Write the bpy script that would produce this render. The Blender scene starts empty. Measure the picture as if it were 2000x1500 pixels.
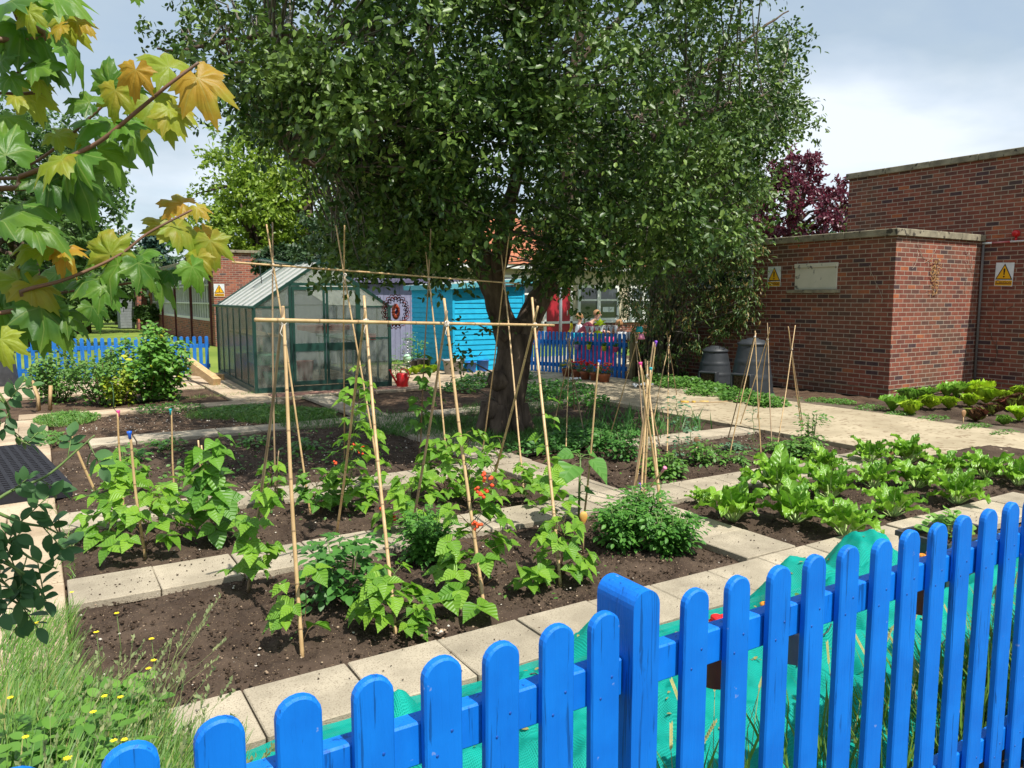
import bpy, math, random
import numpy as np
from mathutils import Vector, Matrix, noise
C = bpy.context.scene.collection
R = math.radians
PI = math.pi
# ---------------------------------------------------------------- camera
EYE = 1.65
PITCH = math.atan(167/1500.0)
YAW = math.atan(930/(1500.0/math.cos(PITCH)))
sc = bpy.context.scene
cam = bpy.data.cameras.new("camera"); camo = bpy.data.objects.new("camera", cam); C.objects.link(camo)
cam.sensor_fit = 'HORIZONTAL'; cam.sensor_width = 36.0; cam.lens = 1500/2000*36.0
cam.clip_start = 0.05; cam.clip_end = 2000
camo.location = (0, 0, EYE); camo.rotation_euler = (PI/2-PITCH, 0, -YAW)
sc.camera = camo
# ---------------------------------------------------------------- sun and sky
SUN_EL = 60.0
sdx, sdy = 0.15, -0.989            # direction towards the sun on the ground
w = bpy.data.worlds.new("World"); sc.world = w; w.use_nodes = True
nt = w.node_tree; nt.nodes.clear()
def wn(t, **k):
    n = nt.nodes.new(t)
    for a, b in k.items(): setattr(n, a, b)
    return n
sky = wn('ShaderNodeTexSky', sky_type='NISHITA', sun_disc=False, sun_elevation=R(SUN_EL), sun_rotation=math.atan2(sdx, sdy))
b1 = wn('ShaderNodeBackground'); b1.inputs[1].default_value = 0.12
b2 = wn('ShaderNodeBackground'); b2.inputs[1].default_value = 0.98
out = wn('ShaderNodeOutputWorld'); mx = wn('ShaderNodeMixShader')
tc = wn('ShaderNodeTexCoord'); sep = wn('ShaderNodeSeparateXYZ')
ad = wn('ShaderNodeMath', operation='ADD'); ad.inputs[1].default_value = 0.22
dx = wn('ShaderNodeMath', operation='DIVIDE'); dy = wn('ShaderNodeMath', operation='DIVIDE')
cb = wn('ShaderNodeCombineXYZ')
n1 = wn('ShaderNodeTexNoise'); n1.inputs['Scale'].default_value = 1.1; n1.inputs['Detail'].default_value = 7; n1.inputs['Roughness'].default_value = .55; n1.inputs['Distortion'].default_value = .35
n2 = wn('ShaderNodeTexNoise'); n2.inputs['Scale'].default_value = .9; n2.inputs['Detail'].default_value = 5; n2.inputs['Roughness'].default_value = .5
mp = wn('ShaderNodeMapping'); mp.inputs['Location'].default_value = (7.3, 2.1, 0)
r1 = wn('ShaderNodeValToRGB'); r1.color_ramp.elements[0].position = .30; r1.color_ramp.elements[1].position = .56
r1.color_ramp.elements[0].color = (.40, .40, .40, 1); r1.color_ramp.elements[1].color = (.96, .96, .96, 1)
r2 = wn('ShaderNodeValToRGB'); r2.color_ramp.elements[0].position = .43; r2.color_ramp.elements[1].position = .62
r2.color_ramp.elements[0].color = (.43, .52, .60, 1); r2.color_ramp.elements[1].color = (.74, .80, .87, 1)
L = nt.links.new
L(tc.outputs['Generated'], sep.inputs[0]); L(sep.outputs[2], ad.inputs[0])
L(sep.outputs[0], dx.inputs[0]); L(ad.outputs[0], dx.inputs[1]); L(sep.outputs[1], dy.inputs[0]); L(ad.outputs[0], dy.inputs[1])
L(dx.outputs[0], cb.inputs[0]); L(dy.outputs[0], cb.inputs[1])
L(cb.outputs[0], n1.inputs['Vector']); L(cb.outputs[0], mp.inputs[0]); L(mp.outputs[0], n2.inputs['Vector'])
L(n1.outputs[0], r1.inputs[0]); L(n2.outputs[0], r2.inputs[0]); L(r2.outputs[0], b2.inputs[0]); L(sky.outputs[0], b1.inputs[0])
L(r1.outputs[0], mx.inputs[0]); L(b1.outputs[0], mx.inputs[1]); L(b2.outputs[0], mx.inputs[2]); L(mx.outputs[0], out.inputs[0])
sun = bpy.data.lights.new("sun", 'SUN'); sun.energy = 4.8; sun.angle = R(.53); sun.color = (1, .955, .88)
suno = bpy.data.objects.new("sun", sun); C.objects.link(suno)
sd = Vector((sdx*math.cos(R(SUN_EL)), sdy*math.cos(R(SUN_EL)), math.sin(R(SUN_EL))))
suno.rotation_euler = sd.to_track_quat('Z', 'Y').to_euler(); suno.location = (0, -5, 12)
sc.view_settings.view_transform = 'Standard'; sc.view_settings.look = 'None'
sc.view_settings.exposure = 0.42; sc.view_settings.gamma = 1.0
sc.cycles.max_bounces = 8; sc.cycles.transparent_max_bounces = 12
# ---------------------------------------------------------------- surveying helpers (photo point -> place in the garden)
_fw = Vector((math.sin(YAW)*math.cos(PITCH), math.cos(YAW)*math.cos(PITCH), -math.sin(PITCH)))
_rt = Vector((math.cos(YAW), -math.sin(YAW), 0)); _up = _rt.cross(_fw)
def ray(x, y): return _fw + _rt*((x-1000)/1500) - _up*((y-750)/1500)
def G(x, y, z=0.0):
    d = ray(x, y); t = (z-EYE)/d.z; return Vector((t*d.x, t*d.y, z))
def RY(x, y, Y):
    d = ray(x, y); t = Y/d.y; return Vector((t*d.x, Y, EYE+t*d.z))
def RX(x, y, X):
    d = ray(x, y); t = X/d.x; return Vector((X, t*d.y, EYE+t*d.z))
def RD(x, y, dist):
    d = ray(x, y); t = dist/math.hypot(d.x, d.y); return Vector((t*d.x, t*d.y, EYE+t*d.z))
def PX(v):
    q = Vector(v)-Vector((0, 0, EYE)); dz = q.dot(_fw); return (1000+1500*q.dot(_rt)/dz, 750-1500*q.dot(_up)/dz)
# ---------------------------------------------------------------- object helpers
def tag(o, label=None, cat=None, group=None, kind=None):
    if label: o['label'] = label
    if cat: o['category'] = cat
    if group: o['group'] = group
    if kind: o['kind'] = kind
    return o
def empty(name, loc, label, cat, group=None, rz=0):
    o = bpy.data.objects.new(name, None); C.objects.link(o); o.location = loc; o.rotation_euler = (0, 0, rz)
    o.empty_display_size = .1
    return tag(o, label, cat, group)
def link(name, me, parent=None):
    o = bpy.data.objects.new(name, me); C.objects.link(o)
    if parent is not None: o.parent = parent
    return o
def copy_tree(o, parent=None):
    c = o.copy(); C.objects.link(c)
    if parent is not None: c.parent = parent
    for ch in [k for k in o.children]: copy_tree(ch, c)
    return c
class MB:
    def __init__(s): s.v = []; s.f = []; s.m = []; s.sm = []
    def add(s, vs, fs, mi=0, sm=False):
        b = len(s.v); s.v += [tuple(v) for v in vs]; s.f += [tuple(b+i for i in f) for f in fs]
        s.m += [mi]*len(fs); s.sm += [sm]*len(fs); return s
    def box(s, c, d, rz=0, bev=0, mi=0, M=None):
        x, y, z = d[0]/2, d[1]/2, d[2]/2
        if bev > 0:
            b = min(bev, x*.9, y*.9, z*.9); vs = []; 
            for sx in (-1, 1):
                for sy in (-1, 1):
                    for sz in (-1, 1):
                        vs += [(sx*(x-b), sy*(y-b), sz*z), (sx*(x-b), sy*y, sz*(z-b)), (sx*x, sy*(y-b), sz*(z-b))]
            me = bpy.data.meshes.new('t'); 
            import bmesh
            bm = bmesh.new()
            for v in vs: bm.verts.new(v)
            bmesh.ops.convex_hull(bm, input=bm.verts[:]); bmesh.ops.dissolve_limit(bm, angle_limit=.01, verts=bm.verts[:], edges=bm.edges[:])
            bm.verts.index_update(); vs = [v.co.copy() for v in bm.verts]; fs = [[v.index for v in f.verts] for f in bm.faces]; bm.free(); bpy.data.meshes.remove(me)
        else:
            vs = [(a*x, b*y, e*z) for a in (-1, 1) for b in (-1, 1) for e in (-1, 1)]
            fs = [(0, 1, 3, 2), (4, 6, 7, 5), (0, 4, 5, 1), (2, 3, 7, 6), (0, 2, 6, 4), (1, 5, 7, 3)]
        T = Matrix.Translation(Vector(c)) @ Matrix.Rotation(rz, 4, 'Z')
        if M is not None: T = M @ T
        return s.add([T @ Vector(v) for v in vs], fs, mi)
    def tube(s, pts, rad, n=8, mi=0, cap=True, sm=True):
        pts = [Vector(p) for p in pts]
        if not hasattr(rad, '__len__'): rad = [rad]*len(pts)
        vs = []; ref = None
        for i, p in enumerate(pts):
            t = (pts[min(i+1, len(pts)-1)]-pts[max(i-1, 0)])
            t = t.normalized() if t.length > 1e-9 else Vector((0, 0, 1))
            if ref is None:
                ref = Vector((1, 0, 0)) if abs(t.x) < .8 else Vector((0, 1, 0))
            u = (ref - t*ref.dot(t)).normalized(); ref = u; v = t.cross(u)
            for k in range(n):
                a = 2*PI*k/n; vs.append(p+(u*math.cos(a)+v*math.sin(a))*rad[i])
        fs = [(i*n+k, i*n+(k+1) % n, (i+1)*n+(k+1) % n, (i+1)*n+k) for i in range(len(pts)-1) for k in range(n)]
        if cap: fs += [tuple(range(n-1, -1, -1)), tuple(range((len(pts)-1)*n, len(pts)*n))]
        return s.add(vs, fs, mi, sm)
    def lathe(s, prof, c=(0, 0, 0), n=20, mi=0, sm=True, sx=1, sy=1):
        vs = [(c[0]+r*math.cos(2*PI*k/n)*sx, c[1]+r*math.sin(2*PI*k/n)*sy, c[2]+z) for r, z in prof for k in range(n)]
        m = len(prof)
        fs = [(i*n+k, i*n+(k+1) % n, (i+1)*n+(k+1) % n, (i+1)*n+k) for i in range(m-1) for k in range(n)]
        return s.add(vs, fs, mi, sm)
    def prism(s, poly, o, u, v, wv, t, mi=0):          # polygon in plane (u,v) at o, extruded t along wv
        o, u, v, wv = Vector(o), Vector(u), Vector(v), Vector(wv); n = len(poly)
        a = [o+u*p[0]+v*p[1] for p in poly]; b = [q+wv*t for q in a]
        return s.add(a+b, [tuple(range(n-1, -1, -1)), tuple(range(n, 2*n))]+[(i, (i+1) % n, n+(i+1) % n, n+i) for i in range(n)], mi)
    def build(s, name, mats, parent=None):
        me = bpy.data.meshes.new(name); me.from_pydata(s.v, [], s.f)
        for m in (mats if isinstance(mats, (list, tuple)) else [mats]): me.materials.append(m)
        me.polygons.foreach_set('material_index', s.m); me.polygons.foreach_set('use_smooth', s.sm); me.update()
        return link(name, me, parent)
# ---------------------------------------------------------------- instanced-into-one-mesh leaves
def tri_tpl(sts, fold=.12, droop=.15, inner=True):
    """leaf along +Y, length 1; sts = [(t, halfwidth)]; returns verts, tris"""
    V = [(0, 0, 0)]; F = []; rows = []
    for t, hw in sts:
        z0 = -droop*t*t
        rows.append((len(V), len(V)+1, len(V)+2)); V += [(-hw, t, z0+fold*hw/.3), (0, t, z0), (hw, t, z0+fold*hw/.3)]
    V.append((0, 1, -droop)); tip = len(V)-1
    a = rows[0]; F += [(0, a[1], a[0]), (0, a[2], a[1])]
    for p, q in zip(rows, rows[1:]):
        F += [(p[0], p[1], q[1]), (p[0], q[1], q[0]), (p[1], p[2], q[2]), (p[1], q[2], q[1])]
    b = rows[-1]; F += [(b[0], b[1], tip), (b[1], b[2], tip)]
    return np.array(V, float), np.array(F, int)
SMALL = (np.array([(0, 0, 0), (-.24, .3, .05), (-.23, .68, .03), (0, 1, -.1), (.23, .68, .03), (.24, .3, .05), (0, .5, -.04)], float),
         np.array([(0, 6, 2), (0, 2, 1), (6, 3, 2), (0, 4, 6), (0, 5, 4), (6, 4, 3)], int))
RHOMB = (np.array([(0, 0, 0), (-.27, .45, .06), (0, 1, -.08), (.27, .45, .06)], float), np.array([(0, 2, 1), (0, 3, 2)], int))
BEAN = tri_tpl([(.1, .30), (.25, .40), (.42, .39), (.62, .27), (.82, .11)], .10, .22)
OVAL = tri_tpl([(.12, .17), (.3, .27), (.5, .30), (.72, .24), (.88, .12)], .06, .18)
def frames(d, nrm):
    d = d/np.linalg.norm(d, axis=1, keepdims=True)
    x = np.cross(d, nrm); l = np.linalg.norm(x, axis=1, keepdims=True); x = np.where(l > 1e-5, x/np.maximum(l, 1e-9), np.array([[1., 0, 0]]))
    z = np.cross(x, d); return np.stack([x, d, z], axis=2)
def leaves(name, tpl, pos, dirs, nrm, size, mats, parent=None, uv=True, mi=None, smooth=False):
    tv, tf = tpl; pos = np.asarray(pos, float); N = len(pos); size = np.broadcast_to(np.asarray(size, float), (N,))
    F = frames(np.asarray(dirs, float), np.asarray(nrm, float))
    V = np.einsum('nij,kj->nki', F, tv)*size[:, None, None]+pos[:, None, :]
    T = (tf[None]+(np.arange(N)*len(tv))[:, None, None])
    me = bpy.data.meshes.new(name); me.vertices.add(N*len(tv)); me.vertices.foreach_set('co', V.reshape(-1))
    nt_ = N*len(tf); me.loops.add(nt_*3); me.polygons.add(nt_)
    me.loops.foreach_set('vertex_index', T.reshape(-1).astype(np.int32))
    me.polygons.foreach_set('loop_start', (np.arange(nt_)*3).astype(np.int32))
    if mi is not None: me.polygons.foreach_set('material_index', np.repeat(np.asarray(mi, np.int32), len(tf)))
    if smooth: me.polygons.foreach_set('use_smooth', np.ones(nt_, bool))
    if uv:
        ul = me.uv_layers.new(name='UVMap'); q = tv[:, :2]; q = q+np.array([.5, 0])
        ul.data.foreach_set('uv', np.tile(q[tf.reshape(-1)], (N, 1)).reshape(-1))
    for m in (mats if isinstance(mats, (list, tuple)) else [mats]): me.materials.append(m)
    me.update(calc_edges=True); me.validate()
    return link(name, me, parent)
# ---------------------------------------------------------------- materials
def newmat(name):
    m = bpy.data.materials.new(name); m.use_nodes = True; t = m.node_tree; t.nodes.clear()
    def N(ty, **k):
        n = t.nodes.new(ty)
        for a, b in k.items(): setattr(n, a, b)
        return n
    return m, t, N, t.links.new
def c4(c): return (c[0], c[1], c[2], 1)
def mixcol(N, Lk, fac, a, b, bt='MIX'):
    n = N('ShaderNodeMix', data_type='RGBA', blend_type=bt)
    for s, v in ((0, fac), (6, a), (7, b)):
        if hasattr(v, 'is_linked'): Lk(v, n.inputs[s])
        elif s == 0: n.inputs[0].default_value = v
        else: n.inputs[s].default_value = c4(v)
    return n.outputs[2]
def mat(name, c1, c2=None, sc_=6, rough=.7, bump=.0, bsc=60, st=(1, 1, 1), isl=0, spec=.5, metal=0, c3=None, sc3=40, th3=.62, det=5, dirt=None):
    """two-tone noise surface, optional speckle c3, optional per-piece brightness change isl"""
    m, t, N, Lk = newmat(name)
    p = N('ShaderNodeBsdfPrincipled'); o = N('ShaderNodeOutputMaterial'); Lk(p.outputs[0], o.inputs[0])
    tcn = N('ShaderNodeTexCoord'); mp_ = N('ShaderNodeMapping'); mp_.inputs['Scale'].default_value = st; Lk(tcn.outputs['Object'], mp_.inputs[0])
    ns = N('ShaderNodeTexNoise'); ns.inputs['Scale'].default_value = sc_; ns.inputs['Detail'].default_value = det; ns.inputs['Roughness'].default_value = .6; Lk(mp_.outputs[0], ns.inputs['Vector'])
    rp = N('ShaderNodeMapRange'); rp.inputs[1].default_value = .36; rp.inputs[2].default_value = .64; Lk(ns.outputs[0], rp.inputs[0])
    col = mixcol(N, Lk, rp.outputs[0], c1, c2 or tuple(x*.8 for x in c1))
    if c3:
        n3 = N('ShaderNodeTexNoise'); n3.inputs['Scale'].default_value = sc3; n3.inputs['Detail'].default_value = 3; Lk(mp_.outputs[0], n3.inputs['Vector'])
        r3 = N('ShaderNodeMapRange'); r3.inputs[1].default_value = th3; r3.inputs[2].default_value = th3+.06; Lk(n3.outputs[0], r3.inputs[0])
        col = mixcol(N, Lk, r3.outputs[0], col, c3)
    if isl:
        g = N('ShaderNodeNewGeometry'); mr = N('ShaderNodeMapRange'); mr.inputs[3].default_value = 1-isl; mr.inputs[4].default_value = 1+isl
        Lk(g.outputs['Random Per Island'], mr.inputs[0])
        hs = N('ShaderNodeHueSaturation'); Lk(mr.outputs[0], hs.inputs['Value']); Lk(col, hs.inputs['Color']); col = hs.outputs[0]
    Lk(col, p.inputs['Base Color']); p.inputs['Roughness'].default_value = rough; p.inputs['Metallic'].default_value = metal
    p.inputs['Specular IOR Level'].default_value = spec
    if bump:
        nb = N('ShaderNodeTexNoise'); nb.inputs['Scale'].default_value = bsc; nb.inputs['Detail'].default_value = 6; nb.inputs['Roughness'].default_value = .65; Lk(mp_.outputs[0], nb.inputs['Vector'])
        bp = N('ShaderNodeBump'); bp.inputs['Strength'].default_value = bump; bp.inputs['Distance'].default_value = .01; Lk(nb.outputs[0], bp.inputs['Height']); Lk(bp.outputs[0], p.inputs['Normal'])
    return m
def leafmat(name, a, b, trans=.35, rough=.42, vein=None, spec=.5, tcol=None, yel=None, patch=None):
    m, t, N, Lk = newmat(name)
    g = N('ShaderNodeNewGeometry'); col = mixcol(N, Lk, g.outputs['Random Per Island'], a, b)
    if yel:
        mm = N('ShaderNodeMath', operation='MULTIPLY'); mm.inputs[1].default_value = 37.7; Lk(g.outputs['Random Per Island'], mm.inputs[0])
        fr = N('ShaderNodeMath', operation='FRACT'); Lk(mm.outputs[0], fr.inputs[0]); gt = N('ShaderNodeMath', operation='GREATER_THAN'); gt.inputs[1].default_value = 1-yel[1]; Lk(fr.outputs[0], gt.inputs[0])
        col = mixcol(N, Lk, gt.outputs[0], col, yel[0])
    if patch:
        tcp = N('ShaderNodeTexCoord'); np__ = N('ShaderNodeTexNoise'); np__.inputs['Scale'].default_value = patch[1]; np__.inputs['Detail'].default_value = 3; Lk(tcp.outputs['Object'], np__.inputs['Vector'])
        rp__ = N('ShaderNodeMapRange'); rp__.inputs[1].default_value = .47; rp__.inputs[2].default_value = .62; rp__.inputs[4].default_value = patch[2]; Lk(np__.outputs[0], rp__.inputs[0]); col = mixcol(N, Lk, rp__.outputs[0], col, patch[0])
    bp = None
    if vein:
        uvn = N('ShaderNodeUVMap'); sp = N('ShaderNodeSeparateXYZ'); Lk(uvn.outputs[0], sp.inputs[0])
        s1 = N('ShaderNodeMath', operation='SUBTRACT'); s1.inputs[1].default_value = .5; Lk(sp.outputs[0], s1.inputs[0])
        ab = N('ShaderNodeMath', operation='ABSOLUTE'); Lk(s1.outputs[0], ab.inputs[0])
        md = N('ShaderNodeMath', operation='MULTIPLY'); md.inputs[1].default_value = -vein[1]; Lk(ab.outputs[0], md.inputs[0])
        s2 = N('ShaderNodeMath', operation='ADD'); Lk(sp.outputs[1], s2.inputs[0]); Lk(md.outputs[0], s2.inputs[1])
        m2 = N('ShaderNodeMath', operation='MULTIPLY'); m2.inputs[1].default_value = vein[2]; Lk(s2.outputs[0], m2.inputs[0])
        sn = N('ShaderNodeMath', operation='SINE'); Lk(m2.outputs[0], sn.inputs[0])
        r_ = N('ShaderNodeMapRange'); r_.inputs[1].default_value = .86; r_.inputs[2].default_value = 1.; Lk(sn.outputs[0], r_.inputs[0])
        r0 = N('ShaderNodeMapRange'); r0.inputs[1].default_value = .018; r0.inputs[2].default_value = .006; Lk(ab.outputs[0], r0.inputs[0])
        mxm = N('ShaderNodeMath', operation='MAXIMUM'); Lk(r_.outputs[0], mxm.inputs[0]); Lk(r0.outputs[0], mxm.inputs[1])
        sc2 = N('ShaderNodeMath', operation='MULTIPLY'); sc2.inputs[1].default_value = .24; Lk(mxm.outputs[0], sc2.inputs[0])
        col = mixcol(N, Lk, sc2.outputs[0], col, vein[0])
        bp = N('ShaderNodeBump'); bp.inputs['Strength'].default_value = .5; bp.inputs['Distance'].default_value = .004; Lk(sn.outputs[0], bp.inputs['Height'])
    p = N('ShaderNodeBsdfPrincipled'); p.inputs['Roughness'].default_value = rough; p.inputs['Specular IOR Level'].default_value = spec; Lk(col, p.inputs['Base Color'])
    tr = N('ShaderNodeBsdfTranslucent'); tcl = mixcol(N, Lk, .5, col, tcol or tuple(min(1, x*1.8) for x in b)); Lk(tcl, tr.inputs[0])
    if bp: Lk(bp.outputs[0], p.inputs['Normal'])
    ms = N('ShaderNodeMixShader'); ms.inputs[0].default_value = trans; Lk(p.outputs[0], ms.inputs[1]); Lk(tr.outputs[0], ms.inputs[2])
    o = N('ShaderNodeOutputMaterial'); Lk(ms.outputs[0], o.inputs[0]); return m
def brickmat(name, cols, mortar=(.42, .34, .265), tint=1.0, stain=.5):
    m, t, N, Lk = newmat(name)
    tcn = N('ShaderNodeTexCoord'); g = N('ShaderNodeNewGeometry'); sp = N('ShaderNodeSeparateXYZ'); sn = N('ShaderNodeSeparateXYZ')
    Lk(tcn.outputs['Object'], sp.inputs[0]); Lk(g.outputs['True Normal'], sn.inputs[0])
    ab = N('ShaderNodeMath', operation='ABSOLUTE'); Lk(sn.outputs[0], ab.inputs[0]); gt = N('ShaderNodeMath', operation='GREATER_THAN'); gt.inputs[1].default_value = .7; Lk(ab.outputs[0], gt.inputs[0])
    mh = N('ShaderNodeMix'); Lk(gt.outputs[0], mh.inputs[0]); Lk(sp.outputs[0], mh.inputs[2]); Lk(sp.outputs[1], mh.inputs[3])
    cbn = N('ShaderNodeCombineXYZ'); Lk(mh.outputs[0], cbn.inputs[0]); Lk(sp.outputs[2], cbn.inputs[1])
    bt = N('ShaderNodeTexBrick'); Lk(cbn.outputs[0], bt.inputs['Vector']); bt.offset = .5; bt.inputs['Scale'].default_value = 1
    bt.inputs['Color1'].default_value = (0, 0, 0, 1); bt.inputs['Color2'].default_value = (1, 1, 1, 1); bt.inputs['Mortar'].default_value = (.5, .5, .5, 1)
    bt.inputs['Mortar Size'].default_value = .0068; bt.inputs['Mortar Smooth'].default_value = .15; bt.inputs['Bias'].default_value = 0
    bt.inputs['Brick Width'].default_value = .225; bt.inputs['Row Height'].default_value = .075
    rp = N('ShaderNodeValToRGB'); cr = rp.color_ramp; cr.interpolation = 'CONSTANT'
    while len(cr.elements) < len(cols): cr.elements.new(.5)
    for i, (po, cc) in enumerate(cols): cr.elements[i].position = po; cr.elements[i].color = c4(tuple(x*tint for x in cc))
    Lk(bt.outputs['Color'], rp.inputs[0])
    ns = N('ShaderNodeTexNoise'); ns.inputs['Scale'].default_value = 9; ns.inputs['Detail'].default_value = 8; ns.inputs['Roughness'].default_value = .7; Lk(tcn.outputs['Object'], ns.inputs['Vector'])
    n2_ = N('ShaderNodeTexNoise'); n2_.inputs['Scale'].default_value = .8; n2_.inputs['Detail'].default_value = 4; Lk(tcn.outputs['Object'], n2_.inputs['Vector'])
    rr = N('ShaderNodeMapRange'); rr.inputs[1].default_value = .3; rr.inputs[2].default_value = .7; rr.inputs[3].default_value = .68; rr.inputs[4].default_value = 1.28; Lk(ns.outputs[0], rr.inputs[0])
    hv = N('ShaderNodeHueSaturation'); Lk(rp.outputs[0], hv.inputs['Color']); Lk(rr.outputs[0], hv.inputs['Value'])
    rs = N('ShaderNodeMapRange'); rs.inputs[1].default_value = .45; rs.inputs[2].default_value = .75; rs.inputs[4].default_value = stain; Lk(n2_.outputs[0], rs.inputs[0])
    cs = mixcol(N, Lk, rs.outputs[0], hv.outputs[0], (.12, .085, .055))
    mo = mixcol(N, Lk, ns.outputs[0], tuple(x*.7 for x in mortar), mortar)
    fin = mixcol(N, Lk, bt.outputs['Fac'], cs, mo)
    p = N('ShaderNodeBsdfPrincipled'); p.inputs['Roughness'].default_value = .85; p.inputs['Specular IOR Level'].default_value = .25; Lk(fin, p.inputs['Base Color'])
    h1 = N('ShaderNodeMath', operation='MULTIPLY_ADD'); h1.inputs[1].default_value = -1.; Lk(bt.outputs['Fac'], h1.inputs[0]); Lk(ns.outputs[0], h1.inputs[2])
    bp = N('ShaderNodeBump'); bp.inputs['Strength'].default_value = .7; bp.inputs['Distance'].default_value = .006; Lk(h1.outputs[0], bp.inputs['Height']); Lk(bp.outputs[0], p.inputs['Normal'])
    o = N('ShaderNodeOutputMaterial'); Lk(p.outputs[0], o.inputs[0]); return m
def semi(name, col, alpha, rough=.4, streak=None, spec=.5, tl=.5):
    """partly see-through sheet (twin-wall plastic, netting)"""
    m, t, N, Lk = newmat(name)
    p = N('ShaderNodeBsdfPrincipled'); p.inputs['Roughness'].default_value = rough; p.inputs['Base Color'].default_value = c4(col); p.inputs['Specular IOR Level'].default_value = spec
    tr = N('ShaderNodeBsdfTranslucent'); tr.inputs[0].default_value = c4(col)
    m1 = N('ShaderNodeMixShader'); m1.inputs[0].default_value = tl; Lk(p.outputs[0], m1.inputs[1]); Lk(tr.outputs[0], m1.inputs[2])
    tp = N('ShaderNodeBsdfTransparent'); tp.inputs[0].default_value = c4(tuple(.5+.5*x for x in col))
    m2 = N('ShaderNodeMixShader'); Lk(tp.outputs[0], m2.inputs[1]); Lk(m1.outputs[0], m2.inputs[2])
    if streak:
        tcn = N('ShaderNodeTexCoord'); mp_ = N('ShaderNodeMapping'); mp_.inputs['Scale'].default_value = streak[0]; Lk(tcn.outputs['Object'], mp_.inputs[0])
        ns = N('ShaderNodeTexNoise'); ns.inputs['Scale'].default_value = 1; ns.inputs['Detail'].default_value = 4; Lk(mp_.outputs[0], ns.inputs['Vector'])
        mr = N('ShaderNodeMapRange'); mr.inputs[1].default_value = .35; mr.inputs[2].default_value = .65; mr.inputs[3].default_value = alpha-streak[1]; mr.inputs[4].default_value = alpha+streak[1]; Lk(ns.outputs[0], mr.inputs[0]); Lk(mr.outputs[0], m2.inputs[0])
        bp = N('ShaderNodeBump'); bp.inputs['Strength'].default_value = .35; bp.inputs['Distance'].default_value = .004; Lk(ns.outputs[0], bp.inputs['Height']); Lk(bp.outputs[0], p.inputs['Normal'])
    else: m2.inputs[0].default_value = alpha
    o = N('ShaderNodeOutputMaterial'); Lk(m2.outputs[0], o.inputs[0]); return m
M = {}
M['soil'] = mat('soil', (.094, .066, .047), (.042, .028, .020), 3.0, .95, 1.0, 48, c3=(.24, .17, .10), sc3=120, th3=.635, spec=.15, det=8)
M['soil_dry'] = mat('soil_dry', (.115, .075, .048), (.05, .03, .02), 5, .95, .9, 60, c3=(.26, .19, .12), sc3=110, th3=.62, spec=.15, det=8)
M['slab'] = mat('slab', (.47, .405, .30), (.31, .265, .195), 3.2, .9, .5, 170, isl=.16, c3=(.26, .215, .155), sc3=150, th3=.56, spec=.2, det=9)
M['flag'] = mat('flag', (.50, .40, .28), (.36, .27, .18), 2.5, .9, .35, 120, isl=.14, c3=(.2, .15, .1), sc3=60, th3=.62, spec=.2)
M['concrete'] = mat('concrete', (.47, .395, .27), (.34, .28, .185), 1.6, .9, .3, 140, c3=(.25, .19, .12), sc3=14, th3=.58, spec=.2, det=9)
M['tarmac'] = mat('tarmac', (.16, .125, .09), (.10, .08, .055), 6, .95, .5, 120, spec=.2)
M['lawn'] = mat('lawn', (.20, .26, .05), (.11, .17, .03), .35, .95, .6, 30, spec=.1, det=9)
M['bamboo'] = mat('bamboo', (.58, .40, .20), (.42, .27, .12), 14, .45, .2, 90, isl=.12, st=(1, 1, .35))
M['bamboo_old'] = mat('bamboo_old', (.36, .25, .14), (.24, .16, .09), 14, .6, .2, 90, isl=.1, st=(1, 1, .35))
M['node'] = mat('node', (.30, .19, .09), rough=.6)
M['string'] = mat('string', (.75, .68, .60), rough=.9)
M['coping'] = mat('coping', (.33, .29, .20), (.17, .145, .10), 5, .9, .5, 70, c3=(.06, .05, .035), sc3=9, th3=.6, isl=.1)
BR = [(0, (.075, .042, .045)), (.07, (.12, .048, .040)), (.16, (.20, .062, .042)), (.36, (.25, .080, .052)), (.54, (.165, .056, .042)), (.70, (.225, .070, .046)), (.86, (.28, .092, .056)), (.965, (.38, .115, .050))]
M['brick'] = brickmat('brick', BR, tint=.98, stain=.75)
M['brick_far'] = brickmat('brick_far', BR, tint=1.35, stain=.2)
M['white'] = mat('white_paint', (.78, .78, .76), (.7, .7, .68), rough=.5)
M['dark_glass'] = mat('dark_glass', (.02, .03, .035), (.05, .06, .06), 1.5, rough=.06, spec=1)
M['frame_green'] = mat('frame_green', (.010, .045, .034), (.015, .06, .045), 8, .4, isl=.1)
M['red'] = mat('red_plastic', (.62, .012, .015), (.5, .01, .012), 5, .3)
M['black'] = mat('black_plastic', (.03, .032, .036), (.05, .052, .058), 9, .45)
M['terracotta'] = mat('terracotta', (.34, .105, .045), (.24, .08, .04), 12, .8, .2, 80)
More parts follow.
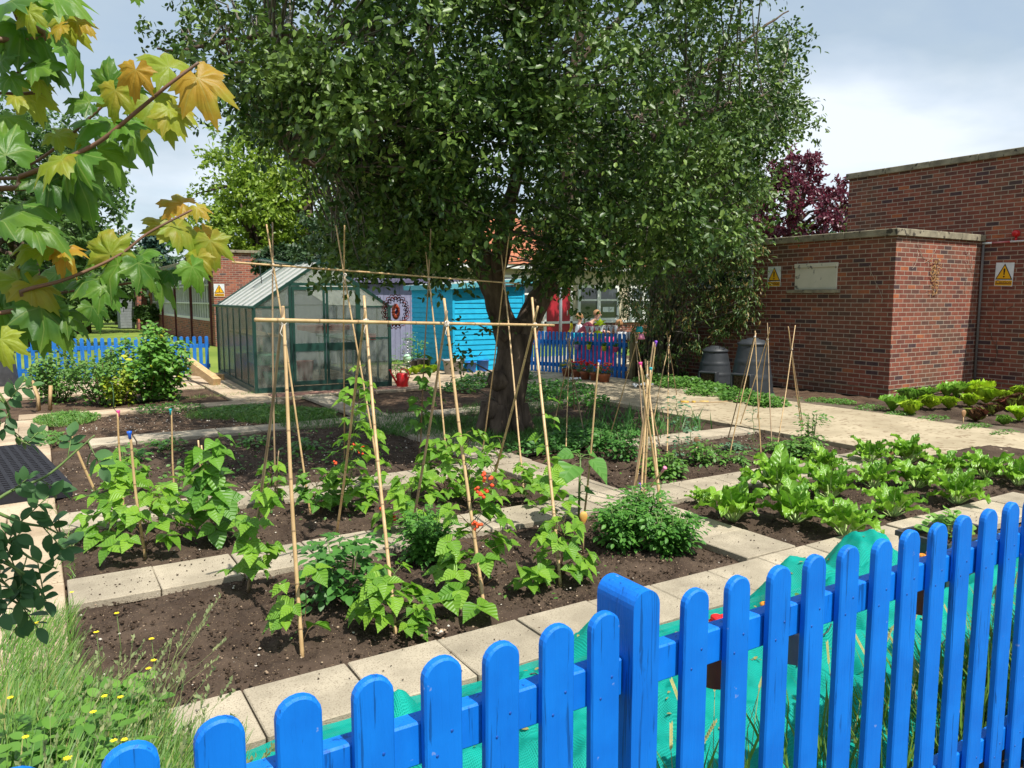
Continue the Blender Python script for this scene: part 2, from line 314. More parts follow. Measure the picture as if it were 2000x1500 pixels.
def woodpaint(name, c1, c2, crack=.6, st=(34, 34, 1.6), isl=.08, rough=.5):
    m, t, N, Lk = newmat(name)
    p = N('ShaderNodeBsdfPrincipled'); o = N('ShaderNodeOutputMaterial'); Lk(p.outputs[0], o.inputs[0])
    tcn = N('ShaderNodeTexCoord'); oi = N('ShaderNodeObjectInfo'); va = N('ShaderNodeVectorMath', operation='ADD'); cx3 = N('ShaderNodeCombineXYZ'); om = N('ShaderNodeMath', operation='MULTIPLY'); om.inputs[1].default_value = 9.0; Lk(oi.outputs['Random'], om.inputs[0])
    for k_ in range(3): Lk(om.outputs[0], cx3.inputs[k_])
    Lk(tcn.outputs['Object'], va.inputs[0]); Lk(cx3.outputs[0], va.inputs[1]); mp_ = N('ShaderNodeMapping'); mp_.inputs['Scale'].default_value = st; Lk(va.outputs[0], mp_.inputs[0])
    ns = N('ShaderNodeTexNoise'); ns.inputs['Scale'].default_value = 1.6; ns.inputs['Detail'].default_value = 7; ns.inputs['Roughness'].default_value = .65; ns.inputs['Distortion'].default_value = .6; Lk(mp_.outputs[0], ns.inputs['Vector'])
    nl = N('ShaderNodeTexNoise'); nl.inputs['Scale'].default_value = 7; nl.inputs['Detail'].default_value = 5; Lk(va.outputs[0], nl.inputs['Vector'])
    rp = N('ShaderNodeMapRange'); rp.inputs[1].default_value = .35; rp.inputs[2].default_value = .65; Lk(nl.outputs[0], rp.inputs[0])
    col = mixcol(N, Lk, rp.outputs[0], c1, c2)
    cr = N('ShaderNodeMapRange'); cr.inputs[1].default_value = .405; cr.inputs[2].default_value = .365; cr.inputs[4].default_value = crack; Lk(ns.outputs[0], cr.inputs[0])
    col = mixcol(N, Lk, cr.outputs[0], col, tuple(x*.22 for x in c1))
    nw = N('ShaderNodeTexNoise'); nw.inputs['Scale'].default_value = 34; nw.inputs['Detail'].default_value = 4; Lk(va.outputs[0], nw.inputs['Vector'])
    wr_ = N('ShaderNodeMapRange'); wr_.inputs[1].default_value = .72; wr_.inputs[2].default_value = .74; wr_.inputs[4].default_value = .5; Lk(nw.outputs[0], wr_.inputs[0])
    col = mixcol(N, Lk, wr_.outputs[0], col, tuple(.25+.55*x for x in c1))
    g = N('ShaderNodeNewGeometry'); mr = N('ShaderNodeMapRange'); mr.inputs[3].default_value = 1-isl; mr.inputs[4].default_value = 1+isl; Lk(g.outputs['Random Per Island'], mr.inputs[0])
    hs = N('ShaderNodeHueSaturation'); Lk(mr.outputs[0], hs.inputs['Value']); Lk(col, hs.inputs['Color'])
    Lk(hs.outputs[0], p.inputs['Base Color']); p.inputs['Roughness'].default_value = rough; p.inputs['Specular IOR Level'].default_value = .3
    bp = N('ShaderNodeBump'); bp.inputs['Strength'].default_value = .8; bp.inputs['Distance'].default_value = .004; Lk(ns.outputs[0], bp.inputs['Height']); Lk(bp.outputs[0], p.inputs['Normal'])
    return m
M['blue'] = woodpaint('blue_painted_wood', (.002, .140, .58), (.003, .175, .67))
M['blue_far'] = woodpaint('blue_painted_wood_far', (.012, .13, .46), (.02, .17, .52))
M['turq'] = woodpaint('turquoise_painted_wood', (.010, .36, .60), (.015, .42, .66), .3, (1.2, 1.2, 18), .05, .6)
M['lilac'] = woodpaint('lilac_painted_wood', (.21, .21, .31), (.25, .25, .36), .3, isl=.08, rough=.7)
M['timber'] = mat('timber', (.55, .38, .19), (.42, .27, .12), 4, .75, .2, 60, st=(3, 3, 3))
# ================================================================ SETTING
def wpar(o, root):
    o.parent = root; o.matrix_parent_inverse = (Matrix.Translation(root.location) @ root.rotation_euler.to_matrix().to_4x4()).inverted(); return o
def plane(name, x0, x1, y0, y1, z, m, kind='structure'):
    o = MB().add([(x0, y0, z), (x1, y0, z), (x1, y1, z), (x0, y1, z)], [(0, 1, 2, 3)]).build(name, m); return tag(o, kind=kind)
plane('lawn', -400, 400, -200, 600, -.07, M['lawn'])
plane('ground', -9, 15, -4, 18.3, -.045, M['soil_dry'])
def fr(x, y, z=0, o=4): return noise.fractal(Vector((x, y, z)), 1.0, 2.0, o)
def bed(name, x0, x1, y0, y1, m, res=.03, amp=1.0, base=0.0, seed=0, label=None):
    nx = max(2, int((x1-x0)/res)); ny = max(2, int((y1-y0)/res)); vs = []; fs = []
    for j in range(ny+1):
        y = y0+(y1-y0)*j/ny
        for i in range(nx+1):
            x = x0+(x1-x0)*i/nx; e = min(x-x0, x1-x, y-y0, y1-y); k = min(1, e/.10)
            h = .018*fr(x*2.3+seed, y*2.3, seed)+.020*fr(x*9, y*9, seed+3)+.022*abs(fr(x*24, y*24, 9+seed, 4))-.006
            vs.append((x, y, base-.022*(1-k)+amp*h*(.35+.65*k)))
    n = nx+1; fs = [(j*n+i, j*n+i+1, (j+1)*n+i+1, (j+1)*n+i) for j in range(ny) for i in range(nx)]
    o = MB().add(vs, fs, 0, True).build(name, m); return tag(o, kind='structure')
bed('soil', .05, 3.72, 3.20, 4.60, M['soil'], .018, 1.25, seed=1)
bed('soil', .05, 3.72, 5.04, 6.20, M['soil'], .022, 1.2, seed=2)
bed('soil', .05, 3.72, 6.70, 9.68, M['soil'], .032, 1, seed=3)
bed('soil', .10, 3.3, 10.16, 12.25, M['soil_dry'], .05, 1, seed=4)
bed('soil', -.1, 2.6, 12.76, 15.0, M['soil_dry'], .06, 1, seed=5)
bed('soil', 4.2, 7.58, 3.20, 4.52, M['soil'], .022, 1.2, seed=6)
bed('soil', 7.58, 9.0, 3.0, 4.4, M['soil'], .04, 1, seed=16, base=.05)
bed('soil', 4.2, 7.58, 4.97, 6.42, M['soil'], .025, 1.2, seed=7)
bed('soil', 4.2, 7.58, 6.80, 9.66, M['soil'], .035, 1, seed=8)
bed('soil', 4.2, 7.58, 10.14, 12.5, M['soil_dry'], .05, 1, seed=9)
bed('soil', 10.50, 14.5, -1, 7.45, M['soil'], .06, 1.2, seed=10)
bed('soil', 10.30, 11.88, 7.45, 13, M['soil_dry'], .07, 1, seed=11)
bed('soil', .30, 6.5, 1.32, 2.77, M['soil_dry'], .05, 1, base=-.02, seed=12)
rs = random.Random(5)
def slabs(name, x0, x1, y0, y1, sx, sy, m, z=.02, gap=.008, jit=.003, off=0, th=.05, bev=.005, rows_shift=False):
    mb = MB(); nx = max(1, round((x1-x0)/sx)); ny = max(1, round((y1-y0)/sy)); ax = (x1-x0)/nx; ay = (y1-y0)/ny
    for j in range(ny):
        sh = (ax*.5 if (rows_shift and j % 2) else 0)
        for i in range(nx+(1 if sh else 0)):
            a = max(x0, x0+ax*i-sh); b = min(x1, x0+ax*(i+1)-sh)
            if b-a < .05: continue
            dz = rs.uniform(-jit, jit)*1.5
            T = Matrix.Translation(((a+b)/2+rs.uniform(-jit, jit), y0+ay*(j+.5)+rs.uniform(-jit, jit), z-th/2+dz)) @ Matrix.Rotation(rs.uniform(-.008, .008), 4, 'Z') @ Matrix.Rotation(rs.uniform(-.006, .006), 4, 'X') @ Matrix.Rotation(rs.uniform(-.006, .006), 4, 'Y')
            mb.box((0, 0, 0), (b-a-gap, ay-gap, th), 0, bev, M=T)
    return tag(mb.build(name, m), kind='structure')
slabs('path', -.26, 6.95, 2.78, 3.20, .452, .42, M['slab'], off=.1, z=.024)
slabs('path', .05, 3.72, 4.60, 5.04, .46, .44, M['slab'])
slabs('path', 4.2, 7.58, 4.52, 4.97, .48, .45, M['slab'])
slabs('path', .05, 3.72, 6.20, 6.66, .46, .46, M['slab'])
slabs('path', 5.6, 7.58, 6.42, 6.80, .6, .38, M['slab'])
slabs('path', .42, 3.72, 9.68, 10.14, .46, .46, M['slab'])
slabs('path', 4.2, 7.58, 9.68, 10.12, .46, .46, M['slab'])
slabs('path', -.3, 3.3, 12.27, 12.74, .6, .47, M['flag'])
slabs('path', 3.725, 4.195, 3.21, 12.8, .47, .46, M['slab'], z=.022)
slabs('paving', -3.2, .045, 3.25, 12.2, .64, .6, M['flag'], z=.012, jit=.005, rows_shift=True)
slabs('paving', 2.62, 9.3, 12.82, 18.0, .62, .6, M['flag'], z=.008, jit=.006, rows_shift=True, gap=.012)
slabs('paving', -1.6, 2.58, 15.05, 18.0, .62, .6, M['flag'], z=.006, jit=.006, rows_shift=True, gap=.012)
slabs('concrete_path', 7.62, 10.08, -2.2, 13.6, 2.46, 2.6, M['concrete'], z=.03, th=.08, gap=.006, jit=.001)
slabs('concrete_path', 9.32, 13.5, 13.62, 18.0, 2.1, 2.2, M['concrete'], z=.024, th=.07, gap=.006, jit=.001)
plane('verge', 10.08, 10.55, -2, 9.4, .012, M['tarmac'])
# brick-edged step in front of the greenhouse
slabs('brick_edging', 3.3, 5.7, 13.02, 13.36, .22, .11, mat('pink_brick', (.42, .22, .16), (.32, .17, .13), 8, .9, .3, isl=.2), z=.016, gap=.006)
# pebbles on the beds: nobody could count them
rp_ = np.random.default_rng(3)
ICO = (np.array([(0, 0, 1), (.9, 0, .2), (.2, .8, .1), (-.8, .4, .15), (-.6, -.7, .1), (.4, -.85, .2), (0, 0, -.6)], float)*np.array([1, 1, .7]),
       np.array([(0, 1, 2), (0, 2, 3), (0, 3, 4), (0, 4, 5), (0, 5, 1), (6, 2, 1), (6, 3, 2), (6, 4, 3), (6, 5, 4), (6, 1, 5)], int))
def pebbles(n, x0, x1, y0, y1, s0, s1, m, nm='gravel', z=.008):
    p = np.stack([rp_.uniform(x0, x1, n), rp_.uniform(y0, y1, n), np.full(n, z)], 1)
    a = rp_.uniform(0, 2*PI, n); d = np.stack([np.cos(a), np.sin(a), rp_.uniform(-.3, .3, n)], 1); nn = np.stack([rp_.uniform(-.3, .3, n), rp_.uniform(-.3, .3, n), np.ones(n)], 1)
    s = s0+(s1-s0)*rp_.random(n)**3
    return tag(leaves(nm, ICO, p, d, nn, s, m, uv=False), kind='stuff')
M['pebble'] = leafmat('pebble', (.42, .31, .20), (.16, .10, .065), 0, .8, yel=((.60, .54, .45), .18))
M['clod'] = leafmat('soil_crumb', (.10, .07, .05), (.045, .03, .02), 0, .95, spec=.1)
pebbles(900, .1, 3.68, 3.24, 4.56, .002, .011, M['pebble'], z=.012)
pebbles(500, .1, 3.68, 5.1, 6.15, .002, .010, M['pebble'], z=.012)
pebbles(1300, .1, 3.68, 6.75, 9.6, .003, .013, M['pebble'], z=.012)
pebbles(1500, .15, 3.2, 10.2, 12.2, .004, .017, M['pebble'], z=.014)
pebbles(400, 4.25, 7.5, 3.25, 4.5, .002, .009, M['pebble'], z=.012)
pebbles(400, 4.25, 7.5, 5.0, 6.4, .003, .011, M['pebble'], z=.012)
pebbles(500, 10.6, 14.4, 2, 7.4, .004, .016, M['pebble'], z=.014)
pebbles(7000, .1, 3.68, 3.24, 4.56, .003, .014, M['clod'], 'soil_crumbs', z=.006)
pebbles(3800, .1, 3.68, 5.1, 6.15, .003, .014, M['clod'], 'soil_crumbs', z=.006)
pebbles(4000, .1, 3.68, 6.75, 9.2, .003, .014, M['clod'], 'soil_crumbs', z=.006)
pebbles(3600, 4.25, 7.5, 3.25, 4.5, .003, .014, M['clod'], 'soil_crumbs', z=.006)
pebbles(1400, 4.25, 7.5, 5.0, 6.4, .006, .024, M['clod'], 'soil_crumbs', z=.006)
pc = G(905, 1278)
pebbles(260, .0, 6.5, 2.8, 3.18, .002, .008, M['clod'], 'soil_crumbs', z=.028); pebbles(420, .1, 3.7, 4.62, 5.02, .002, .009, M['clod'], 'soil_crumbs', z=.024); pebbles(420, .1, 3.7, 6.2, 6.66, .002, .009, M['clod'], 'soil_crumbs', z=.024); pebbles(300, 4.2, 7.5, 4.5, 4.97, .002, .009, M['clod'], 'soil_crumbs', z=.024); pebbles(300, 3.74, 4.18, 3.2, 9, .002, .009, M['clod'], 'soil_crumbs', z=.026)
n_ = 18; p = np.stack([rp_.normal(pc.x-.02, .06, n_), rp_.normal(3.27, .03, n_), np.full(n_, .02)], 1); a_ = rp_.uniform(0, 6.28, n_)
tag(leaves('gravel', ICO, p, np.stack([np.cos(a_), np.sin(a_), 0*a_], 1), np.tile([0, 0, 1.], (n_, 1)), rp_.uniform(.006, .017, n_), M['pebble'], uv=False), kind='stuff')
# ================================================================ BUILDINGS
WH = M['white']
def qbox(x0, x1, y0, y1, z0, z1, mb=None, bev=0): return (mb or MB()).box(((x0+x1)/2, (y0+y1)/2, (z0+z1)/2), (x1-x0, y1-y0, z1-z0), 0, bev)
def copingrun(pts_boxes):
    mb = MB()
    for b in pts_boxes: qbox(*b, mb=mb, bev=.008)
    return mb
low = empty('brick_building', (13.2, 12.2, 0), 'low flat-roofed brick block with a blanked white panel, behind the compost bins', 'building')
wb = MB()
qbox(11.88, 14.497, 7.45, 13.2, 0, 2.66, wb); wpar(wb.build('wall', M['brick'], ), low)
cp = MB()
for k in range(6): qbox(11.82, 12.16, 7.40+k*.975, 7.40+k*.975+.968, 2.66, 2.775, cp, .008)
for k in range(3): qbox(12.17+k*.78, 12.17+k*.78+.773, 7.40, 7.72, 2.66, 2.775, cp, .008)
wpar(cp.build('coping', M['coping']), low)
rf = MB(); qbox(12.16, 14.49, 7.72, 13.2, 2.6, 2.70, rf); wpar(rf.build('roof', M['tarmac']), low)
dp = MB(); qbox(11.872, 14.49, 7.442, 13.2, .15, .168, dp); wpar(dp.build('damp_course', M['coping']), low)
stain = mat('stained_white_board', (.62, .58, .48), (.55, .52, .42), 3, .8, c3=(.13, .13, .12), sc3=6.5, th3=.62, det=8)
pn = MB(); qbox(11.86, 11.9, 8.50, 9.37, 1.81, 2.20, pn, .004); qbox(11.84, 11.9, 8.49, 9.38, 2.20, 2.275, pn, .006); pn_ = wpar(pn.build('panel', stain), low)
sl = MB(); qbox(11.80, 11.89, 8.43, 9.50, 1.745, 1.808, sl, .006); wpar(sl.build('sill', M['coping']), low)
wf = MB(); qbox(11.87, 11.9, 10.3, 11.9, 2.2, 2.29, wf, .004); wpar(wf.build('lintel', M['coping']), low)
wf = MB()
for a, b, c_, d_ in ((10.35, 11.85, 1.86, 1.90), (10.35, 11.85, 2.155, 2.19), (10.35, 10.39, 1.9, 2.155), (11.81, 11.85, 1.9, 2.155), (10.84, 10.87, 1.9, 2.155), (11.32, 11.35, 1.9, 2.155)): qbox(11.865, 11.9, a, b, c_, d_, wf)
w_ = wpar(wf.build('window', WH), low)
pa = MB(); qbox(11.874, 11.90, 10.39, 11.81, 1.9, 2.155, pa); p_ = pa.build('pane', M['dark_glass']); p_.parent = w_; 
p_.matrix_parent_inverse = Matrix.Identity(4)
tall = empty('brick_building', (17.2, 3, 0), 'tall brick hall with pale coping rising at the right above the low block', 'building')
wb = MB(); qbox(14.5, 20.5, -1.2, 10.2, 0, 4.10, wb); wpar(wb.build('wall', M['brick']), tall)
cp = MB()
for k in range(13): qbox(14.44, 14.80, -1.25+k*.885, -1.25+k*.885+.878, 4.10, 4.215, cp, .008)
for k in range(6): qbox(14.81+k*.95, 15.75+k*.95, 9.9, 10.25, 4.10, 4.215, cp, .008)
wpar(cp.build('coping', M['coping']), tall)
dp = MB(); qbox(14.492, 20.4, -1.19, 7.4, .15, .168, dp); wpar(dp.build('damp_course', M['coping']), tall)
rf = MB(); qbox(14.8, 20.5, -1.2, 9.9, 4.0, 4.14, rf); wpar(rf.build('roof', M['tarmac']), tall)
mb = MB().tube([(14.47, 7.52, 2.625), (14.47, 3.4, 2.64)], .016, 8)
t = empty('conduit_pipe', (14.47, 6.5, 2.63), 'thin white and red conduit pipe running along the tall brick wall under the alarm', 'pipe')
wpar(MB().tube([(14.47, 7.52, 2.625), (14.47, 7.28, 2.627)], .017, 8).build('pipe_end', WH), t)
wpar(MB().tube([(14.47, 7.279, 2.627), (14.47, 6.98, 2.63)], .017, 8).build('pipe_section', mat('red_conduit', (.45, .02, .03), (.6, .3, .3), 3, .5)), t)
wpar(MB().tube([(14.47, 6.979, 2.63), (14.47, 2.4, 2.64)], .017, 8).build('pipe_run', WH), t)
al = empty('alarm_sounder', (14.46, 6.9, 2.765), 'round red alarm sounder on the tall brick wall above the conduit', 'alarm')
A = Matrix.Translation((14.5, 6.9, 2.765)) @ Matrix.Rotation(-PI/2, 4, 'Y')
def xlathe(mb, prof, A, n=20): 
    t_ = MB().lathe(prof, n=n); mb.add([A @ Vector(v) for v in t_.v], t_.f, 0, True); return mb
wpar(xlathe(MB(), [(0, .085), (.03, .083), (.052, .07), (.055, .035)], A).build('dome', M['red']), al)
wpar(xlathe(MB(), [(.056, .036), (.062, .03), (.062, .0), (0, 0)], A).build('base', M['red']), al)
wpar(MB().tube([(14.485, 6.9, 2.70), (14.485, 6.9, 2.64)], .02, 8).build('cable_gland', M['red']), al)
dpz = MB().tube([(14.44, 7.41, .05), (14.44, 7.41, 2.60)], .022, 8); tag(dpz.build('downpipe', mat('grey_pipe', (.16, .14, .13), rough=.8)), 'slim dark downpipe in the corner where the two brick walls meet', 'pipe')
# dead climber on the sunlit end wall
dc = empty('dead_climber', (13.0, 7.43, 1.8), 'dry brown creeper remains clinging to the sunlit end wall of the low block', 'climber')
n_ = 170; px_ = rp_.normal(13.0, .075, n_); pz = rp_.uniform(1.72, 2.32, n_); a_ = rp_.uniform(0, 6.28, n_)
wpar(leaves('leaves', SMALL, np.stack([px_, 7.445-rp_.uniform(0, .03, n_), pz], 1), np.stack([np.cos(a_), -.3+0*a_, np.sin(a_)-.5], 1), np.stack([0*a_, -1+0*a_, .3*np.sin(a_)], 1), rp_.uniform(.025, .05, n_), leafmat('dry_leaf', (.48, .27, .10), (.26, .13, .055), .1, .8)), dc)
tw = MB(); rr_ = random.Random(2)
def wander(p, d, n, step, jit, rnd):
    pts = [Vector(p)]; d = Vector(d)
    for _ in range(n):
        d = (d+Vector((rnd.uniform(-jit, jit), rnd.uniform(-jit, jit), rnd.uniform(-jit, jit)))).normalized(); pts.append(pts[-1]+d*step)
    return pts
for x, z, n in ((12.45, 2.55, 7), (12.5, 2.4, 5), (13.9, 2.5, 7), (14.05, 2.45, 6), (13.95, 2.3, 6), (14.15, 2.4, 5), (13.0, 2.5, 6), (14.0, 2.0, 4)):
    q = [(v.x, 7.44-.006*(i % 2), v.z) for i, v in enumerate(wander((x, 7.44, z), (rr_.uniform(-.4, .3), 0, -1), n, .07, .5, rr_))]; tw.tube(q, .0035, 5)
for y, z in ((7.9, 2.2), (7.75, 1.9)): tw.tube([(11.872, v.y, v.z) for v in wander((11.87, y, z), (0, -.3, -1), 7, .06, .35, rr_)], .003, 5)
wpar(tw.build('stems', mat('dead_stem', (.42, .33, .26), rough=.9)), dc)
dc2 = MB()
for y, z in ((7.2, 1.6), (7.25, 1.2), (7.1, .9)): dc2.tube([(14.487, v.y, v.z) for v in wander((14.48, y, z), (0, -.25, -1), 8, .07, .45, rr_)], .004, 5)
tag(dc2.build('dead_climber', mat('dead_stem_dark', (.10, .07, .05), rough=.9)), 'bare dark creeper stems low in the shaded corner of the tall brick wall', 'climber')
# caution signs -------------------------------------------------------
YEL = mat('sign_yellow', (.80, .42, .005), (.76, .40, .005), rough=.4); INK = mat('sign_black', (.03, .008, .008), rough=.5); SGW = mat('sign_white', (.75, .78, .80), rough=.4); SPR = mat('sign_print', (.42, .19, .01), rough=.5)
fc = bpy.data.curves.new('caution_text', 'FONT'); fc.body = 'Caution'; fc.size = 1; fc.align_x = 'CENTER'; fc.extrude = .002; fc.offset = .01
fo = bpy.data.objects.new('tmp', fc); C.objects.link(fo); dg = bpy.context.evaluated_depsgraph_get(); TXT = bpy.data.meshes.new_from_object(fo.evaluated_get(dg)); bpy.data.objects.remove(fo)
TXT.materials.clear(); TXT.materials.append(mat('sign_lettering', (.20, .06, .005), rough=.5))
def sign(o, u, w_, h, label, tilt=0):
    o = Vector(o); u = Vector(u).normalized(); v = Vector((0, 0, 1)); 
    if tilt: v = (v+u*tilt).normalized(); u = (u-v*u.dot(v)).normalized()
    nrm = u.cross(v); r = empty('caution_sign', o, label, 'sign', 'caution signs on the brick walls')
    def B(nm, poly, d0, t_, m): return wpar(MB().prism(poly, o+nrm*d0, u, v, nrm, t_, 0).build(nm, m), r)
    a, b = w_/2, h/2
    B('board', [(-a, -b), (a, -b), (a, b), (-a, b)], .001, .004, SGW)
    yb = -b+h*.245; B('yellow_band', [(-a*.94, -b*.95), (a*.94, -b*.95), (a*.94, yb), (-a*.94, yb)], .006, .001, YEL)
    tb = yb+h*.035; tp = b*.93; B('triangle_border', [(-a*.95, tb), (a*.95, tb), (0, tp)], .006, .001, INK)
    H_ = tp-tb; B('triangle', [(-a*.95+a*.17, tb+H_*.065), (a*.95-a*.17, tb+H_*.065), (0, tp-H_*.12)], .008, .001, YEL)
    cy = tb+H_*.42; ms = MB().prism([(-a*.055, cy-H_*.13), (a*.055, cy-H_*.13), (a*.10, cy+H_*.22), (a*.06, cy+H_*.27), (-a*.06, cy+H_*.27), (-a*.10, cy+H_*.22)], o+nrm*.010, u, v, nrm, .001)
    ms.prism([(math.cos(k*PI/6)*a*.1, tb+H_*.18+math.sin(k*PI/6)*a*.1) for k in range(12)], o+nrm*.010, u, v, nrm, .001); wpar(ms.build('exclamation_mark', INK), r)
    B('small_print', [(-a*.88, -b*.86), (a*.88, -b*.86), (a*.88, -b*.72), (-a*.88, -b*.72)], .0075, .0008, SPR)
    t_ = bpy.data.objects.new('lettering', TXT); C.objects.link(t_); t_.parent = r
    s = w_*.262; Mx = Matrix((u, v, nrm)).transposed().to_4x4(); t_.matrix_local = Matrix.Translation(v*(-b+h*.115)+nrm*.0085) @ Mx @ Matrix.Diagonal((s, s, .4, 1)); return r
sign((11.868, 9.84, 2.06), (0, -1, 0), .30, .375, 'yellow and white caution sign on the low brick wall left of the white panel')
sign((14.488, 7.05, 2.07), (0, -1, 0), .30, .41, 'yellow and white caution sign on the tall brick wall under the red alarm', .03)
# far-left classroom block -------------------------------------------
ba = empty('brick_building', (8.5, 38, 0), 'far single-storey brick classroom with a long band of white-framed windows, behind the greenhouse', 'building')
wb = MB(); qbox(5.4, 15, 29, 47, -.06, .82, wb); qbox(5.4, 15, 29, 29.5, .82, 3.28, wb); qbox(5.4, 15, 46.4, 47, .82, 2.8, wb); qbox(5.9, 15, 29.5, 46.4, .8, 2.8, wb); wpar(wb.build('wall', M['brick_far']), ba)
cp = MB(); qbox(5.3, 15.1, 28.92, 29.6, 3.28, 3.38, cp, .01); wpar(cp.build('coping', M['coping']), ba)
rf = MB(); qbox(5.1, 15, 29.6, 47.3, 2.95, 3.12, rf, .01); wpar(rf.build('roof', M['coping']), ba)
for k in range(4):
    y0 = 29.6+k*4.2; y1 = y0+4.05; f = MB()
    for z0, z1 in ((.82, .92), (1.44, 1.50), (2.12, 2.18), (2.86, 2.94)): qbox(5.42, 5.50, y0, y1, z0, z1, f)
    for i in range(9): 
        yy = y0+(y1-y0)*i/8; wd = .05 if i % 4 else .09; qbox(5.43, 5.49, yy-wd/2, yy+wd/2, .925, 2.857, f)
    wo = wpar(f.build('window', WH), ba)
    g_ = MB(); qbox(5.5, 5.53, y0, y1, .9, 2.9, g_); go = g_.build('pane', M['dark_glass']); go.parent = wo
    tl = MB()
    for i in range(4 if k < 2 else 2):
        ya = y0+(y1-y0)*i/4+.06; yb = ya+.9; T_ = Matrix.Translation((5.41, 0, 2.84)) @ Matrix.Rotation(R(22), 4, 'Y')
        for (a, b, c_, d_) in ((ya, yb, -.66, -.61), (ya, yb, -.05, 0), (ya, ya+.05, -.6, -.05), (yb-.05, yb, -.6, -.05), ((ya+yb)/2-.02, (ya+yb)/2+.02, -.6, -.05)):
            tl.box((0, (a+b)/2, (c_+d_)/2), (.04, b-a, d_-c_), M=T_)
    to = tl.build('open_sash', WH); to.parent = wo
    po = MB(); qbox(5.33, 5.42, y0-.12, y0-.03, -.05, 2.95, po); wpar(po.build('post', mat('maroon_paint', (.10, .015, .02), rough=.5)), ba)
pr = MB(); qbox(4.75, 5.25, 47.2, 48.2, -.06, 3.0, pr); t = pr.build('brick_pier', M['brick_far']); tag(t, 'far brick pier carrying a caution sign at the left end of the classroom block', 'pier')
pr = MB(); qbox(4.0, 4.7, 48.5, 50.5, -.06, 2.5, pr, .02)
for k in range(16): qbox(3.98, 4.72, 48.47, 48.52, k*.155, k*.155+.145, pr)
pr.prism([(-.1, 0), (.9, 0), (.4, .35)], (3.95, 48.4, 2.5), (1, 0, 0), (0, 0, 1), (0, 1, 0), 2.2)
tag(pr.build('shed', mat('grey_wood', (.24, .26, .27), (.18, .2, .2), 4, .9)), 'small weathered grey wooden shed beside the far brick pier', 'shed')
sign((RY(428, 567, 28.99).x, 28.985, RY(428, 567, 28.99).z), (1, 0, 0), .36, .45, 'small far caution sign at the left end of the classroom wall above the greenhouse roof')
sign((RY(294, 575, 47.19).x, 47.185, RY(294, 575, 47.19).z), (1, 0, 0), .36, .45, 'smallest and farthest caution sign, on the brick pier by the lawn')
# school building in the centre ---------------------------------------
cream = mat('cream_render', (.55, .47, .34), (.48, .40, .28), 2, .85, .1)
scb = empty('school_building', (18, 26, 0), 'cream school building with white windows, red door and orange tiled roof behind the picket fence', 'building')
wb = MB(); qbox(11.5, 26, 24, 30, .78, 2.9, wb); wpar(wb.build('wall', cream), scb)
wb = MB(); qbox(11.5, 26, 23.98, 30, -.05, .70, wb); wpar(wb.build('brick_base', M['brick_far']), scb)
wb = MB(); qbox(11.5, 26, 23.9, 24.1, .702, .79, wb); wpar(wb.build('sill', WH), scb)
tile = mat('roof_tiles', (.42, .15, .07), (.30, .10, .05), 9, .85, .6, 25, isl=.2)
rf = MB()
for k in range(14):
    T_ = Matrix.Translation((18.75, 23.6, 2.86)) @ Matrix.Rotation(R(32), 4, 'X'); rf.box((0, .14+k*.27, .02+.02*(k % 2)), (15.3, .29, .03), M=T_)
wpar(rf.build('roof', tile), scb)
wb = MB(); qbox(11.2, 26.3, 23.62, 23.72, 2.72, 2.88, wb); wpar(wb.build('fascia', WH), scb)
for (xa, xb, za, zb, nm) in ((14.0, 15.95, .9, 2.5, 2), (17.75, 19.75, .80, 2.15, 2), (20.3, 22.5, .80, 2.15, 3)):
    f = MB(); qbox(xa, xb, 23.93, 24.0, za, za+.09, f); qbox(xa, xb, 23.93, 24.0, zb-.09, zb, f); qbox(xa, xb, 23.935, 24.0, (za+zb)/2+.08, (za+zb)/2+.15, f)
    for i in range(nm+1):
        xx = xa+.05+(xb-xa-.1)*i/nm; wd = .16 if 0 < i < nm else .1; qbox(xx-wd/2, xx+wd/2, 23.925, 23.995, za+.09, zb-.09, f)
    wo = wpar(f.build('window', WH), scb); g_ = MB(); qbox(xa+.04, xb-.04, 23.965, 23.99, za+.05, zb-.05, g_); go = g_.build('pane', M['dark_glass']); go.parent = wo
g_ = MB(); qbox(18.95, 19.25, 23.95, 23.96, 1.12, 1.32, g_); qbox(19.28, 19.52, 23.95, 23.96, 1.12, 1.32, g_); wpar(g_.build('paper_notices', SGW), scb)
f = MB(); qbox(16.25, 17.35, 23.94, 23.99, 0, 2.1, f); do = wpar(f.build('door', mat('red_door', (.42, .015, .03), rough=.5)), scb)
f = MB(); qbox(16.15, 16.25, 23.90, 23.99, 0, 2.2, f); qbox(17.35, 17.45, 23.90, 23.99, 0, 2.2, f); qbox(16.25, 17.35, 23.90, 23.99, 2.1, 2.2, f); fo_ = f.build('door_frame', WH); wpar(fo_, scb)
f = MB(); f.tube([(17.2, 23.90, 1.0), (17.2, 23.90, 1.2)], .015, 6); fo_ = f.build('handle', WH); fo_.parent = do
f = MB().tube([(RY(1095, 600, 18).x, 18, 0), (RY(1095, 600, 18).x, 18, 2.6)], .045, 10); tag(f.build('post', mat('grey_post', (.25, .28, .30), rough=.5)), 'slim grey metal post standing behind the picket fence by the red door', 'post')
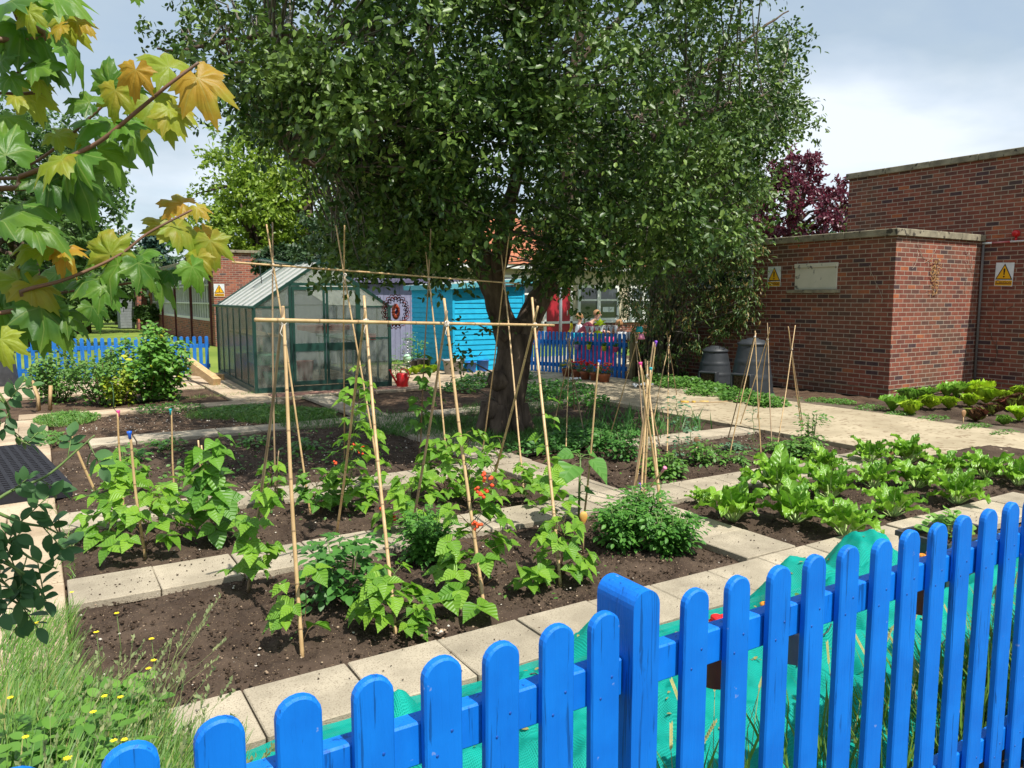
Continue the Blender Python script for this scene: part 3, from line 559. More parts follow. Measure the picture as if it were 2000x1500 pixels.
# lilac shed and turquoise shed -------------------------------------
ls = empty('wooden_shed', (8.3, 20.7, 0), 'long lilac boarded shed with a flat dark roof edge behind the greenhouse and turquoise shed', 'shed')
b_ = MB()
for k in range(44): b_.box((5.4+k*.155, 19.5+.004*(k % 2), 1.0), (.150, .03, 2.06), 0, .004)
b_.box((8.8, 20.9, 1.0), (6.78, 2.7, 2.04)); wpar(b_.build('boards', M['lilac']), ls)
b_ = MB(); b_.box((8.8, 20.8, 2.12), (7.2, 3.0, .12), 0, .01); wpar(b_.build('roof', mat('purple_grey_roof', (.13, .12, .20), (.10, .09, .15), 6, .6)), ls)
b_ = MB(); b_.box((6.7, 19.47, 1.95), (1.7, .03, .06)); wpar(b_.build('batten', mat('dark_batten', (.05, .05, .09), rough=.7)), ls)
ts = empty('wooden_shed', (8.8, 16.3, 0), 'bright turquoise shiplap shed with a sloping roof behind the apple tree', 'shed')
X0, X1, Y0, Y1 = 7.87, 9.72, 15.27, 17.45; b_ = MB()
for k in range(16):
    z = k*.118+.02; zt = 1.86
    b_.add([(X0+.02, Y0-.018, z), (X1, Y0-.018, z), (X1, Y0-.002, z+.117), (X0+.02, Y0-.002, z+.117), (X0+.02, Y0+.02, z), (X1, Y0+.02, z), (X1, Y0+.02, z+.117), (X0+.02, Y0+.02, z+.117)], [(0, 1, 2, 3), (0, 4, 5, 1), (3, 2, 6, 7), (1, 5, 6, 2), (0, 3, 7, 4)])
    b_.add([(X0-.018, Y0+.02, z), (X0-.018, Y1, z), (X0-.002, Y1, z+.117), (X0-.002, Y0+.02, z+.117), (X0+.02, Y0+.02, z), (X0+.02, Y1, z), (X0+.02, Y1, z+.117), (X0+.02, Y0+.02, z+.117)], [(0, 3, 2, 1), (0, 1, 5, 4), (3, 7, 6, 2), (1, 2, 6, 5), (0, 4, 7, 3)])
qbox(X0+.021, X1-.01, Y0+.021, Y1, 0, 1.92, b_); wpar(b_.build('wall', M['turq']), ts)
wpar(qbox(X0-.024, X0+.03, Y0-.026, Y0+.03, 0, 1.9).build('corner_trim', M['turq']), ts); wpar(qbox(X1-.03, X1+.02, Y0-.026, Y0+.03, 0, 1.98).build('corner_trim', M['turq']), ts)
b_ = MB(); T_ = Matrix.Translation((X0-.12, Y0-.1, 1.885)) @ Matrix.Rotation(R(-4.2), 4, 'Y'); b_.box((1.05, 1.2, .07), (2.12, 2.5, .03), M=T_); wpar(b_.build('roof', mat('roofing_felt', (.36, .42, .40), (.28, .33, .32), 8, .9)), ts)
b_ = MB(); b_.box((1.05, -.06, .02), (2.14, .022, .11), M=T_); b_.box((-.02, 1.2, .02), (.022, 2.5, .11), M=T_); wpar(b_.build('fascia', woodpaint('pale_turquoise', (.10, .36, .44), (.12, .42, .5), .3)), ts)
# ================================================================ GREENHOUSE
GO = G(501, 770); GA = R(-2.6); GW, GD, EV, RG = 2.44, 4.1, 1.50, 2.33
gh = empty('greenhouse', GO, 'green framed greenhouse with cloudy twin-wall panes and a white ribbed roof', 'greenhouse', rz=GA)
GT = Matrix.Translation(GO) @ Matrix.Rotation(GA, 4, 'Z')
poly = semi('cloudy_panel', (.50, .55, .50), .24, .15, ((90, 90, .8), .03), tl=.4, spec=.8)
polr = semi('roof_panel', (.86, .86, .82), .86, .35, ((40, 2, 2), .06), tl=.5)
def gpart(mb, nm, m=None, par=None): return mb.build(nm, m or M['frame_green'], par or gh)
RA = math.atan2(RG-EV, GW/2); RL = math.hypot(RG-EV, GW/2)
fb = MB()
for x in (0, GW):
    for y in (0, GD): fb.box((x, y, EV/2), (.055, .055, EV), 0, .004)
fb.box((GW/2, 0, .05), (GW-.06, .06, .10)); fb.box((GW/2, GD, .05), (GW-.06, .06, .10)); fb.box((0, GD/2, .05), (.06, GD-.06, .10)); fb.box((GW, GD/2, .05), (.06, GD-.06, .10))
for y in (0, GD):
    for s_ in (0, 1):
        T_ = Matrix.Translation((0 if s_ == 0 else GW, y, EV)) @ Matrix.Rotation(-RA if s_ == 0 else RA+PI, 4, 'Y'); fb.box((RL/2, 0, 0), (RL, .05, .05), M=T_)
fb.box((GW/2, GD/2, RG), (.07, GD+.05, .05)); fb.box((GW/2, 0, 1.90), (1.32, .045, .05))
for x in (.62, 1.86): fb.box((x, 0, .98), (.045, .045, 1.92))
fb.box((GW/2, 0, 2.12), (.035, .035, .4)); fb.box((.3, 0, EV), (.6, .03, .03)); fb.box((2.16, 0, EV), (.56, .03, .03)); fb.box((2.16, 0, .92), (.56, .03, .03)); fb.box((GW/2, GD, EV), (GW, .03, .03))
gpart(fb, 'frame')
gt_ = MB(); gt_.box((-.05, GD/2, EV), (.09, GD+.1, .05), 0, .01); gt_.box((GW+.05, GD/2, EV), (.09, GD+.1, .05), 0, .01); gpart(gt_, 'gutter')
br = MB(); br.tube([(.03, .03, 1.42), (.60, .03, .28)], .008, 6); br.tube([(2.42, .03, 1.1), (1.9, .03, .28)], .008, 6); gpart(br, 'brace')
NB = 6
for s_ in (0, 1):
    x = 0 if s_ == 0 else GW
    for k in range(1, NB): gpart(MB().box((x, GD*k/NB, .8), (.03, .026, 1.4)), 'glazing_bar')
    for k in range(NB): gpart(MB().box((x, GD*(k+.5)/NB, .79), (.008, GD/NB-.03, 1.38)), 'pane', poly)
    T_ = Matrix.Translation((0 if s_ == 0 else GW, 0, EV)) @ Matrix.Rotation(-RA if s_ == 0 else RA+PI, 4, 'Y')
    sg = 1 if s_ == 0 else -1
    for k in range(1, NB+2): gpart(MB().box((RL/2, GD*k/(NB+1)-(.0), .012*sg), (RL-.06, .024, .022), M=T_), 'glazing_bar', mat('pale_bar', (.30, .34, .32), rough=.5) if k == 1 and s_ == 0 else bpy.data.materials['pale_bar'])
    for k in range(NB+1): gpart(MB().box((RL/2, GD*(k+.5)/(NB+1), -.006*sg), (RL-.05, GD/(NB+1)-.026, .008), M=T_), 'roof_pane', polr)
for (x0, x1, z0, z1) in ((.03, .595, .1, EV-.02), (1.885, 2.43, .1, .9), (1.885, 2.43, .94, EV-.02)): gpart(MB().box(((x0+x1)/2, -.002, (z0+z1)/2), (x1-x0, .008, z1-z0)), 'pane', poly)
gp = MB().prism([(.05, EV+.015), (.6, EV+.015), (.6, 1.86)], (0, .002, 0), (1, 0, 0), (0, 0, 1), (0, 1, 0), .008)
gp.prism([(GW-.05, EV+.015), (1.88, EV+.015), (1.88, 1.86)], (0, .002, 0), (1, 0, 0), (0, 0, 1), (0, 1, 0), .008)
gp.prism([(.64, 1.925), (GW-.64, 1.925), (GW/2, RG-.03)], (0, .002, 0), (1, 0, 0), (0, 0, 1), (0, 1, 0), .008); gpart(gp, 'gable_pane', poly)
gp = MB().prism([(0, .05), (GW, .05), (GW, EV), (GW/2, RG-.02), (0, EV)], (0, GD-.004, 0), (1, 0, 0), (0, 0, 1), (0, 1, 0), .008); gpart(gp, 'back_pane', poly)
for s_ in (0, 1):
    xa = .645+s_*.60; xb = xa+.585; f = MB()
    for (a, b, c_, d_) in ((xa, xb, .12, .19), (xa, xb, .72, .86), (xa, xb, 1.26, 1.29), (xa, xb, 1.80, 1.86), (xa, xa+.04, .19, 1.8), (xb-.04, xb, .19, 1.8)): f.box(((a+b)/2, -.035, (c_+d_)/2), (b-a, .025, d_-c_))
    do = gpart(f, 'door')
    for (c_, d_) in ((.19, .72), (.86, 1.26), (1.29, 1.80)): gpart(MB().box(((xa+xb)/2, -.034, (c_+d_)/2), (xb-xa-.08, .008, d_-c_)), 'pane', poly, do)
    gpart(MB().lathe([(0, 0), (.014, 0), (.014, .03), (0, .03)], (xb-.05 if s_ == 0 else xa+.05, -.06, 1.14), 8), 'knob', M['black'], do)
v_ = MB(); T_ = Matrix.Translation((GW/2, 2.3, RG+.03)) @ Matrix.Rotation(PI+R(8), 4, 'Y')
for (a, b, c_, d_) in ((0, .62, 0, .03), (0, .62, .57, .60), (0, .03, .03, .57), (.59, .62, .03, .57)): v_.box(((a+b)/2, (c_+d_)/2, 0), (b-a, d_-c_, .03), M=T_)
vo = gpart(v_, 'roof_vent'); gpart(MB().box((.31, .3, 0), (.56, .54, .008), M=T_), 'pane', poly, vo)
sy_ = MB().tube([(GW/2-.55, 2.6, RG-.42), (GW/2-.58, 2.6, RG-.02)], .008, 6); gpart(sy_, 'vent_stay', M['black'])
# things inside the greenhouse
def inside(nm, mb, m, label, cat): o = mb.build(nm, m); o.location = GO; o.rotation_euler = (0, 0, GA); return tag(o, label, cat)
GRN = mat('green_plastic', (.01, .28, .13), (.01, .22, .10), 4, .4)
bn = MB(); bn.box((2.1, 1.6, .86), (.55, 2.6, .03))
for x in (1.86, 2.34):
    for y in (.4, 2.8): bn.box((x, y, .42), (.03, .03, .84))
inside('staging_bench', bn, mat('grey_green_bench', (.16, .32, .27), rough=.6), 'grey-green staging bench inside the right side of the greenhouse', 'bench')
inside('tray', MB().box((1.45, .9, 1.10), (.9, .5, .10), 0, .02).lathe([(0, 1.0), (.3, 1.0), (.42, 1.05)], (1.5, .9, 0), 16), M['red'], 'wide red tray seen blurred through the greenhouse doors', 'tray')
inside('plant_pot', MB().lathe([(0, .88), (.05, .88), (.065, 1.02), (.06, 1.02), (0, .95)], (2.0, .35, 0), 16), GRN, 'green pot on the bench seen through the greenhouse front', 'pot')
inside('plant_pot', MB().lathe([(0, .88), (.045, .88), (.06, .99), (.055, .99), (0, .95)], (1.9, .34, 0), 16), WH, 'white pot beside the green pot on the greenhouse bench', 'pot')
inside('seed_packet_box', MB().box((2.18, .34, .93), (.2, .12, .12), 0, .01), mat('pink_red', (.65, .05, .08), rough=.5), 'pinkish red box at the right end of the greenhouse bench', 'box')
inside('crate', MB().box((.30, .8, .56), (.4, .9, .2), 0, .02), GRN, 'green crate on a low shelf in the left front of the greenhouse', 'crate')
inside('grow_tub', MB().lathe([(0, .12), (.2, .12), (.26, .34), (.24, .34), (0, .2)], (.45, .4, 0), 20), GRN, 'bright green tub on the greenhouse floor at the left', 'tub')
inside('plank_shelf', MB().box((.3, 1.9, .98), (.45, 2.9, .04)).box((.3, 1.2, .48), (.03, .03, .96)).box((.3, 3.1, .48), (.03, .03, .96)), M['timber'], 'pale wooden shelf along the left inside of the greenhouse', 'shelf')
inside('storage_crate', MB().box((.35, 2.2, .32), (.5, .9, .45), 0, .02), M['terracotta'], 'terracotta coloured crate low inside the left of the greenhouse', 'crate')
inside('bucket', MB().lathe([(0, .05), (.13, .05), (.17, .42), (.16, .42), (0, .15)], (1.25, 1.6, 0), 20), M['red'], 'dull red bucket on the greenhouse floor behind the doors', 'bucket')
# ================================================================ FENCES
def picket_mesh(wd, h, th, nm='picket'):
    r = wd/2; pl = [(-r, 0), (r, 0)]+[(r*math.cos(a), h-r*.9+r*.9*math.sin(a)) for a in [PI*k/10 for k in range(11)]]
    mb = MB(); n = len(pl); b = .004
    fr_ = [(x*(1-b/r), 0, z if z < .01 else z-b*.6) for x, z in pl]; 
    def ring(s, y): return [(x*s, y, (z if z < .01 else (z-(1-s)*r))) for x, z in pl]
    rings = [ring(1-b/r, 0), ring(1, b), ring(1, th-b), ring(1-b/r, th)]
    vs = [v for q in rings for v in q]; fs = [tuple(range(n)), tuple(range(4*n-1, 3*n-1, -1))]
    for k in range(3): fs += [(k*n+i, (k+1)*n+i, (k+1)*n+(i+1) % n, k*n+(i+1) % n) for i in range(n)]
    return MB().add(vs, fs).v, MB().add(vs, fs).f
def picket_fence(A, B, xs, wd, h, th, rails, m, label, posts=(), railh=.085, raild=.04, groupless=True, z0=0, seed=1):
    A, B = Vector(A), Vector(B); d = (B-A); Ln = d.length; ang = math.atan2(d.y, d.x)
    root = empty('picket_fence', (A.x, A.y, z0), label, 'fence', rz=ang); rn = random.Random(seed); pm = None
    for i, x in enumerate(xs):
        if pm is None:
            v, f = picket_mesh(wd, h, th); mb = MB().add(v, f)
            if wd > .075:
                for z in rails:
                    for s_ in (-1, 1):
                        q = MB().lathe([(0, .0016), (.0026, .001), (.0032, 0)], n=8); mb.add([(a_[0]+s_*.015, -a_[2]-.0002, a_[1]+z+s_*.02) for a_ in q.v], q.f, 1)
            o = mb.build('picket', [m, mat('blue_nail', (.003, .07, .36), rough=.5)], root); pm = o
        else:
            o = pm.copy(); C.objects.link(o); o.parent = root
        o.location = (x, rn.uniform(-.001, .001), rn.uniform(-.004, .004)); o.rotation_euler = (rn.uniform(-.004, .004), rn.uniform(-.006, .006), rn.uniform(-.01, .01)); o.scale = (rn.uniform(.97, 1.03), 1, 1)
    for z in rails:
        rb = MB(); cur = xs[0]-.1; cuts = sorted([p_[0] for p_ in posts])+[xs[-1]+.1]
        for cx_ in cuts:
            if cx_-.04 > cur: rb.box(((cur+cx_-.04)/2, th+raild/2+.001, z), (cx_-.04-cur, raild, railh), 0, .004)
            cur = cx_+.04
        rb.build('rail', m, root)
    for (px__, pw, pd, ph) in posts:
        pb = MB(); r = pw/2; pl = [(-r, 0), (r, 0)]+[(r*math.cos(a), ph-r+r*math.sin(a)) for a in [PI*k/12 for k in range(13)]]
        pb.prism(pl, (px__, -.006, -.02), (1, 0, 0), (0, 0, 1), (0, 1, 0), pd).build('post', m, root)
    return root
xs = [-.195, -.06, .077, .206, .334, .461, .597, .717, .852, .977, 1.229, 1.372, 1.511, 1.650, 1.791, 1.935, 2.073, 2.215, 2.348, 2.486, 2.633, 2.77, 2.91, 3.05, 3.19, 3.33, 3.47, 3.6, 3.74, 3.88, 4.02]
nf = picket_fence((0, 1.2, 0), (1, 1.2, 0), xs, .076, .998, .022, (.835, .155), M['blue'], 'near bright blue picket fence crossing the bottom right of the view', posts=((1.075, .074, .125, 1.05), (3.0, .074, .125, 1.03)))
fa, fb_ = G(53, 742), G(412, 730); dd = (fb_-fa).normalized(); n_ = 37
picket_fence(fa-dd*1.2, fb_, [.06+k*.127 for k in range(n_)], .072, .83, .02, (.62, .18), M['blue_far'], 'far blue picket fence between the left bushes and the lawn', seed=3)
picket_fence((9.44, 14.52, 0), (10.30, 12.18, 0), [.03+k*.0985 for k in range(25)], .066, .93, .02, (.70, .2), M['blue_far'], 'blue picket fence hung with small pots in front of the school building', seed=4)
tag(MB().box((10.36, 12.1, .47), (.1, .1, .94), 0, .01).build('gate_post', mat('olive_wood', (.16, .13, .06), rough=.8)), 'square olive wooden gate post at the right end of the middle picket fence', 'post')
picket_fence((10.55, 12.3, 0), (11.8, 12.9, 0), [.06+k*.11 for k in range(11)], .07, .85, .02, (.62, .2), mat('brown_fence', (.10, .06, .035), rough=.85), 'short shaded brown fence half hidden under the leafy shrub', seed=5)
# ================================================================ CANES
def cane(A, B, r, name, parent=None, m='bamboo', seed=0, bend=.006):
    A, B = Vector(A), Vector(B); rn = random.Random(seed); L_ = (B-A).length; n = max(4, int(L_/.055)); d = (B-A).normalized(); u = d.orthogonal().normalized(); v = d.cross(u); ph = rn.uniform(0, 6)
    pts = []; rad = []; sp = .2+rn.uniform(0, .06); nxt = rn.uniform(.05, sp); nodes = []
    for i in range(n+1):
        t_ = i/n; s_ = t_*L_; w_ = math.sin(t_*PI*1.3+ph)*bend; pts.append(A+d*s_+u*w_+v*math.cos(t_*PI*2+ph)*bend*.5); rad.append(r*(1.06-.22*t_))
    s_ = nxt; mb = MB().tube(pts, rad, 8)
    while s_ < L_-.02:
        k = min(n-1, int(s_/L_*n)); f_ = s_/L_*n-k; q = pts[k].lerp(pts[k+1], f_); rr__ = rad[k]
        mb.tube([q-d*r*.45, q, q+d*r*.45], [rr__*1.03, rr__*1.22, rr__*1.03], 8, 1, False); s_ += sp*rn.uniform(.85, 1.15)
    return mb.build(name, [M[m], M['node']], parent)
def along(base, cross, tipy):
    lo, hi = 0.3, 3.0
    f = lambda t_: PX(base+(cross-base)*t_)[1]
    for _ in range(40):
        md = (lo+hi)/2
        if f(md) > tipy: lo = md
        else: hi = md
    return base+(cross-base)*lo
def knot(mb, c, r=.016, seed=0):
    rn = random.Random(seed)
    for k in range(5):
        a = rn.uniform(0, PI); u = Vector((math.cos(a), math.sin(a), rn.uniform(-.9, .9))).normalized(); v = u.orthogonal().normalized(); w_ = u.cross(v)
        mb.tube([Vector(c)+(v*math.cos(q)+w_*math.sin(q))*r for q in [2*PI*i/10 for i in range(11)]], .0022, 5, 0, False)
def bean_frame(rows, bar, r, label, seed, Ymid, zoff=0):
    roots = [G(*q[0]) for q in rows]; c0 = sum(roots, Vector())/len(roots); root = empty('bamboo_trellis', c0, label, 'cane frame', 'bamboo bean frames'); root.location.z = 0
    kn = MB(); xc = []
    for i, (b1, t1, b2, t2, cr) in enumerate(rows):
        B1, B2 = G(*b1), G(*b2); X = RY(cr[0], cr[1], (B1.y+B2.y)/2 if Ymid is None else Ymid[i]); xc.append(X)
        n1_ = Vector((0, -r*1.2, 0)); 
        e1 = along(B1, X+n1_, t1[1]); e2 = along(B2, X-n1_, t2[1])
        wpar(cane(B1-Vector((0, 0, .03)), e1, r, 'cane', None, 'bamboo', seed*10+i), root); wpar(cane(B2-Vector((0, 0, .03)), e2, r*.9, 'cane', None, 'bamboo_old' if i % 2 == 0 else 'bamboo', seed*20+i), root)
        kn = MB(); knot(kn, X+Vector((0, -.012, .004)), r*1.9, i)
        kn.tube([X+Vector((0, -.02, 0)), X+Vector((-.02, -.03, -.05)), X+Vector((.01, -.03, -.09)), X+Vector((.012, -.028, -.12))], .0022, 5)
        wpar(kn.build('string', M['string']), root)
    L_ = xc[0]+(xc[0]-xc[-1])*0; d = (xc[-1]-xc[0])
    # the bar rests in the crotches, on the camera side of the lashings
    off = Vector((0, -r*2.4, r*1.0)); q0 = xc[0]; q1 = xc[-1]
    def bx(px_): # point along the line q0..q1 that is seen at column px_
        lo, hi = -1.0, 2.5
        for _ in range(40):
            md = (lo+hi)/2
            if PX(q0+(q1-q0)*md)[0] < px_: lo = md
            else: hi = md
        return q0+(q1-q0)*lo
    wpar(cane(bx(bar[0])+off, bx(bar[1])+off, r, 'cross_bar', None, 'bamboo', seed*3, .003), root)
    return root, xc
ff, FX = bean_frame([((590, 1282), (557, 598), (485, 1150), (562, 600), (551, 630)),
            ((772, 1237), (703, 578), (656, 1042), (719, 605), (713, 630)),
            ((945, 1183), (851, 583), (800, 1062), (876, 607), (871, 634)),
            ((1095, 1140), (1033, 582), (950, 985), (1059, 598), (1043, 637))], (496, 1078), .0098, 'nearer bamboo bean frame with four crossed pairs tied to a thick top bar', 1, None)
bf, BX = bean_frame([((608, 1003), (525, 438), (537, 990), (533, 434), (533, 520)),
            ((748, 975), (664, 441), (672, 895), (674, 440), (673, 538)),
            ((880, 960), (826, 452), (820, 895), (842, 447), (837, 546)),
            ((1025, 966), (968, 460), (942, 885), (996, 456), (984, 554))], (452, 1012), .0078, 'farther and taller bamboo bean frame standing behind the nearer one', 2, (6.15, 6.3, 6.4, 6.3))
def wigwam(cr, legs, label, r=.0062, seed=0):
    Bs = [G(*b) for b, t_ in legs]; c0 = sum(Bs, Vector())/len(Bs); dist = math.hypot(c0.x, c0.y); X = RD(cr[0], cr[1], dist)
    root = empty('cane_wigwam', (c0.x, c0.y, 0), label, 'cane wigwam', 'cane wigwams on the right-hand beds')
    for i, (b, t_) in enumerate(legs):
        a = 2*PI*i/len(legs); Xo = X+Vector((math.cos(a), math.sin(a), 0))*r*1.1
        wpar(cane(Bs[i]-Vector((0, 0, .03)), along(Bs[i], Xo, t_), r, 'cane', None, 'bamboo' if (i+seed) % 3 else 'bamboo_old', seed*7+i), root)
    kn = MB(); knot(kn, X, r*2.3, seed); wpar(kn.build('string', M['string']), root); return root
wigwam((1113, 690), [((1078, 838), 665), ((1104, 888), 652), ((1142, 852), 648), ((1122, 800), 660)], 'dark thin cane wigwam just right of the tree trunk', seed=1)
W2 = wigwam((1243, 668), [((1188, 858), 655), ((1262, 905), 652), ((1290, 872), 650)], 'cane wigwam topped with a teal cup and a pink cup', seed=2)
wigwam((1266, 735), [((1236, 964), 668), ((1293, 998), 702), ((1252, 986), 705), ((1262, 900), 720)], 'leaning cane wigwam with pink, teal and purple caps, behind the tomato plant', r=.0085, seed=3)
wigwam((1306, 674), [((1302, 893), 658), ((1272, 838), 655), ((1323, 772), 647)], 'cane wigwam with pea leaves right of the capped canes', seed=4)
wigwam((1474, 658), [((1486, 886), 646), ((1420, 858), 649), ((1424, 888), 650)], 'cane wigwam nearest to the large compost bin, on its left', seed=5)
wigwam((1499, 663), [((1507, 863), 630), ((1444, 832), 648), ((1478, 820), 640)], 'cane wigwam in front of the large compost bin with the tallest tip', seed=6)
wigwam((1546, 682), [((1519, 866), 636), ((1566, 838), 638), ((1570, 842), 640)], 'rightmost cane wigwam, in front of the brick wall', seed=7)
def cap(p, d, colr, r=.014, name='cane_cap', parent=None):
    mb = MB(); d = Vector(d).normalized(); p = Vector(p); mb.tube([p-d*.03, p-d*.005, p+d*.006, p+d*.018, p+d*.02], [r*.75, r*.8, r*1.1, r*1.2, r*.3], 12)
    return mb.build(name, colr, parent)
CM = {k: mat('cap_'+k, v, rough=.4) for k, v in dict(blue=(.01, .12, .65), pink=(.8, .06, .28), purple=(.25, .07, .6), teal=(.01, .35, .38), rose=(.8, .25, .4)).items()}
def single(base, tip, col, label, r=.0075, dist=None, seed=0, m='bamboo', group='single canes with coloured caps'):
    B = G(*base); d0 = math.hypot(B.x, B.y); T_ = RD(tip[0], tip[1], dist or d0); root = empty('garden_cane', B, label, 'cane', group)
    wpar(cane(B-Vector((0, 0, .03)), T_, r, 'cane', None, m, seed), root)
    if col: wpar(cap(T_, T_-B, CM[col], r*1.45), root)
    return root
single((1140, 1014), (1170, 708), 'blue', 'upright cane with a blue cap beside the sunflower seedling', seed=1)
single((1238, 975), (1281, 670), 'purple', 'long leaning cane with a purple cap among the right-hand canes', .007, seed=2)
single((1292, 1000), (1251, 712), 'pink', 'thick cane with a pink cap leaning over the tomato plant', .009, seed=3)
single((1256, 990), (1271, 722), 'teal', 'cane with a teal cap standing beside the pink-capped one', .008, seed=4)
single((1222, 1008), (1297, 916), 'rose', 'short slanting cane with a rose cap rising out of the tomato plant', .009, dist=math.hypot(*G(1222, 1008).xy)-.22, seed=5)
single((1266, 1015), (1250, 948), 'purple', 'short thin cane with a small purple cap in the tomato plant', .005, seed=6)
single((228, 1046), (135, 840), 'purple', 'leaning cane with a purple cap at the left end of the bean bed', .009, seed=7)
single((240, 1000), (231, 806), 'pink', 'straight cane with a pink cap at the back left of the bean bed', .008, seed=8)
single((283, 1087), (253, 848), 'blue', 'cane with a bright blue cap in the middle of the left bean plants', .009, seed=9)
single((343, 985), (333, 803), 'teal', 'cane with a dark teal cap behind the left bean plants', .007, seed=10)
single((405, 1002), (386, 860), None, 'bare-topped cane inside the tall right-hand bean plant', .007, seed=11)
single((417, 1045), (392, 870), None, 'second bare-topped cane in the tall right-hand bean plant, nearer than the other', .007, seed=12)
single((538, 990), (545, 880), None, 'short grey cane stump among the middle bean plants', .005, seed=13, m='bamboo_old')
for (x, y, c_, s_, lb) in ((1249, 638, 'teal', .045, 'small teal plastic cup hanging upside down on a wigwam tip'), (1252, 652, 'rose', .045, 'small pink plastic cup hung under the teal one on a wigwam tip')):
    p_ = RD(x, y, math.hypot(W2.location.x, W2.location.y)); o = MB().lathe([(0, 0), (s_*.6, 0), (s_, -s_*1.3), (s_*.92, -s_*1.3), (s_*.5, -.006)], p_, 14).build('plastic_cup', CM[c_]); tag(o, lb, 'cup')
# ================================================================ FOLIAGE MATERIALS
M['bean'] = leafmat('bean_leaf', (.23, .43, .030), (.10, .26, .020), .35, .45, vein=((.30, .48, .10), .75, 34), yel=((.42, .42, .04), .03))
M['bean_deep'] = leafmat('bean_leaf_deep', (.17, .36, .035), (.075, .22, .024), .32, .42, vein=((.24, .42, .10), .75, 34))
M['toma'] = leafmat('tomato_leaf', (.11, .28, .035), (.05, .17, .022), .28, .5)
M['pota'] = leafmat('potato_leaf', (.09, .25, .04), (.05, .16, .03), .3, .5)
M['pea'] = leafmat('pea_leaf', (.12, .24, .12), (.07, .16, .08), .3, .55)
M['stem'] = mat('stem_green', (.14, .22, .05), (.10, .16, .04), 20, .6)
M['stemr'] = mat('stem_brownish', (.16, .09, .04), (.10, .06, .03), 20, .7)
M['flor'] = mat('scarlet_petals', (.85, .05, .02), (.8, .12, .02), 60, .6)
M['weed'] = leafmat('weed_leaf', (.14, .30, .04), (.07, .18, .03), .3, .5)
M['grass'] = leafmat('grass_blade', (.17, .32, .04), (.065, .17, .022), .36, .5, yel=((.36, .34, .12), .07))
M['bark'] = mat('bark', (.15, .11, .08), (.045, .033, .025), 9, .95, 1.6, 22, st=(1, 1, .22), spec=.15, det=9)
M['twig'] = mat('twig_bark', (.16, .14, .11), (.09, .08, .06), 20, .9)
rg = np.random.default_rng(11)
def unit(v): return v/np.maximum(np.linalg.norm(v, axis=-1, keepdims=True), 1e-9)
SUNV = np.array([sd.x, sd.y, sd.z])
def bean_plant(base, h, rad, n, ls, label, seed=0, top=None, fl=(), m='bean', low=.05, lean=None, name='bean_plant', group='runner bean plants', droopy=.5, dense_low=1.4):
    base = G(*base) if len(base) == 2 else Vector(base); r_ = np.random.default_rng(seed+100); rn = random.Random(seed)
    root = empty(name, base, label, 'bean plant' if 'bean' in name else 'plant', group)
    axis = (Vector(top)-base) if top is not None else Vector((rn.uniform(-.06, .06), rn.uniform(-.05, .05), h))
    if top is not None: axis = axis*(h/axis.z)
    st = MB(); pts = []
    for i in range(int(h/.03)+2):
        t_ = i/(int(h/.03)+1); a = t_*h*22+seed; q = .013 if top is not None else .006; pts.append(axis*t_+Vector((math.cos(a)*q, math.sin(a)*q, 0)))
    st.tube(pts, [.0035*(1-.5*i/len(pts)) for i in range(len(pts))], 5)
    P, D, Nn, S = [], [], [], []
    n = int(n*1.25)
    for i in range(n):
        t_ = (i+.5)/n; t_ = t_**dense_low if top is None else (t_**1.3); t_ = min(1, low+t_*(1-low)); a = rn.uniform(0, 2*PI)
        o = axis*t_; rr__ = rad*(1-.55*t_)*rn.uniform(.45, 1.1)
        tipd = Vector((math.cos(a), math.sin(a), 0)); e = o+tipd*rr__+Vector((0, 0, rn.uniform(.0, .07)+rr__*.25)); e.z = max(e.z, .035)
        mid = o.lerp(e, .5)+Vector((0, 0, .02)); st.tube([o, mid, e], [.0022, .0018, .0014], 4)
        sz = ls*1.1*rn.uniform(.65, 1.15)*(1-.35*t_ if top is not None and h > .7 else 1)
        od = np.array([tipd.x, tipd.y, -droopy*rn.uniform(.3, 1.5)]); nn = unit(np.array([0, 0, .8])+.55*SUNV+r_.normal(0, .33, 3)+np.array([tipd.x, tipd.y, 0])*.35)
        sdv = unit(np.cross(od, nn)); ev = np.array(e)
        for k, (w_, sc__) in enumerate(((0, 1.05), (1, .95), (-1, .95))):
            d_ = unit(od*(1 if w_ == 0 else .22)+sdv*w_*1.0+r_.normal(0, .12, 3)); P.append(ev+ (unit(od)*ls*.18 if w_ == 0 else 0)); D.append(d_); Nn.append(nn+sdv*w_*.25+r_.normal(0, .15, 3)); S.append(sz*sc__)
    st.build('stem', M['stem'] if seed % 2 else M['stemr'], root)
    leaves('leaves', BEAN, P, D, Nn, S, M[m], root, smooth=True)
    if fl:
        F = MB()
        for (x, y) in fl:
            d0 = math.hypot(base.x, base.y)-.05; c_ = RD(x, y, d0)-base
            for k in range(5):
                u = Vector((rn.uniform(-.018, .018), rn.uniform(-.018, .018), rn.uniform(-.022, .022))); F.lathe([(0, -.006), (.008, -.002), (.010, .006), (.003, .012), (0, .008)], c_+u, 7)
        F.build('flowers', M['flor'], root)
    return root
L1 = .095
bean_plant((487, 1152), .58, .13, 16, L1*.9, 'bean plant climbing the back left leg of the nearer cane frame', 1, top=tuple(FX[0]))
bean_plant((588, 1270), .34, .16, 7, L1*.85, 'sparse bean plant at the foot of the front left cane of the nearer frame', 2)
bean_plant((770, 1232), .28, .19, 24, L1*.85, 'bushy bean plant around the foot of the second front cane from the left', 3)
bean_plant((943, 1172), .85, .22, 50, L1*.95, 'tallest bean plant with scarlet flowers on the third front cane', 4, top=tuple(FX[2]), fl=((947, 932), (958, 942), (935, 960), (949, 965), (930, 1025), (936, 1030)))
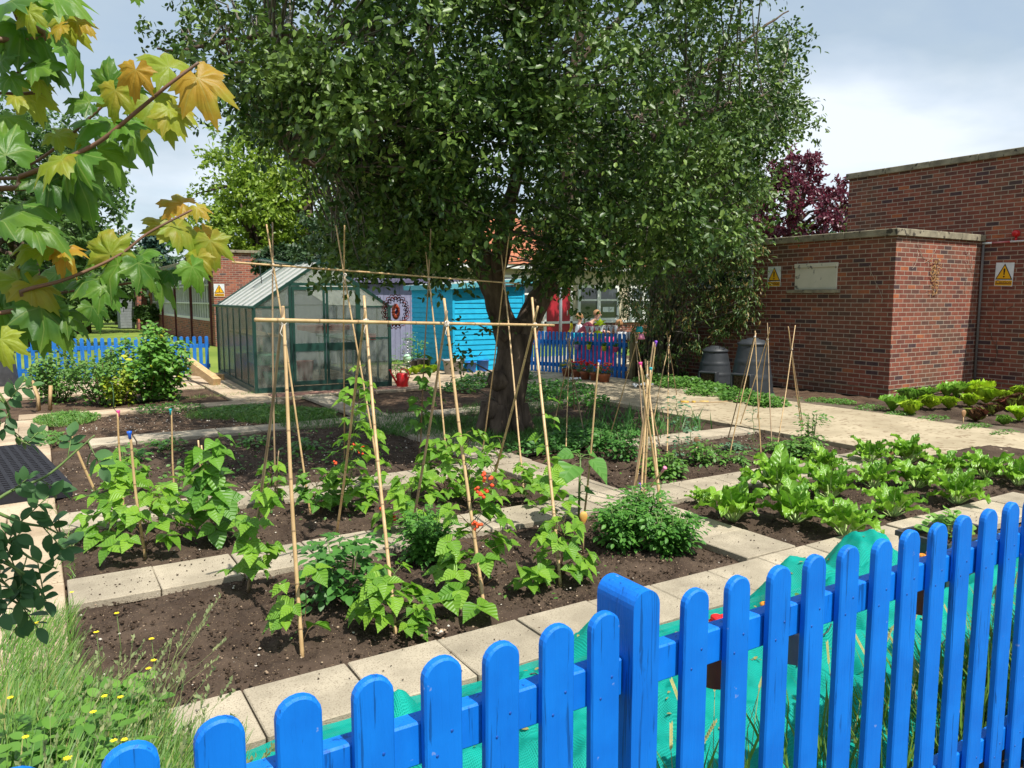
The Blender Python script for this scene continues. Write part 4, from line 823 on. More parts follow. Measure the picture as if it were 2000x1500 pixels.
bean_plant((908, 1205), .12, .09, 3, L1*1.15, 'small bean seedling of three broad leaves by the front soil edge', 5)
bean_plant((1097, 1132), .34, .18, 22, L1*.85, 'low bushy bean plant at the foot of the rightmost front cane', 6)
bean_plant((1040, 1155), .13, .10, 6, L1*.8, 'low yellowing bean plant left of the rightmost front cane', 7)
bean_plant((628, 1005), .28, .21, 22, L1*.9, 'bean plant on the middle soil strip between the second and third canes', 8, m='bean_deep')
bean_plant((703, 1003), .22, .18, 13, L1*.95, 'bean plant right of its twin on the middle soil strip below the flowers', 9)
bean_plant((530, 988), .32, .13, 14, L1*.85, 'bean plant at the foot of the farther frame on its left end', 10)
bean_plant((678, 985), 1.10, .15, 30, L1*1.05, 'tall slim bean plant with a few scarlet flowers up the second pair of canes', 11, top=tuple(FX[1]), fl=((690, 873), (704, 882), (708, 878), (655, 905)))
bean_plant((870, 975), .44, .27, 46, L1*.9, 'dense bean plant in the middle of the farther cane frame', 12)
bean_plant((800, 1040), .36, .24, 24, L1*.95, 'bean plant between the two cane frames left of the tallest one', 19, fl=((766, 1008), (772, 1012), (745, 990)))
bean_plant((1030, 985), .30, .16, 18, L1*.9, 'bean plant at the right end of the farther cane frame', 13)
bean_plant((950, 985), .55, .18, 20, L1*.8, 'bean plant on the back right leg of the nearer frame', 14, top=tuple(FX[3]))
bean_plant((1090, 1060), .95, .11, 12, L1*1.15, 'sparse bean vine with large leaves high on the right end canes', 15, top=tuple(FX[3]))
bean_plant((815, 900), 1.05, .12, 13, L1*1.45, 'large-leaved bean vine high on the third pair of the farther frame', 16, top=tuple(BX[2]), m='bean_deep', low=.3)
bean_plant((745, 965), 1.1, .10, 15, L1*.95, 'thin bean vine on the second front leg of the farther frame', 17, top=tuple(BX[1]))
bean_plant((232, 1050), .50, .25, 19, L1*1.2, 'leafy bean plant at the left end of the left-hand group, on the purple-capped cane', 21)
bean_plant((284, 1085), .42, .24, 23, L1*1.05, 'bean plant nearest to the front of the left-hand group, on the blue-capped cane', 22)
bean_plant((345, 1010), .36, .18, 9, L1*1.1, 'smaller bean plant at the back middle of the left-hand group', 23)
bean_plant((415, 1062), .66, .18, 20, L1*1.35, 'tallest bean plant of the left-hand group with big hanging leaves', 24, m='bean_deep', droopy=1.2, dense_low=1.0)
bean_plant((252, 960), .34, .18, 9, L1*1.1, 'bean plant behind the left-hand group by the pink-capped cane', 25)
def fern_plant(name, base, h, rad, n, leaf, label, cat, seed, m, tpl=SMALL, npair=3, low=.0, group=None, flat=.9):
    """bushy plant of compound leaves: stems, leaf stalks, leaflets in pairs"""
    base = G(*base) if len(base) == 2 else Vector(base); rn = random.Random(seed); r_ = np.random.default_rng(seed); root = empty(name, base, label, cat, group)
    st = MB(); P, D, Nn, S = [], [], [], []; ns = max(3, n//14)
    stems = []
    for k in range(ns):
        a = 2*PI*k/ns+rn.uniform(-.3, .3); e = Vector((math.cos(a)*rad*.55*rn.uniform(.3, 1), math.sin(a)*rad*.55*rn.uniform(.3, 1), h*rn.uniform(.7, .95))); stems.append(e); st.tube([(0, 0, 0), e*.5+Vector((e.x*.2, e.y*.2, 0)), e], [.006, .0045, .003], 5)
    for i in range(n):
        e = rn.choice(stems); t_ = rn.uniform(.15, 1); o = e*t_; a = rn.uniform(0, 2*PI); L_ = leaf*rn.uniform(2.2, 3.6)
        d = Vector((math.cos(a)+e.x*1.5/rad*.6, math.sin(a)+e.y*1.5/rad*.6, rn.uniform(-.25, .75))).normalized()
        q = o+d*L_
        if math.hypot(q.x, q.y) > rad*1.15 or q.z < .01: d.z = abs(d.z)+.3; d.normalize()
        c = np.array(d); up_ = unit(np.array([0, 0, 1.])+.4*SUNV+r_.normal(0, .25, 3)); s_ = unit(np.cross(c, up_)); ov = np.array(o)
        for k in range(npair):
            f_ = .45+.5*k/npair; dr = -np.array([0, 0, .35])*f_*f_*L_
            for w_ in (-1, 1): P.append(ov+c*L_*f_+dr); D.append(unit(c*.5+s_*w_+r_.normal(0, .1, 3)+np.array([0, 0, -.25]))); Nn.append(up_+r_.normal(0, .2, 3)); S.append(leaf*rn.uniform(.75, 1.1)*(1-.12*k))
        P.append(ov+c*L_+(-np.array([0, 0, .35])*L_)); D.append(unit(c+np.array([0, 0, -.4]))); Nn.append(up_); S.append(leaf*1.15)
    P = np.array(P); P[:, 2] = np.maximum(P[:, 2], .012)
    st.build('stem', M['stem'], root); leaves('leaves', tpl, P, D, Nn, S, m if not isinstance(m, str) else M[m], root); return root
fern_plant('tomato_plant', (1218, 1068), .33, .30, 330, .040, 'dense dark tomato bush forming the left half of the clump in the front bed', 'tomato plant', 31, 'toma', group='tomato plants')
fern_plant('tomato_plant', (1308, 1078), .30, .27, 300, .040, 'dense tomato bush on the right of the clump, next to the narrow cross path', 'tomato plant', 32, 'toma', group='tomato plants')
fern_plant('tomato_plant', (1258, 1040), .36, .26, 230, .038, 'tomato bush at the back of the clump under the capped canes', 'tomato plant', 36, 'toma', group='tomato plants')
fern_plant('tomato_plant', (833, 1095), .36, .22, 250, .040, 'dark green tomato bush between the bean plants in the front bed', 'tomato plant', 33, 'toma', group='tomato plants')
fern_plant('potato_plant', (672, 1185), .42, .19, 85, .062, 'mid-green potato plant between the first two front canes', 'potato plant', 34, 'pota', OVAL, 2)
fern_plant('potato_plant', (1300, 932), .26, .24, 110, .05, 'light green bushy potato plant behind the tomato clump', 'potato plant', 35, 'weed', OVAL, 2)
for i, (b, h, r_, n, m_, lb) in enumerate((((1375, 905), .24, .20, 70, 'weed', 'bright green young plant beside the brown wooden marker'), ((1222, 900), .34, .22, 90, 'pota', 'dark green leafy plant left of the capped canes'), ((1182, 885), .30, .30, 110, 'pota', 'spreading dark green plant in the shade by the cross path'), ((1433, 905), .14, .17, 45, 'weed', 'small light green plant left of the compost-side canes'), ((1512, 882), .14, .15, 40, 'weed', 'small light green plant under the rightmost canes'), ((1568, 892), .22, .24, 90, 'weed', 'leafy plant at the right end of the pea bed'), ((1582, 885), .45, .17, 70, 'weed', 'taller leafy plant climbing at the right end of the pea bed'), ((1440, 880), .10, .15, 25, 'pea', 'tiny grey-green plant behind the small light green one'))):
    fern_plant('young_plant', b, h, r_, n, .045, lb, 'young plant', 40+i, m_, OVAL, 2, group='young plants in the right-hand beds')
def vine(name, base, top, label, cat, seed, m, n=30, leaf=.035, spread=.08, group=None):
    base = G(*base); rn = random.Random(seed); root = empty(name, base, label, cat, group); ax = Vector(top)-base; P, D, Nn, S = [], [], [], []; st = MB()
    st.tube([ax*(k/12)+Vector((rn.uniform(-.012, .012), rn.uniform(-.012, .012), 0)) for k in range(13)], .0028, 5)
    for i in range(n):
        t_ = rn.uniform(.02, 1); a = rn.uniform(0, 2*PI); o = ax*t_+Vector((math.cos(a)*spread*rn.random(), math.sin(a)*spread*rn.random(), 0)); P.append(o); D.append((math.cos(a), math.sin(a), rn.uniform(-.3, .5))); Nn.append((rn.uniform(-.5, .5), -.4+rn.uniform(-.5, .5), 1)); S.append(leaf*rn.uniform(.7, 1.3))
        st.tube([ax*t_, o], .0012, 4)
    st.build('stem', M['stem'], root); leaves('leaves', OVAL, P, D, Nn, S, M[m], root); return root
PT = 'pea plants climbing canes'
def onC(bx, tx, by, f, ty): return G(bx, by).lerp(RD(tx, ty, math.hypot(*G(bx, by).xy)), f)
vine('pea_plant', (1328, 905), onC(1328, 1320, 905, 1, 775), 'grey-green pea plant climbing the canes right of the capped canes', 'pea plant', 1, 'pea', 90, .05, .13, PT)
vine('pea_plant', (1345, 900), onC(1345, 1352, 900, 1, 810), 'second grey-green pea plant leaning right beside the first', 'pea plant', 2, 'pea', 50, .05, .10, PT)
vine('pea_plant', (1472, 880), onC(1472, 1470, 880, 1, 790), 'thin withered pea plant on the wigwam by the compost bins', 'pea plant', 3, 'pea', 26, .03, .07, PT)
vine('pea_plant', (1566, 870), onC(1566, 1560, 870, 1, 775), 'thin pea shoot on the rightmost wigwam', 'pea plant', 4, 'pea', 26, .03, .05, PT)
vine('pea_plant', (1268, 925), onC(1268, 1262, 925, 1, 850), 'short pea plant behind the capped canes', 'pea plant', 5, 'pea', 40, .04, .10, PT)
# sunflower seedling ---------------------------------------------------
HEART = tri_tpl([(.06, .30), (.18, .43), (.36, .42), (.58, .30), (.80, .13)], .07, .32)
sf = empty('sunflower_plant', G(1130, 1022), 'young sunflower with broad heart-shaped leaves on a thick stem behind the orange spoon', 'sunflower')
hh = RD(1150, 895, math.hypot(*G(1130, 1022).xy)).z
st = MB().tube([(0, 0, -.02), (.004, 0, hh*.5), (.012, 0, hh)], [.010, .009, .007], 8)
P, D, Nn, S = [], [], [], []
SF = [(1.0, (1, .1, -.35), .20), (1.0, (-.9, .2, .0), .15), (.98, (.3, -.8, -.6), .21), (.99, (0, .9, .1), .13), (.9, (-1, -.5, -.35), .25), (.86, (-1.2, .5, -.5), .20), (.55, (.9, .5, -.3), .12), (.45, (.9, -.3, -.1), .10), (.38, (-.8, -.2, -.1), .09), (1.0, (.6, .7, 0), .10), (.7, (-.9, .4, -.3), .16), (.3, (.7, .3, 0), .08)]
for f_, d_, s_ in SF:
    o = Vector((.01*f_, 0, hh*f_)); dv = Vector((d_[0], d_[1], max(.1, .5+d_[2]))).normalized(); e = o+dv*s_*.45; st.tube([o, (o+e)/2+Vector((0, 0, .01)), e], [.004, .003, .0025], 5); P.append(e); D.append(d_); Nn.append((d_[0]*.3, -.45, 1)); S.append(s_)
st.build('stem', M['stem'], sf); leaves('leaves', HEART, P, D, Nn, S, leafmat('sunflower_leaf', (.12, .30, .045), (.08, .22, .035), .3, .5, vein=((.26, .44, .12), .7, 26)), sf, smooth=True)
# chard ----------------------------------------------------------------
M['chard'] = leafmat('chard_leaf', (.26, .47, .035), (.12, .30, .022), .30, .38, vein=((.34, .50, .10), .55, 40), spec=.6)
M['rib'] = mat('chard_rib', (.45, .58, .22), (.35, .48, .15), 30, .4)
def chard(base, sz, label, seed):
    base = G(*base) if len(base) == 2 else Vector(base); rn = random.Random(seed); root = empty('chard_plant', base, label, 'chard', 'chard plants in the right-hand bed'); lf = MB(); rb = MB(); n = rn.randint(13, 17)
    ul = []
    for k in range(n):
        a = k*2.4+rn.uniform(-.3, .3); inner = k/n; el0 = R(38+42*inner+rn.uniform(-8, 8)); Lp = sz*(.26+.10*inner)*rn.uniform(.8, 1.1); Lb = sz*(.52)*rn.uniform(.75, 1.15); W_ = Lb*rn.uniform(.27, .36)
        out_ = Vector((math.cos(a), math.sin(a), 0)); p = out_*.012; el = el0; pts = [p]; 
        for i in range(3): p = p+(out_*math.cos(el)+Vector((0, 0, math.sin(el))))*Lp/3; pts.append(p)
        s_ = Vector((-math.sin(a), math.cos(a), 0)); tw = rn.uniform(-.5, .5); curl = rn.uniform(.9, 1.9)*(1.0-.35*inner); NB_ = 11; rows = []; cpts = [p]
        for i in range(NB_+1):
            t_ = i/NB_; w_ = W_*(math.sin(min(1, (t_*.93+.07))**.62*PI))**.8 if t_ < 1 else .004; w_ = max(w_, .004); nrm = (-out_*math.sin(el)+Vector((0, 0, math.cos(el)))); sv = (s_*math.cos(tw*t_)+nrm*math.sin(tw*t_)); n2v = nrm
            row = []
            for j in range(-4, 5):
                u = j/4; ruf = .055*sz*abs(u)**1.5*math.sin(t_*17+seed+j*1.3+(3 if u > 0 else 0))+.016*sz*math.sin(t_*38+abs(u)*9+k); cup = .30*w_*u*u
                row.append(p+sv*w_*u*(.93)+n2v*(cup+ruf)); ul.append((.5+u*.4, t_))
            rows.append(row); 
            if i < NB_:
                el -= curl/NB_*(.5+1.3*t_); p = p+(out_*math.cos(el)+Vector((0, 0, math.sin(el))))*Lb/NB_; cpts.append(p)
        vs = [v for r__ in rows for v in r__]; vs = [Vector((v.x, v.y, max(v.z, .008))) for v in vs]; lf.add(vs, [(i*9+j, i*9+j+1, (i+1)*9+j+1, (i+1)*9+j) for i in range(NB_) for j in range(8)], 0, True)
        pr_ = pts+[c_+Vector((0, 0, -.002)) for c_ in cpts[1:9]]; pr_ = [Vector((v.x, v.y, max(v.z, .006))) for v in pr_]; rb.tube(pr_, [sz*.020*(1-.80*i/len(pr_)) for i in range(len(pr_))], 5)
    o = lf.build('leaves', M['chard'], root); me = o.data; uvl = me.uv_layers.new(name='UVMap'); ua = np.array(ul); idx = np.empty(len(me.loops), np.int32); me.loops.foreach_get('vertex_index', idx); uvl.data.foreach_set('uv', ua[idx].reshape(-1))
    rb.build('leaf_stalks', M['rib'], root); return root
CH = [((1432, 1020), .50, 'chard plant at the near left corner of the chard bed'), ((1650, 1050), .47, 'chard plant nearest to the camera in the chard bed'), ((1553, 1022), .50, 'chard plant in the front row, between the corner plant and the nearest one'),
      ((1742, 1010), .44, 'chard plant in the front row just left of the black trough'), ((1868, 985), .48, 'chard plant in the front row behind the black trough'), ((1520, 965), .56, 'tall chard plant in the back row, second from the left'),
      ((1620, 975), .46, 'chard plant in the middle of the bed behind the nearest one'), ((1706, 955), .42, 'chard plant in the middle of the bed, left of centre'), ((1790, 955), .44, 'chard plant in the middle of the bed, right of centre'),
      ((1610, 925), .40, 'chard plant in the back row beside the cross path'), ((1700, 905), .42, 'chard plant in the back row nearest to the concrete path corner'), ((1775, 905), .46, 'tall pale chard plant in the back row by the concrete path'),
      ((1845, 930), .42, 'chard plant in the back row, second from the right'), ((1925, 935), .48, 'chard plant in the back row near its right end'), ((1988, 950), .42, 'chard plant cut off by the right edge of the photo'), ((1372, 985), .22, 'small flopped chard leaf tuft left of the corner plant')]
for i, (b, s_, lb) in enumerate(CH): chard(b, s_*.86, lb, i+1)
# lettuces -------------------------------------------------------------
LG = leafmat('lettuce_green', (.46, .64, .03), (.32, .54, .02), .35, .4); LR = leafmat('lettuce_red', (.14, .03, .02), (.09, .05, .02), .25, .4, yel=((.22, .28, .04), .2)); LD = leafmat('lettuce_cos', (.24, .44, .05), (.15, .34, .035), .3, .4)
def rosette(name, base, rad, h, nrings, m, label, cat, seed, frill=.03, group=None, upright=False):
    base = G(*base); rn = random.Random(seed); lf = MB()
    for k in range(nrings):
        a = k*2.4; f_ = k/nrings; el = R((55 if upright else 12)+f_*(30 if upright else 60)); L_ = rad*(1.05-.3*f_)*(1 if not upright else h/rad); out_ = Vector((math.cos(a), math.sin(a), 0)); s_ = Vector((-math.sin(a), math.cos(a), 0)); p = Vector((0, 0, .01)); vs = []
        for i in range(6):
            t_ = i/5; w_ = L_*.42*math.sin(.2+t_*2.2)+.002
            for j in range(-3, 4):
                u = j/3; fr__ = frill*(t_*abs(u)+t_**3)*math.sin(j*3.1+i*2.3+k); nv = -out_*math.sin(el)+Vector((0, 0, math.cos(el))); q = p+s_*w_*u+nv*(w_*.35*u*u+fr__); vs.append((q.x, q.y, max(.005, q.z)))
            el += .18 if not upright else -.12; p = p+(out_*math.cos(el)+Vector((0, 0, math.sin(el))))*L_/5*(h/rad if not upright and f_ > .5 else 1)
        lf.add(vs, [(i*7+j, i*7+j+1, (i+1)*7+j+1, (i+1)*7+j) for i in range(5) for j in range(6)], 0, True)
    o = lf.build(name, m); o.location = base; o.rotation_euler = (0, 0, seed*1.3); q_ = 1.12+.14*(seed % 3); o.scale = (q_, q_, q_*1.25); return tag(o, label, cat, group)
LT = [((1778, 812), .15, .15, LG, 0, 'round bright green frilly lettuce at the left of the lettuce patch'), ((1817, 800), .13, .10, LG, 0, 'bright green frilly lettuce second from the left, behind the round one'), ((1853, 800), .15, .13, LG, 0, 'large bright green frilly lettuce in the front row left of the wooden spoon'), ((1893, 795), .14, .12, LG, 0, 'bright green frilly lettuce behind the wooden spoon'),
      ((1925, 790), .17, .13, LG, 0, 'bright green frilly lettuce in the middle of the patch against the wall'), ((1962, 785), .14, .12, LG, 0, 'bright green frilly lettuce near the right end of the back row'), ((1992, 778), .14, .12, LG, 0, 'bright green frilly lettuce cut off by the right edge'),
      ((1743, 805), .11, .17, LD, 1, 'dark green upright lettuce at the foot of the brick corner'), ((1812, 780), .09, .17, LD, 1, 'pale upright cos lettuce beside the sunlit end wall'), ((1848, 778), .10, .17, LD, 1, 'upright cos lettuce against the sunlit end wall, right of the pale one'), ((1868, 778), .09, .19, LD, 1, 'upright cos lettuce near the dark inside corner'), ((1890, 776), .11, .22, LG, 1, 'tall bright upright lettuce in the inside corner of the walls'), ((1917, 774), .12, .21, LG, 1, 'tall bright upright lettuce just right of the inside corner'),
      ((1905, 825), .12, .09, LR, 0, 'dark red lettuce nearest the path, right of the wooden spoon'), ((1938, 812), .13, .12, LR, 0, 'dark red frilly lettuce in the middle of the red group'), ((1965, 803), .14, .12, LR, 0, 'dark red frilly lettuce at the back of the red group'), ((1992, 798), .14, .12, LR, 0, 'dark red frilly lettuce cut off by the right edge'),
      ((1960, 832), .10, .10, LD, 0, 'small loose green lettuce in front of the red group'), ((1990, 824), .08, .16, LG, 1, 'upright bright green lettuce in front of the red group by the right edge'), ((1775, 790), .16, .08, LD, 0, 'flat pale green lettuce between the brick corner and the round lettuce')]
for i, (b, r_, h_, m_, up_, lb) in enumerate(LT): rosette('lettuce', b, r_, h_, 22 if not up_ else 14, m_, lb, 'lettuce', i+1, .045 if not up_ else .015, 'lettuces by the brick wall', bool(up_))
for i, x in enumerate((800, 812, 824, 836, 847)): rosette('lettuce', (x, 733-i), .13, .11, 12, LG, 'small lettuce %s of the row before the turquoise shed' % ('at the left end', 'second from the left end', 'in the middle', 'second from the right end', 'at the right end')[i], 'lettuce', 30+i, .03, 'lettuce row by the shed')
# low ground cover -----------------------------------------------------
def patch(name, polys, n, size, m, tpl=OVAL, hmax=.05, seed=0, world=False, up=.6, kind='stuff', jitter=.0):
    r_ = np.random.default_rng(seed); P = []
    tot = sum(w_ for *_, w_ in polys)
    for (x, y, rx, ry_, w_) in polys:
        k = int(n*w_/tot); a = r_.uniform(0, 2*PI, k); q = np.sqrt(r_.random(k)); c_ = G(x, y) if not world else Vector((x, y, 0)); X = c_.x+np.cos(a)*q*rx; Y = c_.y+np.sin(a)*q*ry_; edge = 1-q**2; P.append(np.stack([X, Y, r_.random(k)*hmax*(.3+.7*edge)+.005], 1))
    P = np.concatenate(P); k = len(P); a = r_.uniform(0, 2*PI, k); D = np.stack([np.cos(a), np.sin(a), r_.uniform(.0, up*1.6, k)], 1); Nn = np.stack([r_.normal(0, .4, k), r_.normal(-.2, .4, k), np.ones(k)], 1)
    return tag(leaves(name, tpl, P, D, Nn, r_.uniform(.6, 1.2, k)*size, m), kind=kind)
BL = (np.array([(-.035, 0, 0), (.035, 0, 0), (-.026, .5, .03), (.026, .5, .03), (0, 1, -.12)], float), np.array([(0, 1, 3), (0, 3, 2), (2, 3, 4)], int))
patch('weeds', [(1290, 750, .5, .6, 1), (1340, 757, .55, .5, 1.3), (1400, 772, .6, .45, 1.3), (1450, 785, .4, .35, 1), (1500, 795, .3, .3, .8), (1300, 730, .5, .6, .8)], 4200, .07, M['weed'], hmax=.20, seed=1)
patch('weeds', [(1640, 788, .28, .22, 1), (1600, 785, .25, .2, .6), (1700, 800, .3, .2, .5), (1755, 812, .35, .15, .5), (1820, 822, .4, .12, .5), (1900, 838, .4, .10, .5), (1960, 850, .3, .08, .3)], 2600, .03, M['weed'], hmax=.07, seed=2)
patch('weeds', [(480, 805, .7, .6, 1.2), (560, 812, .7, .6, 1.5), (330, 800, .5, .5, .4), (130, 820, .4, .6, .8), (90, 860, .2, .5, .3)], 4200, .05, M['weed'], hmax=.07, seed=3)
patch('grass', [(480, 808, .8, .6, 1.2), (560, 815, .7, .6, 1.5), (130, 822, .35, .6, .9)], 6000, .10, M['grass'], BL, .01, 4, up=1.5)
M['lushgrass'] = leafmat('lush_grass', (.10, .24, .035), (.05, .14, .02), .3, .5)
patch('grass', [(880, 835, .9, .8, 2), (780, 830, .7, .9, 1), (960, 860, .7, .5, 1.2), (1080, 835, .7, .6, 1.6), (1000, 800, .8, .7, 1), (620, 830, .5, .4, .4)], 11000, .10, M['lushgrass'], BL, .01, 5, up=1.7)
patch('weeds', [(1000, 740, .5, .6, 1), (1090, 765, .7, .7, 1.6), (950, 750, .6, .6, 1.2), (1060, 780, .5, .5, 1), (900, 765, .4, .4, .5), (1140, 790, .4, .4, .6)], 2600, .08, M['toma'], hmax=.22, seed=6)
patch('weeds', [(1120, 865, .5, .35, 1), (1160, 850, .6, .45, 1), (1060, 880, .5, .3, .7)], 1500, .06, M['pota'], hmax=.14, seed=7)
patch('seedlings', [(1.9, 8.6, 1.6, .9, 1), (1.6, 7.4, 1.4, .5, .8), (2.7, 7.9, .7, .6, .6)], 420, .045, M['weed'], hmax=.03, seed=8, world=True)
patch('seedlings', [(2.0, 3.9, 1.6, .6, 1), (1.8, 5.6, 1.5, .5, 1), (5.8, 3.9, 1.5, .6, 1), (5.8, 5.7, 1.5, .6, 1.6)], 260, .028, M['weed'], hmax=.02, seed=9, world=True)
patch('grass', [(330, 782, .6, .12, 1), (460, 772, .9, .15, 1), (600, 778, 1.0, .12, 1), (420, 757, .8, .4, .6), (100, 1010, .05, 1.4, .5), (135, 1080, .04, .6, .4)], 900, .07, M['grass'], BL, .005, 10, up=1.5)
patch('onion_leaves', [(1230, 845, .55, .6, 1.3), (1290, 830, .5, .5, 1), (1190, 815, .4, .5, .8), (1355, 840, .35, .15, .3)], 330, .24, M['pota'], BL, .01, 11, up=2.4)
# scattered small plants in the third bed
for i, (b, h, r_, n, lb) in enumerate((((245, 905), .16, .22, 26, 'low blue-green squash plant behind the left bean group'), ((590, 880), .10, .18, 24, 'flat young plant in the third bed left of the canes'), ((330, 880), .14, .2, 24, 'low squash-like plant at the path edge behind the tall bean'), ((500, 870), .10, .15, 16, 'tiny plant in the third bed near its front edge'))):
    fern_plant('young_plant', b, h, r_, n, .06, lb, 'young plant', 60+i, 'toma', OVAL, 2, group='young plants in the left beds')
for i, (x, y, h, lb) in enumerate(((222, 800, .42, 'bolted onion stalk beside the pink-capped cane'), (540, 790, .2, 'thin dry stalk in front of the greenhouse'))):
    b = G(x, y); o = MB().tube([(0, 0, 0), (.01, 0, h*.5), (0, .01, h*.9), (-.02, .01, h), (-.045, .01, h*.97)], [.008, .007, .006, .006, .004], 6).build('onion_stalk', M['pea']); o.location = b; tag(o, lb, 'stalk')
# bushes in the left bed -----------------------------------------------
def bush(name, base, h, rad, n, leaf, m, label, cat, seed, tpl=OVAL, nst=14, group=None, top_narrow=.5, smooth=False, lift=.05):
    base = G(*base) if len(base) == 2 else Vector(base); rn = random.Random(seed); r_ = np.random.default_rng(seed); root = empty(name, base, label, cat, group); st = MB(); P, D, Nn = [], [], []
    per = n//nst
    for k in range(nst):
        a = rn.uniform(0, 2*PI); rr__ = rad*math.sqrt(rn.random()); hh_ = h*(1-.45*(rr__/rad)**2)*rn.uniform(.7, 1.05); e = Vector((math.cos(a)*rr__, math.sin(a)*rr__, hh_)); o = Vector((e.x*.25, e.y*.25, 0)); md = o.lerp(e, .5)+Vector((e.x*.12, e.y*.12, h*.08))
        st.tube([o, md, e], [.008, .006, .003], 5)
        for i in range(per):
            t_ = rn.uniform(lift, 1)**.8; q = (o.lerp(md, t_*2) if t_ < .5 else md.lerp(e, t_*2-1)); sp = rad*.32*(1.15-t_*top_narrow); q = q+Vector((rn.gauss(0, sp*.5), rn.gauss(0, sp*.5), rn.gauss(0, sp*.35))); P.append((q.x, q.y, max(.02, q.z))); b_ = rn.uniform(0, 2*PI); D.append((math.cos(b_), math.sin(b_), rn.uniform(-.7, .3))); Nn.append((rn.gauss(0, .4)+.1, rn.gauss(-.35, .4), 1))
    st.build('stems', M['stemr'], root); leaves('leaves', tpl, P, D, Nn, r_.uniform(.6, 1.15, len(P))*leaf, m, root, smooth=smooth); return root
RB = leafmat('raspberry_leaf', (.18, .38, .05), (.10, .26, .035), .3, .5, yel=((.50, .52, .03), .04)); CB = leafmat('currant_leaf', (.15, .30, .045), (.08, .19, .03), .3, .5)
bush('currant_bush', (120, 785), .95, .50, 2000, .07, CB, 'leftmost currant bush in front of the far blue fence', 'bush', 1)
bush('currant_bush', (200, 792), .95, .48, 1500, .07, CB, 'loose currant bush in the middle of the bed before the far fence', 'bush', 2)
bush('raspberry_bush', (282, 785), 1.45, .50, 2300, .095, RB, 'tallest raspberry bush in front of the far blue fence', 'bush', 3, nst=18)
bush('raspberry_bush', (325, 782), 1.25, .44, 1700, .095, RB, 'raspberry bush at the right end of the row by the timbers', 'bush', 4, nst=14)
bush('raspberry_bush', (240, 792), .62, .35, 700, .075, leafmat('yellow_leaf', (.45, .48, .03), (.20, .34, .03), .3, .5), 'low raspberry growth with yellow leaves at the front of the bush row', 'bush', 5, nst=10)
# ================================================================ TREES
def crown_leaves(name, P, leaf, m, parent, seed, tpl=SMALL, per=60, spread=.35, squash=.8, upb=.5, droop=.3):
    r_ = np.random.default_rng(seed); P = np.asarray(P); k = len(P); idx = np.repeat(np.arange(k), per); N_ = len(idx)
    nt_ = 7; tw_ = unit(r_.normal(0, 1, (k, nt_, 3))+np.array([0, 0, .25])); ti = r_.integers(0, nt_, N_); ax = tw_[idx, ti]; t_ = r_.random((N_, 1))**.75; ln = (.6+.7*r_.random((k, nt_)))[idx, ti][:, None]
    off = ax*t_*ln*spread*1.15*np.array([1, 1, squash])+r_.normal(0, 1, (N_, 3))*spread*.07-np.array([0, 0, 1.])*(t_**2)*spread*.25*droop*2
    D = ax*.7+r_.normal(0, .6, (N_, 3))+np.array([0, 0, -droop]); Nn = r_.normal(0, .5, (N_, 3))+np.array([0, -.25, upb])+ax*.35
    return leaves(name, tpl, P[idx]+off, D, Nn, leaf*r_.uniform(.65, 1.2, N_), m, parent)
def inpoly(x, y, pl):
    c = False; n = len(pl); j = n-1
    for i in range(n):
        if (pl[i][1] > y) != (pl[j][1] > y) and x < (pl[j][0]-pl[i][0])*(y-pl[i][1])/(pl[j][1]-pl[i][1]+1e-9)+pl[i][0]: c = not c
        j = i
    return c
TB = G(985, 842)
main = empty('apple_tree', TB, 'big gnarled tree with a forked trunk and wide dark crown among the beds', 'tree')
def lw(x, y, Y): return RY(x, y, Y)
def limb(mb, pts, r0, r1, n=12, seed=0):
    # smooth through points
    q = []; P_ = [Vector(p) for p in pts]
    for i in range(len(P_)-1):
        a, b, c, d = P_[max(i-1, 0)], P_[i], P_[i+1], P_[min(i+2, len(P_)-1)]
        for k in range(6):
            t_ = k/6; q.append(.5*((2*b)+(-a+c)*t_+(2*a-5*b+4*c-d)*t_*t_+(-a+3*b-3*c+d)*t_**3))
    q.append(P_[-1]); L_ = len(q); rad = [(r0+(r1-r0)*(i/(L_-1))**.8)*(1+.10*noise.noise(Vector((i*.7, seed, 0)))) for i in range(L_)]; mb.tube(q, rad, n); return q
Yt = TB.y; tk = MB()
tq = limb(tk, [TB+Vector((0, 0, -.15)), lw(987, 790, Yt), lw(1000, 720, Yt), lw(1008, 655, Yt)], .29, .20, 18, 1)
lA = limb(tk, [lw(1003, 690, Yt), lw(972, 600, Yt-.02), lw(945, 520, Yt-.05), lw(905, 400, Yt-.15), lw(880, 310, Yt-.2), lw(855, 200, Yt-.3), lw(835, 60, Yt-.4), lw(845, -120, Yt-.3)], .18, .05, 14, 2)
lB = limb(tk, [lw(1000, 690, Yt), lw(1045, 600, Yt+.02), lw(1085, 520, Yt+.1), lw(1105, 420, Yt+.2), lw(1112, 250, Yt+.3), lw(1128, 110, Yt+.4), lw(1140, -60, Yt+.5), lw(1130, -250, Yt+.5)], .18, .05, 14, 3)
lC = limb(tk, [lw(960, 560, Yt), lw(985, 450, Yt-.4), lw(1010, 330, Yt-.9), lw(1020, 200, Yt-1.2), lw(1000, 40, Yt-1.4)], .13, .04, 10, 4)
lD = limb(tk, [lw(885, 345, Yt-.18), lw(800, 325, Yt-.5), lw(730, 310, Yt-.9), lw(650, 330, Yt-1.2), lw(560, 300, Yt-1.3)], .09, .02, 8, 5)
lE = limb(tk, [lw(870, 260, Yt-.25), lw(780, 75, Yt-.2), lw(640, 75, Yt), lw(500, 70, Yt+.2), lw(380, 95, Yt+.3), lw(300, 95, Yt+.3)], .07, .010, 8, 6)
